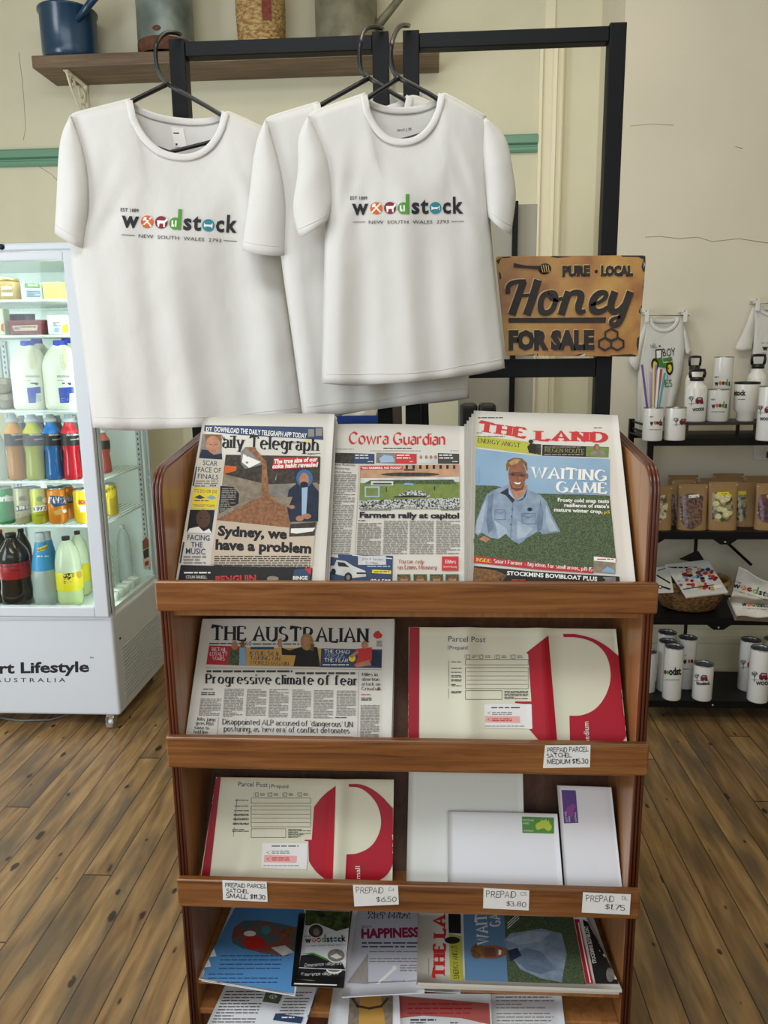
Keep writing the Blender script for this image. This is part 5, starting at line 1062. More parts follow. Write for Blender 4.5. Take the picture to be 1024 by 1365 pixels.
for (z0, z1) in ((zb1, zb1+.02), (zd1-.015, zd1)):
    mb = MB(); mb.box((FX0+.01, YFR+.03, z0), (FX1-.01, YFB-.02, z1), FIN); mb.build('liner', fr_)
for x in (FX0+.012, FX1-.012):
    for y in (YFR+.02, YFB-.012):
        mb = MB(); mb.box((x-.012, y-.0, zb1), (x+.012, y+.02, zd1), FG); mb.build('corner_post', fr_)
    mb = MB(); mb.box((x-.004, YFR+.04, zb1+.02), (x+.004, YFB-.012, zd1), FGL); mb.build('side_glass', fr_)
LED = mat('fridge_light_tube', 'f3fffb', .5, emit=20)
for x in (FX0+.035, FX1-.035):
    mb = MB(); mb.box((x-.006, YFR+.034, zb1+.04), (x+.006, YFR+.042, zd1-.03), LED); mb.build('light_strip', fr_)
mb = MB(); mb.box((FX0+.05, YFR+.034, zd1-.024), (FX1-.05, YFR+.05, zd1-.016), LED); mb.build('light_strip', fr_)
# door
dw = .05
mb = MB()
zt_ = at(60, 348, Y=YFR).z; zbt = at(60, 806, Y=YFR).z
mb.box((FX0, YFR-.03, zb1+.006), (FX0+dw, YFR, zd1-.004), FW); mb.box((FX1-.058, YFR-.03, zb1+.006), (FX1, YFR, zd1-.004), FW)
mb.box((FX0+dw, YFR-.03, zb1+.006), (FX1-.058, YFR, zbt), FW); mb.box((FX0+dw, YFR-.03, zt_), (FX1-.058, YFR, zd1-.004), FW)
door = mb.build('door', fr_, bevel=.004)
mb = MB(); mb.box((FX0+dw, YFR-.012, zbt), (FX1-.058, YFR-.006, zt_), FGL); mb.build('door_glass', door)
mb = MB(); mb.box((FX0+.005, YFR, zb1+.01), (FX1-.004, YFR+.012, zb1+.016), DARK); mb.box((FX0+.005, YFR, zd1-.014), (FX1-.004, YFR+.012, zd1-.004), DARK); mb.box((FX1-.014, YFR, zb1+.01), (FX1-.004, YFR+.012, zd1-.01), DARK); mb.build('door_gasket', door)
def caster(x, y):
    mb = MB(); mb.tube([(x-.011, y, .026), (x+.011, y, .026)], .026, mat('caster_wheel', 'cfcfca', .4), 16); w_ = mb.build('caster_wheel', fr_)
    mb = MB(); mb.box((x-.016, y-.02, .04), (x+.016, y+.02, zb0+.002), CHR); mb.box((x-.017, y-.03, .018), (x-.013, y+.018, .055), CHR); mb.box((x+.013, y-.03, .018), (x+.017, y+.018, .055), CHR); mb.box((x-.014, y-.034, .012), (x+.014, y-.027, .03), CHR); mb.build('caster_bracket', w_)
for x, y in ((FX1-.05, YFR+.03), (FX1-.05, YFB-.05), (FX0+.05, YFR+.03), (FX0+.05, YFB-.05)): caster(x, y)
mb = MB(); mb.tube([(FX0, YFR+.1, .006), (FX0+.2, YFR+.06, .006), (FX1-.35, YFR+.07, .006), (FX1-.2, YFR+.2, .006), (FX1-.3, YFB, .006)], .005, mat('grey_cable', '6d6d6a', .5), 6); tag(mb.build('power_cable', loc=(FX1-.35, YFR+.07, 0)), 'grey power cable lying on the floorboards under the drinks fridge', 'cable')
face = MB(); face.box((FX0, YFR-.0002, zb0), (FX1, YFR, zb1), FW)
cL = (0, 780, 4.267)
D = Decal(face, cL, eps=.0006)
D.text('Smart Lifestyle', (-205, 505), (508, 492), 62, INK, bold=.03, big=True); D.text('A U S T R A L I A', (-28, 551), (372, 551), 24, INK); D.text('TM', (510, 416), (532, 416), 9, INK)
D.line([(0, 203), (590, 196)], 3, FG); D.flush('maker_lettering', ob)
# energy sticker on the side glass
sg = MB(); sg.box((FX1-.004, YFR+.04, zb1), (FX1-.0035, YFB, zd1), FGL)
c5 = (0, 540, 4.654)
D = Decal(sg, c5, eps=.006); D.poly([(872, 840), (900, 812), (918, 830), (930, 1000), (884, 1018)], M_white); D.poly([(876, 846), (900, 818), (914, 838), (916, 880), (880, 900)], mat('sticker_rust', '9a5048', .5)); D.poly([(880, 905), (914, 885), (917, 940), (886, 955)], DARK); D.poly([(890, 975), (914, 962), (916, 990), (892, 1000)], M_red); D.flush('rating_sticker', fr_)
# shelves
c4 = (0, 310, 5.457)
def shz(v): return at(60, v, Y=YFR+.05).z
SHZ = {1: shz(398.5), 2: shz(446), 3: shz(546), 4: shz(641), 5: shz(699.5)}
for k, z in SHZ.items():
    mb = MB()
    mb.tube([(FX0+.03, YFR+.05, z-.006), (FX1-.03, YFR+.05, z-.006)], .0055, WIRE, 6); mb.tube([(FX0+.03, YFB-.04, z-.006), (FX1-.03, YFB-.04, z-.006)], .004, WIRE, 6)
    mb.tube([(FX1-.032, YFR+.05, z-.006), (FX1-.032, YFB-.04, z-.006)], .0045, WIRE, 6)
    for i in range(26): x = FX0+.045+i*.0236; mb.tube([(x, YFR+.045, z-.0025), (x, YFB-.04, z-.0025)], .0022, WIRE, 5)
    mb.build('wire_shelf', fr_)
mb = MB(); c_ = at(58, 647, Y=YFR+.04); mb.box((c_.x-.013, YFR+.041, c_.z-.012), (c_.x+.013, YFR+.043, c_.z+.012), M_white); mb.build('shelf_ticket', fr_)
for x in (FX0+.04, FX1-.04):
    mb = MB(); mb.box((x-.01, YFB-.035, zb1+.05), (x+.01, YFB-.02, zd1-.05), FG)
    for i in range(60): z = zb1+.08+i*.024; mb.box((x-.003, YFB-.0355, z), (x+.003, YFB-.035, z+.01), DARK) if z < zd1-.08 else None
    mb.build('shelf_rail', fr_)
ZB = zb1+.0205
def fz(k): return SHZ[k]+.0006 if k else ZB
PC = mat('clear_plastic', 'e8f2ef', .12, alpha=.35); 
def liquid(name, col): return mat('liquid_'+name, col, .15, spec=.5)
def bottle(label, cat, group, px0, px1, vt, vb, shelf, y, prof, cap, parts, off=None):
    """prof: (radius fraction, height fraction, material index); parts = list of materials; height and width from the photo at distance y"""
    z = fz(shelf); c = at((px0+px1)/2, vb, Y=y); w_ = at(px1, vb, Y=y).x-at(px0, vb, Y=y).x; h = at((px0+px1)/2, vt, Y=y).z-at((px0+px1)/2, vb, Y=y).z
    r = thing('bottle', label, cat, (c.x, y, z), group)
    return r, c.x, z, w_/2, h
def lat(name, root, x, y, z, R, h, prof, mt, n=20, sx=1, sy=1, parent=None):
    mb = MB(); mb.lathe([(R*a, h*b) for a, b in prof], (x, y, z), mt, n, sx=sx, sy=sy); mb.build(name, parent or root); return mb
def zpx(px, v, y): return at(px, v, Y=y)
# sports drinks
SPORT = [(0, .0), (.62, 0), (.74, .02), (.72, .1), (.66, .3), (.62, .42), (.70, .5), (.72, .53)]
SPORT2 = [(.72, .53), (.74, .6), (.72, .72), (.6, .78), (.5, .8), (.38, .86), (.36, .9)]
def sport(label, px0, px1, vt, vb, col, band, y, logo=True):
    r, x, z, R, h = bottle(label, 'bottle', 'sports drinks on the fridge shelf', px0, px1, vt, vb, 4, y, None, None, None)
    R *= 1.24
    a = lat('body', r, x, y, z, R, h, SPORT, liquid(col, col)); b = lat('wrap_label', r, x, y, z, R, h, [(p, q) for p, q in SPORT2[:3]], DARK)
    s_ = lat('shoulder', r, x, y, z, R, h, SPORT2[2:], liquid(band, band))
    cpb = lat('cap', r, x, y, z, R, h, [(.36, .9), (.5, .885), (.52, .9), (.5, .94), (.34, .95), (.3, 1.0), (0, 1.0)], mat('clear_cap', 'b9c0c4', .3))
    if logo:
        k = c5[2]; D = Decal(b, c5, eps=.001, cell=3); u0, u1 = (px0*k)+12, (px1*k)-14; v0 = (vb-540)*k
        D.text('POWERADE', (u0, v0-.64*h*k*345), (u1, v0-.655*h*k*345), 17, M_white, bold=.05, slant=.2); D.text('ion4', ((u0+u1)/2-20, v0-.575*h*k*345), ((u0+u1)/2+30, v0-.585*h*k*345), 12, M_white); D.flush('label_lettering', r)
yk = YFR+.095
for i, (a, b, col, band, nm) in enumerate(((12, 38, 'a8701c', 'd99a4a', 'orange amber'), (36, 64, '8f9418', 'c3c22a', 'yellow green'), (62, 87, '235f9a', '2f7fd0', 'blue'), (86, 111, 'b01226', 'd8323f', 'red'))):
    sport('%s sports drink with a black wrap label, front row of the fridge' % nm, a, b, 554, 640, col, band, yk)
for i, (a, b, nm) in enumerate(((26, 46, 'between the orange and yellow front ones'), (50, 70, 'between the yellow and blue front ones'), (73, 93, 'between the blue and red front ones'), (96, 114, 'right of the red front one'))):
    sport('dark capped sports drink in the second row, %s' % nm, a, b, 552, 632, ['4a4a4a', '3a3f3a', '3f4a5c', '5a1a20'][i], '6a6a66', YFR+.2, logo=False)
def water(label, px0, px1, vt, vb, shelf, y, group):
    r, x, z, R, h = bottle(label, 'bottle', group, px0, px1, vt, vb, shelf, y, None, None, None)
    pr = [(0, 0), (.9, 0), (1, .03)]+[(1 if i % 2 else .93, .05+i*.045) for i in range(13)]+[(.98, .68), (.75, .82), (.4, .92), (.3, .94)]
    lat('body', r, x, y, z, R, h, pr, mat('water_bottle_plastic', 'c9d6d4', .12, alpha=.55)); lat('cap', r, x, y, z, R, h, [(.3, .94), (.34, .94), (.34, 1), (0, 1)], mat('clear_cap', 'b9c0c4', .3))
water('ribbed clear water bottle at the left edge beside the orange sports drink', -12, 11, 572, 640, 4, yk, 'water bottles in the fridge')
water('large ribbed water bottle low behind the side glass, nearest the front', 130, 152, 684, 770, 0, YFR+.27, 'water bottles in the fridge')
water('large ribbed water bottle low behind the side glass, at the back', 158, 176, 676, 752, 0, YFR+.44, 'water bottles in the fridge')
sport('red sports drink seen through the side glass above the yellow can', 128, 150, 566, 626, 'a3473f', 'c4584e', YFR+.28, logo=False)
# soft drink cans
CANP = [(0, .012), (.78, 0), (.84, .01), (1, .06), (1, .9), (.84, .97), (.86, .985), (.82, 1), (.8, .985), (0, .98)]
ALU = mat('can_aluminium', 'c4c8c8', .25, metal=.9)
def can(label, px0, px1, vt, vb, y, col, art=None, shelf=5):
    z = fz(shelf); c = at((px0+px1)/2, vb, Y=y); R = (at(px1, vb, Y=y).x-at(px0, vb, Y=y).x)/2; h = at(c.x and (px0+px1)/2, vt, Y=y).z-c.z
    r = thing('drink_can', label, 'can', (c.x, y, z), 'soft drink cans in the fridge')
    mb = MB(); mb.lathe([(R*a, h*b) for a, b in CANP[2:6]], (c.x, y, z), mat('can_'+col, col, .3, metal=.25), 24); mb.build('body', r)
    m2 = MB(); m2.lathe([(R*a, h*b) for a, b in CANP[5:]], (c.x, y, z), ALU, 24); m2.build('lid', r)
    m3 = MB(); m3.lathe([(R*a, h*b) for a, b in CANP[:3]], (c.x, y, z), ALU, 24); m3.build('base_rim', r)
    if art: D = Decal(mb, c5, eps=.0009, cell=3); art(D); D.flush('printed_design', r)
yc = YFR+.088
def a_spr(D): D.text('Sprite', (-40, 600), (82, 592), 40, M_white, bold=.06, slant=.25); D.column(4, 655, 70, 662, M_green, 6)
def a_gng(D): D.poly([(104, 625), (178, 618), (178, 648), (104, 660)], INK); D.text('KIRKS', (106, 652), (176, 640), 22, M_white, bold=.05); D.column(110, 690-12*.9, 160, 690-12*.1, M_maroon, 12); D.ell(140, 580, 26, 18, D_metal); D.ell(140, 580, 18, 12, D_hair)
def a_lem(D): D.poly([(206, 628), (290, 618), (290, 652), (208, 664)], M_white); D.text('KIRKS', (210, 656), (286, 646), 22, INK, bold=.05); D.column(226, 692-12*.9, 286, 692-12*.1, M_green, 12); D.ell(246, 582, 20, 18, M_green); D.ell(280, 590, 18, 16, M_white)
def a_fan(D): D.poly([(312, 560), (408, 568), (412, 618), (340, 634), (314, 610)], M_blue); D.text('FANTA', (300, 606), (412, 606), 36, M_white, bold=.07, slant=.15); D.ell(400, 656, 13, 13, M_white); D.poly([(330, 660), (380, 640), (395, 672), (345, 684)], D_gold)
def a_sol(D): D.text('SOLO', (484, 612), (560, 614), 24, M_red, bold=.06); D.poly([(490, 622), (540, 622), (534, 660), (500, 664)], M_white); D.column(496, 630, 534, 655, INK, 9)
can('green soft drink can, leftmost of the front cans', -2, 21.5, 650, 697, yc, '1f8a3e', a_spr)
can('cream and grey soft drink can between the green and yellow cans', 22.5, 43.5, 650, 697, yc, 'a9a27a', a_gng)
can('lemon yellow soft drink can with green marks beside the orange one', 44.5, 65.5, 650, 697, yc, 'b8b81e', a_lem)
can('orange soft drink can with blue lettering, front row', 67, 91, 650, 697, yc, 'd9811c', a_fan)
can('bright yellow soft drink can at the right end of the front cans', 101, 124, 648, 693, YFR+.1, 'e8c018', a_sol)
can('orange soft drink can in the second row behind its blue lettered twin', 80, 101, 648, 692, YFR+.175, 'd9811c', lambda D: (D.poly([(418, 560), (456, 556), (458, 604), (420, 610)], M_blue), D.text('NTA', (414, 596), (454, 590), 34, M_white, bold=.07)))
for px0, px1, nm, col in ((0, 20, 'green can', 'a23a2a'), (34, 54, 'cream can', '8f8a60'), (56, 76, 'yellow can', 'a8a81e')): can('second row soft drink can just behind the front %s' % nm, px0, px1, 646, 689, YFR+.17, col)
can('yellow soft drink can seen through the side glass, middle shelf', 136, 157, 634, 676, YFR+.25, 'c9ae30', lambda D: (D.ell(685, 540, 34, 40, M_yellow), D.text('SOLO', (655, 546), (715, 520), 22, INK, bold=.04)))
# large soft drink bottles at the bottom
def cola(label, px0, px1, vt, vb, y, cap, art=False):
    r, x, z, R, h = bottle(label, 'bottle', 'large soft drink bottles in the fridge', px0, px1, vt, vb, 0, y, None, None, None)
    mb = lat('body', r, x, y, z, R, h, [(0, .015), (.5, 0), (.8, .02), (.95, .1), (.96, .2), (.9, .35), (.92, .4)], mat('cola', '17100d', .12)); lat('upper_body', r, x, y, z, R, h, [(.92, .62), (.94, .68), (.85, .76), (.55, .86), (.32, .93), (.28, .95)], mat('cola_neck', '2b2320', .12))
    lb = lat('wrap_label', r, x, y, z, R, h, [(.92, .4), (.94, .41), (.94, .61), (.92, .62)], mat('cola_label_red', '9f1d22', .35)); lat('cap', r, x, y, z, R, h, [(.28, .95), (.32, .95), (.32, 1), (0, 1)], cap)
    if art: D = Decal(lb, c5, eps=.0011, cell=3); D.text('Coca-Cola', (10, 1010), (140, 1000), 30, INK, 'hand', slant=.3); D.column(60, 1022, 130, 1030, INK, 8); D.flush('label_lettering', r)
BCAP = mat('black_cap', '141416', .4); RCAP = mat('red_cap', 'b02326', .4)
cola('black capped cola bottle with red label, nearest in the bottom row', 3, 45, 708, 803, YFR+.09, BCAP, True)
cola('cola bottle at the left edge of the bottom row', -30, 4, 712, 803, YFR+.1, RCAP)
cola('cola bottle standing behind the nearest cola, right of it', 25, 48, 702, 790, YFR+.225, BCAP)
cola('red capped cola bottle far back at the left of the bottom row', -3, 19, 700, 788, YFR+.21, RCAP)
def mixer(label, px0, px1, vt, vb, y, art):
    r, x, z, R, h = bottle(label, 'bottle', 'large soft drink bottles in the fridge', px0, px1, vt, vb, 0, y, None, None, None)
    lat('body', r, x, y, z, R, h, [(0, .02), (.6, 0), (.85, .03), (.95, .15), (.9, .3), (.95, .42), (.86, .5)], mat('clear_soda', 'c3cfca', .1, alpha=.5)); lb = lat('sleeve_label', r, x, y, z, R, h, [(.86, .5), (.8, .6), (.6, .75), (.4, .88)], mat('mixer_blue', '3f93c8', .4))
    lat('cap', r, x, y, z, R, h, [(.4, .88), (.34, .92), (.36, .93), (.36, 1), (0, 1)], mat('clear_cap', 'b9c0c4', .3))
    if art: D = Decal(lb, c5, eps=.0011, cell=3); D.poly([(232, 890), (300, 862), (300, 886), (230, 914)], M_yellow); D.text('Schweppes', (234, 908), (296, 884), 12, M_maroon, bold=.04); D.column(230, 945-12*.9, 300, 945-12*.1, M_white, 12); D.flush('label_lettering', r)
mixer('clear lemonade bottle with a blue sleeve and yellow band, front', 46, 78, 705, 801, YFR+.09, True)
mixer('clear lemonade bottle with a blue sleeve, behind its front twin', 60, 82, 700, 788, YFR+.19, False)
def squash(label, px0, px1, vt, vb, y, art):
    r, x, z, R, h = bottle(label, 'bottle', 'large soft drink bottles in the fridge', px0, px1, vt, vb, 0, y, None, None, None)
    LQ = mat('lemon_squash', 'b9c88f', .12); lat('body', r, x, y, z, R, h, [(0, .02), (.6, 0), (.88, .03), (.98, .1), (.98, .24)], LQ); lb = lat('wrap_label', r, x, y, z, R, h, [(.98, .24), (1, .25), (1, .5), (.98, .51)], mat('squash_label', 'e3d21f', .4))
    lat('upper_body', r, x, y, z, R, h, [(.98, .51), (.96, .65), (.8, .8), (.45, .92), (.26, .95)], mat('squash_upper', 'c4cfb0', .12)); lat('cap', r, x, y, z, R, h, [(.26, .95), (.3, .95), (.3, 1), (0, 1)], BCAP)
    if art: D = Decal(lb, c5, eps=.0011, cell=3); D.ell(422, 1062, 42, 46, M_yellow); D.ell(422, 1052, 38, 26, INK); D.text('SOLO', (388, 1066), (458, 1060), 24, M_yellow, bold=.07); D.column(396, 1078, 450, 1104, INK, 8); D.ell(490, 1050, 16, 24, D_gold); D.flush('label_lettering', r)
squash('pale lemon bottle with a yellow label, front right of the bottom row', 79, 112, 710, 801, YFR+.09, True)
squash('pale lemon bottle with a yellow label, behind its front twin', 98, 122, 703, 788, YFR+.23, False)
for k in range(5):
    c = at(150+7.2*k, 776-7.5*k, Z=ZB+.02)
    mb = MB(); mb.lathe([(0, 0), (.025, 0), (.028, .006), (.028, .03), (.024, .036), (0, .036)], (FX1-.055, YFR+.06+.06*k+.09, ZB), mat('white_tub', 'e2e8e4', .35), 20)
    tag(mb.build('tub', loc=(FX1-.055, YFR+.15+.06*k, ZB)), 'small white lidded tub, %s of the row by the side glass' % ['nearest', 'second', 'third', 'fourth', 'last'][k], 'tub', 'white tubs in the fridge')
# milk
def milk(label, px0, px1, y, art):
    z = fz(3); c = at((px0+px1)/2, 544, Y=y); R = (at(px1, 544, Y=y).x-at(px0, 544, Y=y).x)/2; h = at((px0+px1)/2, 453, Y=y).z-c.z
    r = thing('milk_bottle', label, 'bottle', (c.x, y, z), 'milk bottles in the fridge'); MK = mat('milk_plastic', 'e6e8d8', .3)
    mb = MB()
    def body(u, v):
        a = 2*PI*u; hh = v
        w_ = 1.0 if hh < .62 else 1-.62*((hh-.62)/.38)**2.2
        if hh < .03: w_ *= .9+.1*hh/.03
        s = lambda q, e: math.copysign(abs(q)**e, q)
        return Vector((c.x+R*w_*s(math.cos(a), .55), y+R*.95*w_*s(math.sin(a), .55), z+h*.93*hh))
    mb.grid(body, 28, 22, MK, closed=True); mb.prism([body(i/28, 0) for i in range(28)], (0, 0, .002), MK); mb.build('body', r)
    lat('cap', r, c.x, y, z, R, h, [(.36, .9), (.4, .91), (.4, .985), (.36, 1), (0, 1)], mat('milk_cap_blue', '2742b8', .35))
    k5 = c4[2]; x0, x1 = px0*k5, px1*k5
    D = Decal(mb, c4, eps=.001, cell=3); cx = (x0+x1)/2
    D.ell(cx-10, 915, 38, 90, mat('milk_handle_shade', 'd6d7bd', .35)); D.ell(cx-8, 915, 22, 70, mat('milk_handle_core_shade', 'c5c39d', .4)); D.flush('handle_shading', r)  # flat ellipses: shade of the handle recess painted in two darker tones
    if art: D.poly([(x0+62, 1130), (x1-65, 1122), (x1-62, 1168), (x1-95, 1170), (x1-98, 1238), (x0+76, 1240)], mat('milk_label_blue', '2f48a8', .4)); D.column(x0+84, 1190-24*.9, x0+130, 1190-24*.1, M_white, 24); D.column(x0+80, 1205, x1-104, 1232, M_sky, 9); D.column(x1-96, 1182, x1-60, 1225, D_lblue, 8); D.column(x0+52, 1040, x1-72, 1052, M_grey, 8); D.column(x0+55, 1075, x1-95, 1082, M_grey, 7); D.column(x0+90, 1108-18*.9, x0+140, 1108-18*.1, M_blue, 18); D.ell(x1-92, 1100, 11, 10, M_blue); D.flush('printed_label', r)
milk('white milk bottle with a blue cap and label, left of the two front ones', 24.5, 65.5, YFR+.1, True)
milk("white milk bottle with a blue cap and label, right of the two front ones", 66.5, 110, YFR+.1, True)
milk('milk bottle in the second row, its cap between the front two', 40, 75, YFR+.235, False); milk('milk bottle in the second row by the door frame', 80, 115, YFR+.235, False)
# egg cartons: two stacked, cups show
PULP = mat('egg_carton_pulp', 'a39c8e', .9, bump=.3, bscale=120)
def carton(label, z, v0):
    y = YFR+.1; x1 = at(20, 520, Y=y).x-.012; x0 = x1-.2; h = .062
    r = thing('egg_carton', label, 'egg carton', ((x0+x1)/2, y+.05, z), 'egg cartons in the fridge')
    mb = MB()
    for i in range(3):
        for j in range(2): mb.lathe([(0, 0), (.018, 0), (.023, .012), (.031, h*.55), (.033, h*.6)], (x0+.035+i*.066, y+j*.066, z), PULP, 12)
    mb.build('cups', r)
    mb = MB(); mb.hexa([(x0, y-.035, z+h*.58), (x1, y-.035, z+h*.58), (x1, y+.1, z+h*.58), (x0, y+.1, z+h*.58), (x0+.01, y-.022, z+h), (x1-.01, y-.022, z+h), (x1-.01, y+.09, z+h), (x0+.01, y+.09, z+h)], PULP); mb.build('lid', r, bevel=.006)
    mb = MB(); mb.box((x1-.11, y-.0375, z+h*.62), (x1-.045, y-.033, z+h*.97), M_white); mb.build('label', r)
carton('grey pulp egg carton, lower of the two beside the milk', fz(3), 0); carton('grey pulp egg carton resting on another one beside the milk', fz(3)+.064, 0)
# upper shelves
def jar(label, px0, px1, vt, vb, shelf, y, col, lidc):
    z = fz(shelf); c = at((px0+px1)/2, vb, Y=y); R = (at(px1, vb, Y=y).x-at(px0, vb, Y=y).x)/2; h = at((px0+px1)/2, vt, Y=y).z-c.z
    r = thing('jar', label, 'jar', (c.x, y, z), 'jars in the fridge'); b = lat('body', r, c.x, y, z, R, h, [(0, 0), (.9, 0), (1, .05), (1, .78), (.88, .86)], mat('jar_'+col, col, .15)); lat('lid', r, c.x, y, z, R, h, [(.88, .86), (.95, .86), (.95, 1), (0, 1)], lidc)
    D = Decal(b, c4, eps=.001, cell=3); D.rect(8, 390, 84, 415, M_white); D.rect(12, 436, 92, 462, M_white); D.column(18, 400, 76, 406, M_dgrey, 7); D.column(20, 446, 84, 452, M_dgrey, 7); D.flush('paper_labels', r)
jar('golden jar with two white labels on the top fridge shelf', -3, 27, 367, 396, 1, YFR+.1, 'b99b4a', mat('gold_lid', 'c9a951', .3, metal=.7))
def pack(name, label, px0, px1, vt, vb, shelf, y, dep_, col, art=None, taper=0, cat='packet'):
    z = fz(shelf); c = at((px0+px1)/2, vb, Y=y); hw = (at(px1, vb, Y=y).x-at(px0, vb, Y=y).x)/2; h = at((px0+px1)/2, vt, Y=y).z-c.z
    r = thing(name, label, cat, (c.x, y+dep_/2, z)); mb = MB(); t = taper
    mb.hexa([(c.x-hw+t, y, z), (c.x+hw-t, y, z), (c.x+hw-t, y+dep_, z), (c.x-hw+t, y+dep_, z), (c.x-hw, y, z+h), (c.x+hw, y, z+h), (c.x+hw, y+dep_, z+h), (c.x-hw, y+dep_, z+h)], mat('pack_'+col, col, .4)); mb.build('box', r, bevel=.004)
    if art: D = Decal(mb, c4, eps=.001, cell=4); art(D); D.flush('printed_front', r)
    return r
pack('cheese_packet', 'white and green packet beside the golden jar on the top fridge shelf', 29, 56, 374, 396, 1, YFR+.08, .05, 'dfe4d4', lambda D: (D.poly([(175, 365), (295, 365), (295, 405), (180, 402)], M_green), D.column(205, 395-18*.9, 275, 395-18*.1, M_white, 18), D.rect(190, 412, 304, 472, D_lblue), D.column(200, 425, 290, 462, M_dgrey, 12)))
pack('cheese_packet', 'pale yellow packet at the right end of the top fridge shelf', 57.5, 82, 373, 396, 1, YFR+.08, .05, 'e3d88a', lambda D: [D.line([(335+22*k, 365), (335+22*k, 470)], 3, M_yellow) for k in range(5)]+[D.column(345, 410, 430, 416, D_gold, 8)])
def tub(label, px0, px1, vt, vb, y, col, lidc):
    z = fz(2); c = at((px0+px1)/2, vb, Y=y); R = (at(px1, vb, Y=y).x-at(px0, vb, Y=y).x)/2; h = at((px0+px1)/2, vt, Y=y).z-c.z
    r = thing('yoghurt_pot', label, 'pot', (c.x, y, z), 'dark pots in the fridge'); lat('pot', r, c.x, y, z, R, h, [(0, 0), (.8, 0), (.98, .9)], mat('pot_'+col, col, .35)); lat('lid', r, c.x, y, z, R, h, [(.98, .9), (1, .9), (1, 1), (0, 1)], lidc)
LDK = mat('pot_lid_dark', '35243a', .35)
for k, (a, b) in enumerate(((7, 20), (20.5, 34), (35, 48))): tub('dark purple pot, %s of the three on the second fridge shelf' % ['left', 'middle', 'right'][k], a, b, 408, 437, YFR+.16, '4b3858', LDK)
pack('food_tray', 'maroon oval tray with a cream label on the second fridge shelf', 11, 61, 424, 444, 2, YFR+.075, .06, '6b2a2c', lambda D: (D.poly([(62, 655), (335, 655), (326, 720), (100, 722)], M_maroon), D.poly([(86, 678), (276, 672), (272, 712), (104, 716)], D_paper2), D.column(150, 684, 262, 690, INK, 12), D.ell(124, 697, 24, 12, D_metal)), taper=.012, cat='tray')
pack('milk_powder_pouch', 'white pouch with a yellow corner, right end of the second fridge shelf', 64, 92, 418, 444, 2, YFR+.08, .04, 'e3e6df', lambda D: (D.poly([(455, 680), (495, 660), (497, 728), (455, 728)], M_yellow), D.column(388, 650, 440, 680, M_grey, 12), D.rect(396, 692, 430, 726, D_lblue)), cat='pouch')
pack('cream_carton', 'pale green and orange carton at the left edge of the second fridge shelf', -6, 7, 408, 444, 2, YFR+.08, .05, 'cfd9b8', lambda D: D.ell(24, 690, 18, 30, M_orange), cat='carton')
# ------------------------------------------------------------------ black gift shelving by the chimney wall
YSF, YSB = 3.12, 3.44
def shelf_z(v, x=960): return at(x, v, Y=YSF).z
GZ = [shelf_z(584), shelf_z(709.5), shelf_z(824), shelf_z(935)]
GX0 = at(864, 600, Y=YSF).x; GX1 = GX0+1.05
gs_ = thing('shelving_unit', 'black folding metal shelving with gifts, against the beige wall', 'shelving', ((GX0+GX1)/2, (YSF+YSB)/2, 0))
PERF = mat('black_perforated_sheet', '131415', .5, spec=.3)
for z in GZ:
    mb = MB(); mb.box((GX0, YSF+.002, z-.006), (GX1, YSB, z), PERF); mb.box((GX0, YSF, z-.03), (GX1, YSF+.004, z), BLK); mb.box((GX0, YSB-.004, z-.03), (GX1, YSB, z), BLK); mb.build('shelf', gs_)
for x in (GX0, GX1-.022):
    for y in (YSF-.002, YSB-.02):
        mb = MB(); mb.box((x, y, 0), (x+.022, y+.022, GZ[0]+.055), BLK); mb.build('post', gs_, bevel=.002)
    mb = MB(); mb.tube([(x+.011, YSF+.011, GZ[0]+.045), (x+.011, YSB-.009, GZ[0]+.045)], .005, BLK, 6); mb.tube([(x+.011, YSF+.011, GZ[0]+.015), (x+.011, YSB-.009, GZ[0]+.015)], .005, BLK, 6); mb.build('side_rail', gs_)
RIV = mat('rivet_silver', 'c8c8c4', .3, metal=.8)
for k, z in enumerate(GZ):
    if k in (1, 2):
        c = at(967, 715, Y=YSF).x
        mb = MB(); mb.prism([(c-.05, YSF-.001, z-.028), (c+.05, YSF-.001, z-.028), (c+.02, YSF-.001, z-.05), (c-.02, YSF-.001, z-.05)], (0, -.003, 0), BLK); o = mb.build('bracket', gs_)
    else: o, c = gs_, at(950, 940, Y=YSF).x
    mb = MB(); zz_ = z-.04 if k in (1, 2) else z-.016
    if k: mb.tube([(c, YSF-.005, zz_), (c, YSF+.0, zz_)], .004, RIV, 8); mb.build('rivet', o if o is not gs_ else gs_)
for x in (GX0, ):
    mb = MB(); mb.tube([(x+.011, YSF-.006, GZ[0]+.035), (x+.011, YSF, GZ[0]+.035)], .005, RIV, 8); mb.build('rivet', gs_)
br = at(928, 722, Y=YSB-.012); yb_ = YSB-.012
mb = MB(); mb.tube([(br.x, yb_, GZ[1]-.03), (br.x, yb_, GZ[2])], .008, BLK, 6)
mb.tube([(br.x-.04, yb_, GZ[1]-.03), (br.x-.24, yb_, GZ[1]-.16)], .007, BLK, 6); mb.tube([(br.x+.04, yb_, GZ[1]-.03), (br.x+.25, yb_, GZ[1]-.22)], .007, BLK, 6); mb.tube([(br.x-.02, yb_, GZ[2]-.03), (br.x-.02, yb_, GZ[3])], .008, BLK, 6); mb.build('folding_braces', gs_)
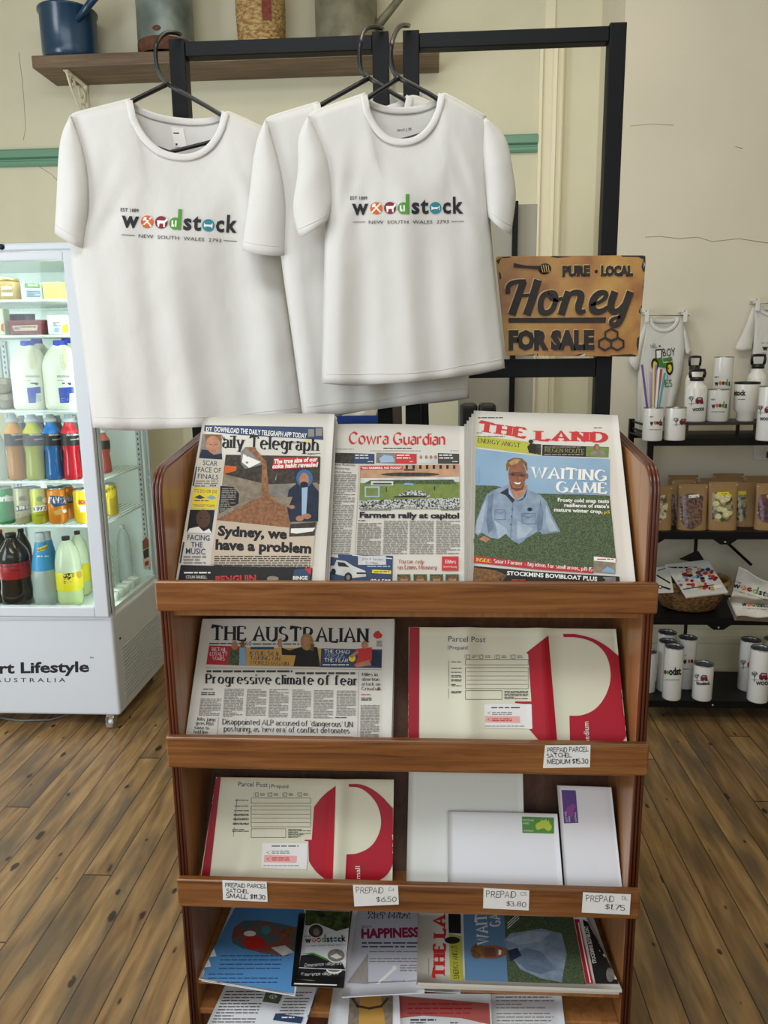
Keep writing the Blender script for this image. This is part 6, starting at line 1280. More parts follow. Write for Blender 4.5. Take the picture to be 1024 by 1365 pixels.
# --- white printed drinkware
MUGW = mat('white_glazed', 'e9e8e2', .25, coat=.3)
STEEL = mat('steel_rim', '9a9b9b', .3, metal=.8)
c88 = (820, 380, 5.0196); c85 = (830, 720, 5.278); c86 = (820, 580, 5.0196)
def cyl(name, label, cat, group, px0, px1, vt, vb, z, rim=STEEL, inside=True, taper=1.0, y=None):
    c = at((px0+px1)/2, vb, Z=z); y = y or c.y
    R = (at(px1, vb, Y=y).x-at(px0, vb, Y=y).x)/2; top = at((px0+px1)/2, vt, Y=y).z
    c = at((px0+px1)/2, (vt+vb)/2, Y=y); h = top-z-R*.12
    r = thing(name, label, cat, (c.x, y, z+.0004), group)
    mb = MB(); mb.lathe([(0, 0), (R*.94*taper, 0), (R*taper, .004), (R, h-.004)], (c.x, y, z+.0004), MUGW, 32); mb.build('body', r)
    m2 = MB(); m2.lathe([(R, h-.004), (R*1.01, h), (R*.92, h), (R*.9, h-.008)]+([(R*.9, .02), (0, .02)] if inside else [(0, h-.008)]), (c.x, y, z+.0004), rim, 32); m2.build('rim', r)
    return r, mb, c.x, y, R, h
def deco(mb, r, crop, fn, name='printed_logo'):
    D = Decal(mb, crop, eps=.0011, cell=2.5); fn(D); D.flush(name, r)
def truck(D, x, y, s):  # tree and red ute scene with the town name under it
    D.line([(x, y+22*s), (x+2*s, y-18*s)], 3*s, INK); D.ell(x, y-18*s, 16*s, 12*s, D_crowd); D.line([(x-10*s, y-26*s), (x, y)], 2*s, INK); D.line([(x+12*s, y-26*s), (x, y)], 2*s, INK)
    D.poly([(x+22*s, y-10*s), (x+34*s, y-24*s), (x+60*s, y-22*s), (x+66*s, y+8*s), (x+22*s, y+8*s)], M_maroon); D.ell(x+34*s, y+8*s, 7*s, 7*s, INK); D.ell(x+56*s, y+8*s, 7*s, 7*s, INK); D.poly([(x+36*s, y-18*s), (x+54*s, y-17*s), (x+54*s, y-10*s), (x+34*s, y-10*s)], D_lblue)
    D.line([(x-14*s, y+12*s), (x+70*s, y+12*s)], 2.5*s, D_hair)
z0 = GZ[0]; gm = 'white printed drinkware on the gift shelves'
# straws holder
r, mb, cx, cy, R, h = cyl('tumbler', 'white tumbler holding coloured straws at the left of the top gift shelf', 'tumbler', gm, 857.5, 883.5, 541.5, 587, z0)
deco(mb, r, c88, lambda D: (D.text('EST', (234, 885), (258, 885), 8, INK, bold=.03), D.text('w', (234, 938), (256, 938), 36, INK, bold=.05), D.ell(268, 922, 9, 12, M_orange), D.ell(284, 922, 9, 12, M_maroon), D.text('ds', (292, 938), (316, 938), 38, INK, bold=.05), D.column(230, 966, 306, 971, M_dgrey, 7)))
STW = ['6a4a9a', 'e8e2e0', 'b9a6cf', '8d6bb5', 'c9542f', '2f9aa6', 'd8c27a', 'e8e4ea']
for k, (px, vt_, nm) in enumerate(((856, 486, 'deep purple straw, leftmost in the tumbler'), (863, 490, 'white straw beside the purple one in the tumbler'), (868, 496, 'pale lilac straw in the middle of the tumbler'), (875, 486, 'violet straw leaning right of the lilac one'), (882, 492, 'orange red straw behind the teal one'), (886.5, 497, 'teal straw, rightmost in the tumbler'), (872, 488, 'tan straw at the back of the tumbler'), (879, 490, 'pale pink white straw near the orange one'))):
    a = k*PI/4; bx, by = cx+R*.62*math.cos(a+PI), cy+R*.62*math.sin(a); t_ = at(px, vt_, Y=cy+.012*math.sin(a))
    mt_ = mat('straw_'+STW[k], STW[k], .3)
    e0 = Vector((cx+(t_.x-cx)*.18+.002*math.cos(a), cy+R*.3*math.sin(a), z0+.0215+.004)); mb = MB(); mb.tube([e0, t_], .0042, mt_, 8, cap=False); tag(mb.build('straw', loc=e0), nm, 'straw', 'drinking straws in the tumbler')
r, mb, *_ = cyl('tumbler', 'short white tumbler with a truck picture, between the straws and the riser', 'tumbler', gm, 886.5, 914, 541, 586.5, z0)
deco(mb, r, c88, lambda D: truck(D, 408, 920, 1.1), 'printed_picture')
# riser
ry0 = at(960, 566, Y=YSF+.06)
rx0, rx1 = at(913, 566, Y=YSF+.05).x, at(1012, 566, Y=YSF+.05).x+.06
rz = at(960, 563, Y=YSF+.05).z
rs = thing('display_riser', 'small dark display riser on the top gift shelf', 'riser', ((rx0+rx1)/2, YSF+.12, z0))
DKW = mat('dark_stained_wood', '352622', .5, noise=.2, nscale=20)
mb = MB(); mb.box((rx0, YSF+.05, rz-.011), (rx1, YSF+.25, rz), DKW); mb.build('top', rs, bevel=.001)
for x in (rx0+.005, rx1-.075):
    for y in (YSF+.055, YSF+.232):
        mb = MB(); mb.box((x, y, z0+.0004), (x+.012, y+.012, rz-.011), DKW); mb.build('leg', rs)
def flask(label, px0, px1, vt, vb, z, y, fn=None):
    c = at((px0+px1)/2, vb, Y=y); R = (at(px1, vb, Y=y).x-at(px0, vb, Y=y).x)/2; h = at((px0+px1)/2, vt, Y=y).z-z
    c = at((px0+px1)/2, (vt+vb)/2, Y=y)
    r = thing('drink_flask', label, 'flask', (c.x, y, z+.0004), 'white drink flasks on the riser')
    mb = MB(); mb.lathe([(0, 0), (R*.95, 0), (R, .004), (R, h*.62), (R*.93, h*.68), (R*.62, h*.74), (R*.58, h*.79)], (c.x, y, z+.0004), MUGW, 32); mb.build('body', r)
    m2 = MB(); m2.lathe([(R*.58, h*.785), (R*.66, h*.79), (R*.66, h*.86), (0, h*.86)], (c.x, y, z+.0004), BLKP, 24); o = m2.build('screw_cap', r)
    m3 = MB(); P = [(-.62, .85), (-.7, .93), (-.66, .99), (0, .995), (.66, .99), (.7, .93), (.62, .85)]; m3.tube([(c.x+R*a, y, z+h*b) for a, b in P], R*.16, BLKP, 8); m3.build('carry_loop', o)
    if fn: deco(mb, r, c88, fn, 'printed_picture')
    return r
yr1, yr2 = YSF+.10, YSF+.19
flask('shorter white flask with a red truck picture, front left on the riser', 914, 942, 493, 561, rz, yr1, lambda D: (truck(D, 512, 778, 1.2), D.text('WOODS', (520, 845), (596, 838), 20, INK, bold=.05)))
flask('tall white flask with black spout lid, back left on the riser', 914, 935, 475, 555, rz, yr2+.01, lambda D: (D.text('w', (470, 740), (500, 738), 34, INK, bold=.05)))
flask('tall white flask behind the travel mug on the riser', 996, 1021, 473, 555, rz, YSF+.215)
def lg(x0, y0, w_, s=1.0):
    def f(D):
        D.text('EST', (x0, y0-52*s), (x0+28*s, y0-52*s), 9*s, INK, bold=.03); D.text('w', (x0, y0), (x0+26*s, y0), 34*s, INK, bold=.05); D.ell(x0+38*s, y0-16*s, 9*s, 13*s, M_orange); D.ell(x0+57*s, y0-16*s, 9*s, 13*s, M_maroon)
        D.ell(x0+76*s, y0-15*s, 9*s, 13*s, M_green); D.poly([(x0+79*s, y0), (x0+86*s, y0), (x0+86*s, y0-44*s), (x0+79*s, y0-44*s)], M_green)
        if w_ > 90: D.text('st', (x0+90*s, y0), (x0+w_*s, y0), 36*s, INK, bold=.05)
        D.column(x0, y0+24*s, x0+w_*s*.85, y0+30*s, M_dgrey, 7*s)
    return f
r, mb, *_ = cyl('tumbler', 'short white tumbler with the town logo, front middle of the riser', 'tumbler', gm, 943, 971, 517, 562, rz, y=YSF+.1)
deco(mb, r, c88, lg(646, 822, 102))
c_y = YSF+.19
r, mb, *_ = cyl('tumbler', 'tall white tumbler with the town logo, standing behind the short one on the riser', 'tumbler', gm, 951, 975.5, 474, 549, rz, y=YSF+.195)
deco(mb, r, c88, lg(668, 672, 100))
# travel mug
c = at(993, 558, Y=YSF+.1); y = c.y; R = (at(1009, 520, Y=y).x-at(977, 520, Y=y).x)/2; h = at(993, 509, Y=y).z-rz
r = thing('travel_mug', 'white travel mug with a black rim and side handle, right on the riser', 'mug', (c.x, y, rz+.0004))
mb = MB(); mb.lathe([(0, 0), (R*.66, 0), (R*.7, .004), (R*.75, h*.22), (R*.96, h*.3), (R, h*.94)], (c.x, y, rz+.0004), MUGW, 32); mb.build('body', r)
m2 = MB(); m2.lathe([(R, h*.94), (R*1.03, h*.95), (R*1.03, h), (R*.9, h), (R*.88, h*.9), (0, h*.9)], (c.x, y, rz+.0004), BLKP, 32); m2.build('lid', r)
m2 = MB(); m2.tube([(c.x+R*.97, y+.004, rz+h*.85), (c.x+R*1.4, y+.004, rz+h*.82), (c.x+R*1.45, y+.004, rz+h*.5), (c.x+R*1.3, y+.004, rz+h*.4), (c.x+R*.97, y+.004, rz+h*.42)], .005, BLKP, 8); m2.build('handle', r)
deco(mb, r, c88, lambda D: (D.text('stock', (795, 738), (876, 738), 36, INK, bold=.05), D.column(796, 762, 874, 767, M_dgrey, 8)))
r, mb, *_ = cyl('tumbler', 'white tumbler with a red truck picture, front right beside the riser', 'tumbler', gm, 1011, 1040, 513, 587, z0)
deco(mb, r, c88, lambda D: (truck(D, 975, 840, 1.2), D.text('WOODS', (970, 905), (1050, 905), 20, INK, bold=.05)), 'printed_picture')
# framed card leaning at the left back
ca = [at(841, 512, Y=YSF+.29), at(856, 512, Y=YSF+.29), at(856, 579, Y=YSF+.29), at(838, 579, Y=YSF+.29)]
r = thing('clear_card_holder', 'clear card holder with a picture, far left of the top gift shelf', 'card holder', (GX0+.06, YSF+.2, z0+.0004))
cx0 = GX0+.006; mb = MB(); mb.hexa([(cx0+.02, YSF+.2, z0+.0004), (cx0+.1, YSF+.2, z0+.0004), (cx0+.1, YSF+.203, z0+.0004), (cx0+.02, YSF+.203, z0+.0004), (cx0+.02, YSF+.24, z0+.19), (cx0+.1, YSF+.24, z0+.19), (cx0+.1, YSF+.243, z0+.19), (cx0+.02, YSF+.243, z0+.19)], mat('acrylic_card', 'd8d8d2', .2)); mb.build('panel', r)
deco(mb, r, c88, lambda D: (D.rect(108, 735, 140, 790, D_hedge), D.ell(122, 765, 10, 14, D_metal)), 'printed_picture')
# --- small shirts pegged on wires on the wall
def kid(label, px, Yk, seed, fn):
    shL, nL, nR, shR, dF, dB, left, right, hem, slv = px
    r, f_, b_ = shirt('small_shirt', label, 'small printed shirts pegged on the wall', Yk, shL, nL, nR, shR, dF, dB, left, right, hem, slv, depth=.015, seed=seed, folds=.003, cw=5, cat='shirt')
    D = Decal(f_, c88, eps=.003, cell=3); fn(D); D.flush('printed_design', r)
    return r
def tractor(D):
    D.text('MEL', (240, 425), (282, 418), 26, INK, 'hand'); D.ell(298, 408, 6, 6, INK); D.text('BOY', (318, 476), (404, 470), 46, INK, 'fathand')
    G2 = mat('print_tractor_green', '3f7a2c', .7)
    D.poly([(268, 430), (312, 426), (314, 500), (270, 505)], INK); D.poly([(276, 440), (306, 437), (306, 490), (278, 492)], M_white); D.poly([(258, 490), (312, 484), (320, 520), (384, 512), (388, 545), (330, 556), (262, 540)], G2); D.ell(266, 530, 26, 42, INK); D.ell(266, 532, 14, 24, M_yellow); D.ell(364, 555, 25, 48, INK); D.ell(364, 558, 14, 28, M_yellow); D.poly([(318, 490), (376, 480), (384, 505), (322, 512)], G2); D.line([(322, 520), (384, 512)], 4, M_yellow)
    D.text('IES', (330, 680), (384, 676), 44, G2, 'fathand'); D.line([(345, 605), (350, 625)], 3, INK)
kid('small white shirt with a green tractor print, pegged on the wall above the straws', ((862, 428), (868, 424), (903, 423), (912, 426), 16, 4, [(860, 428), (852, 470), (849, 530), (850, 577)], [(912, 426), (914, 470), (905, 520), (898, 545)], [(847, 577), (860, 577), (880, 560), (898, 543)],
    [([(861, 428), (852, 450), (838, 480)], [(864, 432), (856, 470), (850, 494)], .018, -.004), ([(911, 426), (918, 450), (922, 468)], [(908, 432), (912, 455), (914, 470)], .014, .004)]), YR-.034, 21, tractor)
kid('small white shirt with the town name, pegged on the wall at the far right', ((1000, 412), (1014, 408), (1050, 405), (1065, 410), 12, 4, [(1002, 412), (1005, 450), (1000, 500), (996, 540)], [(1065, 410), (1062, 470), (1062, 540)], [(996, 540), (1030, 542), (1062, 540)],
    [([(1004, 408), (992, 440), (980, 464)], [(1008, 418), (1006, 440), (1002, 465)], .018, -.004)]), YR-.034, 22, lambda D: (D.text('w', (984, 436), (1022, 436), 34, INK, bold=.06), D.text('EST 18', (980, 393), (1020, 392), 9, INK), D.line([(980, 455), (1010, 455)], 2.5, INK)))
WIREM = mat('galvanised_wire', '8d8d88', .35, metal=.7)
CLIP = mat('clear_peg', 'dcdcd6', .2)
def wire(label, a, b, pegs):
    r = thing('hanging_wire', label, 'wire', at(*a, Y=YR-.03), 'wires for the small shirts')
    mb = MB(); mb.tube([at(a[0], a[1]-1.5, Y=YR-.045), at(b[0], b[1]-1.5, Y=YR-.045)], .0022, WIREM, 6); mb.build('wire', r)
    for p in pegs:
        q = at(*p, Y=YR-.045); mb = MB(); mb.box((q.x-.008, YR-.068, q.z-.03), (q.x+.008, YR-.060, q.z+.012), CLIP); mb.box((q.x-.008, YR-.060, q.z+.002), (q.x+.008, YR-.03, q.z+.012), CLIP); mb.box((q.x-.012, YR-.052, q.z+.012), (q.x-.004, YR-.004, q.z+.022), CLIP); mb.box((q.x+.004, YR-.052, q.z+.012), (q.x+.012, YR-.004, q.z+.022), CLIP); mb.build('peg', r, bevel=.001)
wire('thin wire with two clear pegs holding the tractor shirt', (856, 422), (919, 422), [(861, 420), (912, 420)])
wire('thin wire with a clear peg holding the far right shirt', (999, 407), (1070, 404), [(1008, 405), (1060, 403)])
# --- power outlet
po = at(1018, 604, Y=YR)
r = thing('power_outlet', 'white power outlet with a plug on the beige wall, above the snack bags', 'outlet', (po.x, YR-.02, po.z-.03))
mb = MB(); mb.box((po.x-.045, YR-.016, po.z-.03), (po.x+.075, YR-.0005, po.z+.035), mat('white_switch_plastic', 'dddbd2', .35)); o = mb.build('face_plate', r, bevel=.004)
mb = MB(); mb.box((po.x+.005, YR-.05, po.z-.02), (po.x+.05, YR-.0155, po.z+.01), BLKP); mb.build('plug', r, bevel=.004)
# --- second shelf: kraft stand-up pouches with windows
KRAFT = mat('kraft_paper', '9c7a4e', .75, noise=.12, nscale=40); 
def filling(name, a, b, sc): return mat(name, a, .35, col2=b, nscale=sc, contrast=(.42, .58), coat=.5)
z1 = GZ[1]
def pouch(label, px0, px1, vt, vb, y, win=None, fill=None, tagc=None, mesh_slices=False):
    cxp = (px0+px1)/2; c = at(cxp, vb, Y=y); hw = (at(px1, vb, Y=y).x-at(px0, vb, Y=y).x)/2; h = at(cxp, vt, Y=y).z-z1
    r = thing('snack_pouch', label, 'pouch', (c.x, y, z1+.0005), 'kraft snack pouches')
    dp = .03
    def sf(u, v):
        a = 2*PI*u; q = lambda t, e: math.copysign(abs(t)**e, t); d = dp*(max(0, 1-v**1.3))+.0015; w_ = hw*(1-.03*math.sin(PI*v))
        return Vector((c.x+w_*q(math.cos(a), .6), y+d*q(math.sin(a), .9)+.012*v, z1+.0005+h*v))
    mb = MB(); mb.grid(sf, 32, 14, KRAFT, closed=True); mb.prism([sf(i/32, 0) for i in range(32)], (0, 0, .001), KRAFT); mb.build('bag', r)
    m2 = MB(); zt2 = z1+h*.93; m2.box((c.x-hw*.98, y+.0125-.004, zt2), (c.x+hw*.98, y+.0125-.0025, zt2+.003), D_paper2); m2.build('seal_line', r)
    if win:
        D = Decal(mb, c86, eps=.0011, cell=4); D.poly(win, fill)
        if mesh_slices:
            D.flush('window', r); rnd = random.Random(4); X = [p[0] for p in win]; Yp = [p[1] for p in win]; PEAR = mat('dried_pear', 'd6cfa2', .5); PE2 = mat('dried_pear_core', 'bdb27a', .5)
            for k in range(14):
                x = rnd.uniform(min(X)+22, max(X)-22); yy = rnd.uniform(min(Yp)+16, max(Yp)-24); D.ell(x, yy, 24, 19, PE2, 10); D.ell(x+1, yy-1, 19, 14, PEAR, 10)
            D.flush('dried_slices', r)
        else: D.flush('window', r)
        if tagc: D.poly(tagc[0], tagc[1]); x0, y0 = tagc[0][0]; D.column(x0+6, y0+8, tagc[0][1][0]-6, y0+16, INK, 10); D.flush('sticker', r)
    return r
F1 = filling('dried_meat_brown', '7d5a48', '3a2420', 90); F2 = filling('dried_slices_pale', 'cfc79a', '51462f', 60); F3 = filling('dried_red', '6d3540', '2a1418', 90); F4 = filling('dried_mixed', '9a9060', '332c22', 60)
yp1, yp2, yp3 = YSF+.06, YSF+.15, YSF+.235
pouch('kraft pouch with a brown filling and white sticker, in front beside the stand', 902, 941, 646, 710, yp1, [(432, 398), (520, 390), (590, 410), (580, 590), (520, 632), (470, 620), (438, 570)], F1, ([(492, 402), (562, 396), (564, 416), (494, 422)], M_white))
pouch('kraft pouch of pale round slices with a yellow sticker, front middle', 942, 981, 643, 706, yp1, [(652, 388), (715, 376), (780, 392), (790, 520), (760, 578), (690, 580), (648, 560)], F4, ([(682, 382), (760, 380), (762, 402), (684, 404)], M_yellow), True)
pouch('kraft pouch of dark and pale pieces, yellow sticker, right behind the pale slices', 977, 1007, 644, 703, yp2-.02, [(800, 400), (860, 395), (885, 440), (875, 560), (830, 585), (806, 540)], F4, ([(822, 376), (878, 374), (878, 398), (824, 402)], M_yellow))
pouch('kraft pouch of dark red pieces at the right edge of the photo', 1005, 1046, 645, 708, yp1, [(965, 400), (1040, 395), (1045, 590), (980, 580), (950, 540)], F3, ([(1014, 402), (1040, 400), (1040, 420), (1016, 420)], M_yellow))
pouch('kraft pouch of ring shaped slices, half hidden by the wooden stand', 862, 894, 648, 711, yp1, [(280, 410), (345, 400), (355, 480), (340, 560), (300, 585), (270, 560)], F2)
for k, (a, b, vt, nm) in enumerate(((888, 928, 634, 'behind the brown filled one'), (930, 946, 638, 'peeping between the two front ones'), (947, 988, 632, 'tallest, behind the pale slices'), (989, 1030, 635, 'behind the dark red one at the right'))):
    pouch('plain kraft pouch in the back row, %s' % nm, a, b, vt, 700, yp3+.0*k)
pouch('kraft pouch in the middle row showing a dark side, behind the brown filled one', 893, 925, 640, 706, yp2, [(372, 400), (408, 392), (425, 560), (395, 620), (372, 540)], F1)
# --- third shelf: wicker basket of printed packets, folded shirts
WICK = mat('wicker_cane', '9a7444', .6, col2='5d4122', nscale=55, stretch=(1, 1, 3), contrast=(.4, .6), bump=.6, bscale=70); WRIM = mat('wicker_rim', 'a8854e', .55, noise=.4, nscale=60)
z2_ = GZ[2]
bc = at(925, 815, Z=z2_); bx_, by_ = bc.x-.004, YSF+.145; BR = (at(977, 780, Y=by_).x-at(877, 780, Y=by_).x)/2; BH = .125
r = thing('wicker_basket', 'oval wicker basket holding printed packets on the third gift shelf', 'basket', (bx_, by_, z2_+.003))
mb = MB()
def bask(u, v):
    a = 2*PI*u; rr_ = BR*(.62+.38*v**.6)+.0028*math.sin(u*2*PI*30)*math.sin(v*22)
    return Vector((bx_+rr_*math.cos(a), by_+rr_*.82*math.sin(a), z2_+.003+BH*v))
mb.grid(bask, 120, 22, WICK, closed=True); mb.prism([bask(i/40, 0) for i in range(40)], (0, 0, .004), WICK); o = mb.build('woven_body', r, solid=.004)
mb = MB()
for q in range(2): mb.tube([(bx_+BR*1.0*math.cos(2*PI*k/60), by_+BR*.82*math.sin(2*PI*k/60), z2_+BH+.005*math.sin(k*PI/2.5+q*PI)) for k in range(60)], .0085, WRIM, 8, closed=True)
mb.build('plaited_rim', r)
ARTM = mat('printed_flower_collage', '8f3a44', .4, col2='40506a', nscale=30, contrast=(.45, .55)); POLY = mat('clear_poly_sleeve', 'd5d5cf', .15)
def slab4(name, label, cat, group, corners, th, m_, part='packet', Pl=None):
    P0, n = Pl
    q = [onplane(x, y, P0, n) for x, y in corners]; mb = MB()
    mb.hexa([q[3]-n*th, q[2]-n*th, q[1]-n*th, q[0]-n*th, q[3], q[2], q[1], q[0]], m_)
    c = sum(q, Vector())/4; r = thing(name, label, cat, c-n*th, group); mb.build(part, r, bevel=.002); return r, mb
na = Vector((0, -math.sin(math.radians(22)), math.cos(math.radians(22)))); Pp = (Vector((bx_, by_-BR*.85, z2_+BH+.030)), na)
r, mb = slab4('printed_packet', 'clear packet with a red flower picture, lying on top of the basket', 'packet', 'printed packets in the basket', cc(c85, [(300, 170), (600, 135), (745, 365), (450, 400)]), .009, POLY, Pl=Pp)
D = Decal(mb, c85, eps=.0008, cell=4)
D.column(316, 205-18*.9, 590, 205-18*.1, INK, 18); D.poly([(372, 235), (470, 190), (560, 200), (640, 260), (690, 300), (590, 345), (430, 362), (380, 290)], D_white)
rnd = random.Random(3)
for k in range(46): D.ell(rnd.uniform(385, 665), rnd.uniform(205, 345), rnd.uniform(9, 24), rnd.uniform(7, 16), [M_red, ARTM, M_maroon, D_navy, D_gold, M_sky, D_black, D_crimson][k % 8], 9)
D.poly([(635, 322), (690, 316), (704, 336), (646, 346)], M_white); D.line([(400, 352), (640, 318)], 6, INK); D.flush('printed_picture', r)
Pp2 = (Vector((bx_, by_-BR*.85, z2_+BH+.0185)), na)
r, mb = slab4('printed_packet', 'black and white packet under the flower one, by the stand edge', 'packet', 'printed packets in the basket', cc(c85, [(230, 190), (330, 180), (362, 366), (240, 372)]), .004, POLY, Pl=Pp2)
D = Decal(mb, c85, eps=.0008, cell=4); D.line([(245, 250), (330, 300)], 10, INK); D.line([(250, 320), (330, 345)], 12, INK); D.ell(265, 330, 14, 14, INK); D.ell(265, 330, 8, 8, M_white); D.line([(250, 215), (300, 200)], 6, INK); D.flush('printed_picture', r)
r, mb = slab4('printed_packet', 'black cloth packet sticking up at the back of the basket', 'packet', 'printed packets in the basket', cc(c85, [(505, 80), (535, 75), (600, 175), (400, 130)]), .008, D_black, Pl=(Vector((bx_, by_+BR*.3, z2_+BH+.02)), Vector((0, -.8, .6))))
FOLD = mat('folded_white_cloth', 'dedad0', .6, noise=.06, nscale=20, bump=.5, bscale=18)
def folded(label, corners, zt2, th, fn):
    P0 = Vector((0, YSF+.03, zt2)); n = Vector((0, -.5, .866))
    q = [onplane(x, y, P0, n) for x, y in corners]
    mb = MB()
    def f(o): return lambda u, v: (q[0]*(1-u)+q[1]*u)*(1-v)+(q[3]*(1-u)+q[2]*u)*v+n*(o+(.004*math.sin(u*9)*math.sin(v*7+1)+.006*math.sin(PI*u)*math.sin(PI*v) if o == 0 else 0))
    mb.grid(f(0), 20, 12, FOLD); mb.grid(f(-th), 20, 12, FOLD); k = 21*13
    ring = [i for i in range(21)]+[j*21+20 for j in range(1, 13)]+[12*21+i for i in range(19, -1, -1)]+[j*21 for j in range(11, 0, -1)]
    for a, b in zip(ring, ring[1:]+ring[:1]): mb.f.append((a, b, k+b, k+a)); mb.mi.append(0); mb.sm.append(True)
    lo_ = min(mb.v, key=lambda p: p.z); r = thing('folded_shirt', label, 'shirt', (sum(p.x for p in mb.v)/len(mb.v), YSF+.1, lo_.z), 'folded white logo shirts in bags')
    mb.build('cloth', r); D = Decal(mb, c85, eps=.0012, cell=4); fn(D); D.flush('printed_logo', r); return r
folded('bagged white shirt, upper of the two folded ones right of the basket', cc(c85, [(818, 185), (1090, 330), (1085, 425), (765, 400)]), z2_+.10, .03, lambda D: (D.logo((775, 330), (1110, 430), .8)))
folded('bagged white shirt, lower of the two folded ones right of the basket', cc(c85, [(745, 405), (1090, 435), (1085, 548), (800, 535)]), z2_+.055, .026, lambda D: (D.logo((838, 465), (1080, 478), .9)))
# --- bottom shelf tumblers
z3 = GZ[3]
gt = 'tumblers on the bottom gift shelf'
r, mb, *_ = cyl('tumbler', 'tall tumbler at the back left of the bottom gift shelf', 'tumbler', gt, 876, 900, 841, 908, z3)
r, mb, *_ = cyl('tumbler', 'tall tumbler in the middle of the left group, behind the nearest one', 'tumbler', gt, 877, 901, 853, 919, z3)
r, mb, *_ = cyl('tumbler', 'nearest tall tumbler with the town logo, left on the bottom gift shelf', 'tumbler', gt, 885, 909.5, 860, 930, z3)
deco(mb, r, c85, lambda D: (D.ell(302, 928, 9, 16, M_maroon), D.ell(320, 930, 9, 13, M_green), D.text('odst', (328, 948), (412, 945), 52, INK, bold=.05), D.column(300, 980, 400, 986, M_dgrey, 8)))
r, mb, *_ = cyl('tumbler', 'tall tumbler with the town logo, behind the short one on the bottom shelf', 'tumbler', gt, 903, 927, 848, 915, z3)
deco(mb, r, c85, lambda D: (D.text('EST', (426, 815), (452, 815), 9, INK), D.text('w', (426, 870), (456, 866), 42, INK, bold=.05), D.ell(468, 852, 9, 14, M_orange), D.ell(488, 852, 9, 14, M_maroon), D.column(428, 905, 500, 910, M_dgrey, 8)))
r, mb, *_ = cyl('tumbler', 'short tumbler with a red truck picture on the bottom gift shelf', 'tumbler', gt, 924, 950, 883, 930.5, z3)
deco(mb, r, c85, lambda D: (truck(D, 524, 975, 1.15), D.text('Woodstock', (520, 1020), (615, 1016), 22, INK, bold=.05)), 'printed_picture')
r, mb, *_ = cyl('tumbler', 'white tumbler showing only as a sliver beside the wooden stand', 'tumbler', gt, 852, 874.5, 866, 920, z3)
r, mb, *_ = cyl('tumbler', 'tall tumbler with a tree picture, left of the right group on the bottom shelf', 'tumbler', gt, 986, 1012, 851, 918, z3)
deco(mb, r, c85, lambda D: truck(D, 850, 880, 1.3), 'printed_picture')
r, mb, *_ = cyl('tumbler', 'nearest tumbler of the right group with tree and red truck picture', 'tumbler', gt, 999, 1026, 862, 933, z3)
deco(mb, r, c85, lambda D: (truck(D, 930, 965, 1.4), D.text('WOO', (940, 1020), (1024, 1018), 26, INK, bold=.05)), 'printed_picture')
r, mb, *_ = cyl('tumbler', 'tumbler at the right photo edge, its grey rim showing behind the truck one', 'tumbler', gt, 1017, 1042, 850, 914, z3)
# ------------------------------------------------------------------ high wall shelf with old vessels
SHF = wood('weathered_shelf_board', '8d755a', '75604a', '5a4836', 'X', .8, .6, 0)
ysf = YB-.24
pa, pb = at(41, 69, Y=ysf), at(586, 62, Y=ysf)
zs1, zs0 = (pa.z+pb.z)/2+.004, at(400, 78, Y=ysf).z
sh_ = thing('wall_shelf', 'weathered timber shelf on white iron brackets, high on the back wall', 'shelf', ((pa.x+pb.x)/2, YB-.12, zs0))
mb = MB(); mb.box((pa.x, ysf, zs0), (pb.x, YB-.0005, zs1), SHF); mb.build('board', sh_, bevel=.003)
IRONW = mat('white_wrought_iron', 'e6dfc4', .45)
def bracket(px):
    x = at(px, 100, Y=YB-.06).x; r = .0055
    mb = MB(); mb.box((x-.012, ysf+.03, zs0-.006), (x+.012, YB-.002, zs0-.0005), IRONW); mb.box((x-.012, YB-.008, zs0-.2), (x+.012, YB-.001, zs0-.006), IRONW)
    def sp(cy, cz, R, a0, a1, k): return [(x, cy+R*(1-k*t)*math.cos(a0+(a1-a0)*t), cz+R*(1-k*t)*math.sin(a0+(a1-a0)*t)) for t in [i/22 for i in range(23)]]
    mb.tube(sp(YB-.055, zs0-.055, .045, -1.2, 6.2, .75), r, IRONW, 6); mb.tube(sp(YB-.05, zs0-.125, .036, -1.0, 6.0, .75), r, IRONW, 6); mb.tube(sp(YB-.15, zs0-.04, .032, 0, 7, .75), r, IRONW, 6)
    mb.tube([(x, ysf+.035, zs0-.006), (x, ysf+.07, zs0-.06), (x, YB-.10, zs0-.12), (x, YB-.05, zs0-.18), (x, YB-.008, zs0-.195)], r, IRONW, 6); mb.build('scroll_bracket', sh_)
bracket(106); bracket(520)
zt0 = zs1+.0005
def vessel(px0, px1, yy):
    a, b = at(px0, 40, Y=yy), at(px1, 40, Y=yy); return (a.x+b.x)/2, (b.x-a.x)/2
yv = YB-.135
# blue enamel pot
cx, R = vessel(52, 132, yv); R = min(R, .125)
ENB = mat('blue_enamel', '1f4260', .28, coat=.4, noise=.15, nscale=9)
r = thing('enamel_pot', 'dark blue enamel pot with a spout handle, left end of the high shelf', 'pot', (cx, yv, zt0))
hpt = at(90, 8, Y=yv-R*.6).z-zt0
mb = MB(); mb.lathe([(0, 0), (R*.92, 0), (R*.96, .008), (R, .03), (R*1.0, hpt-.008), (R*1.06, hpt-.004), (R*1.06, hpt+.004), (R*.97, hpt), (R*.95, .02), (0, .02)], (cx, yv, zt0), ENB, 40); mb.build('body', r)
mb = MB(); p0, p1 = (cx+R*.62, yv-R*.72, zt0+hpt*.68), (cx+R*1.75, yv-R*.85, zt0+hpt*1.28); mb.tube([p0, ((p0[0]+p1[0])/2, (p0[1]+p1[1])/2, (p0[2]+p1[2])/2), p1], [.014, .016, .019], ENB, 12); mb.build('handle', r)
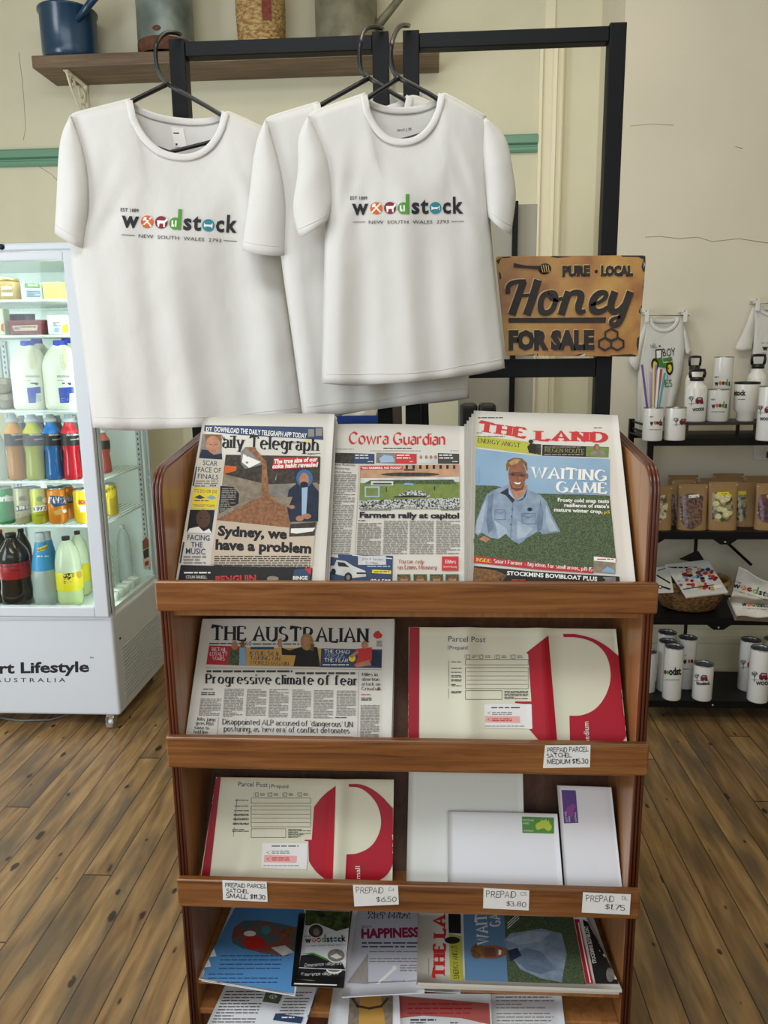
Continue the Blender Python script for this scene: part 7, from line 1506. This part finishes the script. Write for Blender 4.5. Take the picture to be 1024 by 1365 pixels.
# galvanised tub with rusty foot
cx, R = vessel(163, 279, yv)
R = min(R, .128) if R > .128 else R
GALV = mat('galvanised_steel', '8f9a96', .45, metal=.55, col2='6a746f', nscale=9); RUST = mat('rust_brown', '6b432c', .85, noise=.4, nscale=40, bump=.3, bscale=90)
r = thing('galvanised_bucket', 'grey galvanised bucket with a rusty base, second on the high shelf', 'bucket', (cx, yv, zt0))
mb = MB(); mb.lathe([(R, .055), (R*.985, .3), (R*.975, .42), (R*1.02, .43), (R*1.02, .44), (R*.95, .435), (R*.94, .1)], (cx, yv, zt0), GALV, 48); mb.build('body', r)
mb = MB(); mb.lathe([(0, .02), (R*.98, .012), (R*.99, 0), (R*1.01, 0), (R*1.01, .05), (R, .056)], (cx, yv, zt0), RUST, 48); mb.build('rusty_foot', r)
mb = MB(); q = Vector((cx+R*.0, yv-R-.001, zt0+.085)); mb.lathe([(0, .002), (.017, .002), (.019, 0), (.017, -.001)], (0, 0, 0), RUST, 16); mb.v = [Vector((v.x+q.x, q.y-v.z, q.z+v.y*.6)) for v in mb.v]; mb.build('rust_plug', r)
mb = MB(); mb.tube([(cx+R*.98, yv-.02, zt0+.01), (cx+R*1.12, yv-.02, zt0+.003)], .004, RUST, 6); mb.build('foot_lug', r)
# wicker bottle
cx, R = vessel(318, 379, yv)
r = thing('wicker_jar', 'woven straw covered jar, between the two metal buckets on the high shelf', 'jar', (cx, yv, zt0))
STRAW = mat('woven_straw', 'c3a56c', .7, col2='8d6a3c', nscale=45, stretch=(1, 1, 2.4), contrast=(.4, .6), bump=.5, bscale=80); SRD = mat('faded_red_weave', '8d4438', .75, noise=.4, nscale=60)
mb = MB(); mb.grid(lambda u, v: Vector((cx+(R*(.9+.14*math.sin(PI*v*.6+.4))+.003*math.sin(u*2*PI*26+PI*int(v*22)))*math.cos(2*PI*u), yv+(R*(.9+.14*math.sin(PI*v*.6+.4))+.003*math.sin(u*2*PI*26+PI*int(v*22)))*math.sin(2*PI*u), zt0+.004+.32*v)), 104, 44, STRAW, closed=True); mb.build('woven_cover', r)
mb = MB(); mb.lathe([(0, 0), (R*.8, 0), (R*.85, .006), (R*.6, .03)], (cx, yv, zt0), STRAW, 24); mb.build('base', r)
D_ = MB(); a0 = -PI/2+.25; D_.grid(lambda u, v: Vector((cx+(R*1.045+.0035)*math.cos(a0+.38*u), yv+(R*1.045+.0035)*math.sin(a0+.38*u), zt0+.11+.19*v)), 6, 6, SRD); D_.build('red_stripe', r)
# watering can
cx, R = vessel(421, 503, yv)
OLDZ = mat('old_zinc', '8d8a74', .6, metal=.3, col2='6f6c58', nscale=12)
r = thing('watering_can', 'dull zinc watering can with its spout rising right, on the high shelf', 'watering can', (cx, yv, zt0))
mb = MB(); mb.lathe([(0, .004), (R*.99, 0), (R*1.02, .01), (R, .02), (R, .34), (R*.95, .345), (R*.94, .05)], (cx, yv, zt0), OLDZ, 48); mb.build('body', r)
s0, s1 = at(505, 33, Y=yv-.02), at(536, -6, Y=yv-.02)
mb = MB(); mb.tube([(cx+R*.9, yv-.02, s0.z-.02), s0+(s1-s0)*.4, s1+(s1-s0)*1.2], [.021, .018, .014], OLDZ, 12); mb.build('spout', r)
# ------------------------------------------------------------------ what shows between the racks and the stand
BLUEC = mat('blue_plastic_crate', '1f3f86', .4)
# grey standing board with a black edge post
yg = 3.45
g0, g1 = at(612, 400, Y=yg).x, at(716, 300, Y=yg).x
r = thing('standing_board', 'grey free standing board with a black post, behind the right rack', 'board', ((g0+g1)/2, yg, 0))
mb = MB(); mb.box((g0, yg, .12), (g1, yg+.022, at(700, 272, Y=yg).z), mat('grey_laminate', 'a6a294', .6, noise=.08, nscale=6)); mb.build('panel', r, bevel=.002)
gp = at(687, 300, Y=yg-.03).x
mb = MB(); mb.box((gp-.011, yg-.035, .0), (gp+.011, yg-.012, at(688, 268, Y=yg-.03).z), BLK); mb.box((gp-.011, yg-.012, 1.0), (gp+.011, yg, 1.03), BLK); mb.build('post', r)
for x in (g0+.02, g1-.04):
    mb = MB(); mb.box((x, yg-.12, 0), (x+.03, yg+.14, .03), BLK); mb.box((x, yg, .03), (x+.03, yg+.022, .12), BLK); mb.build('foot', r)
# table behind with crate, chairs
yt = 2.72
tz = .98
tx0, tx1 = at(395, 540, Y=yt).x, at(672, 540, Y=yt).x
r = thing('dark_counter', 'dark counter behind the stand carrying the blue crate', 'counter', ((tx0+tx1)/2, yt+.22, 0))
mb = MB(); mb.box((tx0, yt, tz-.03), (tx1, yt+.45, tz), mat('charcoal_laminate', '2b2c2e', .5)); mb.build('top', r, bevel=.002)
for x in (tx0+.02, tx1-.06):
    for y in (yt+.02, yt+.39):
        mb = MB(); mb.box((x, y, 0), (x+.04, y+.04, tz-.03), BLK); mb.build('leg', r)
c0, c1 = at(450, 560, Y=yt+.08).x, at(505, 560, Y=yt+.08).x; cz = at(480, 554, Y=yt+.08).z
r = thing('plastic_crate', 'blue plastic crate holding a white cloth, behind the local newspaper', 'crate', ((c0+c1)/2, yt+.18, tz+.0005))
mb = MB()
for a, b in (((c0, yt+.08, tz+.0005), (c1, yt+.088, cz)), ((c0, yt+.28, tz+.0005), (c1, yt+.288, cz)), ((c0, yt+.088, tz+.0005), (c0+.008, yt+.28, cz)), ((c1-.008, yt+.088, tz+.0005), (c1, yt+.28, cz)), ((c0, yt+.08, tz+.0005), (c1, yt+.288, tz+.006))): mb.box(a, b, BLUEC)
mb.build('walls', r)
mb = MB(); mb.box((c0-.004, yt+.076, cz-.02), (c1+.004, yt+.0795, cz), BLUEC); mb.build('rim_lip', r)
mb = MB(); cw_ = (c1-c0)/2-.012; mb.grid(lambda u, v: Vector(((c0+c1)/2+cw_*(2*u-1), yt+.092+.18*v, cz-.012+.045*math.sin(PI*u)**.5*math.sin(PI*v)**.5+.008*math.sin(u*11+v*5))), 18, 14, FOLD); tag(mb.build('cloth_bundle', loc=((c0+c1)/2, yt+.18, cz-.012), solid=.003), 'crumpled white cloth lying in the blue crate', 'cloth')
def upright(name, label, px0, px1, yy, vt, m_, tilt=0):
    x0, x1 = at(px0, 555, Y=yy).x, at(px1, 555, Y=yy).x; z = at((px0+px1)/2, vt, Y=yy).z
    mb = MB(); mb.hexa([(x0, yy, .0), (x1, yy, .0), (x1, yy+.05, .0), (x0, yy+.05, .0), (x0-tilt, yy, z), (x1-tilt, yy, z), (x1-tilt, yy+.05, z), (x0-tilt, yy+.05, z)], m_)
    return tag(mb.build(name, loc=((x0+x1)/2, yy, 0), bevel=.002), label, 'panel')
upright('flat_pack_panel', 'charcoal panel standing behind the counter, right of the blue crate', 506, 521, 3.3, 490, mat('charcoal_board', '303133', .6))
upright('flat_pack_panel', 'dark brown panel leaning left among the black posts behind the counter', 527, 541, 3.22, 490, mat('brown_board', '3d332c', .6), .02)
upright('flat_pack_panel', 'slate grey panel standing behind the counter, beside the leaning brown one', 544, 560, 3.36, 480, mat('slate_board', '4a4f52', .6))
upright('flat_pack_panel', 'slim black panel at the right of the ones behind the counter', 561, 567, 3.28, 480, BLK)
upright('flat_pack_panel', 'thin black strut leaning to the left between the panels and chairs', 578, 583, 3.18, 490, BLK, .04)
# two small black speakers and a wire basket on the counter
BV = mat('black_vinyl', '1b1b1d', .45)
def speaker(label, px0, px1, yy, vt):
    x0, x1 = at(px0, 545, Y=yy).x, at(px1, 545, Y=yy).x; z = at((px0+px1)/2, vt, Y=yy).z
    r = thing('small_speaker', label, 'speaker', ((x0+x1)/2, yy+.04, tz+.0005), 'small black speakers on the counter')
    mb = MB(); mb.box((x0, yy, tz+.0005), (x1, yy+.08, z), BV); mb.build('case', r, bevel=.014, segs=3)
    mb = MB(); mb.box((x0+.01, yy-.002, tz+.015), (x1-.01, yy, z-.02), mat('black_mesh', '0d0d0e', .8)); mb.build('grille', r)
speaker('small black rounded speaker on the counter, left of the pair above the newspapers', 614, 637, yt+.06, 538); speaker('small black rounded speaker on the counter, right of the pair above the newspapers', 639, 662, yt+.06, 538)
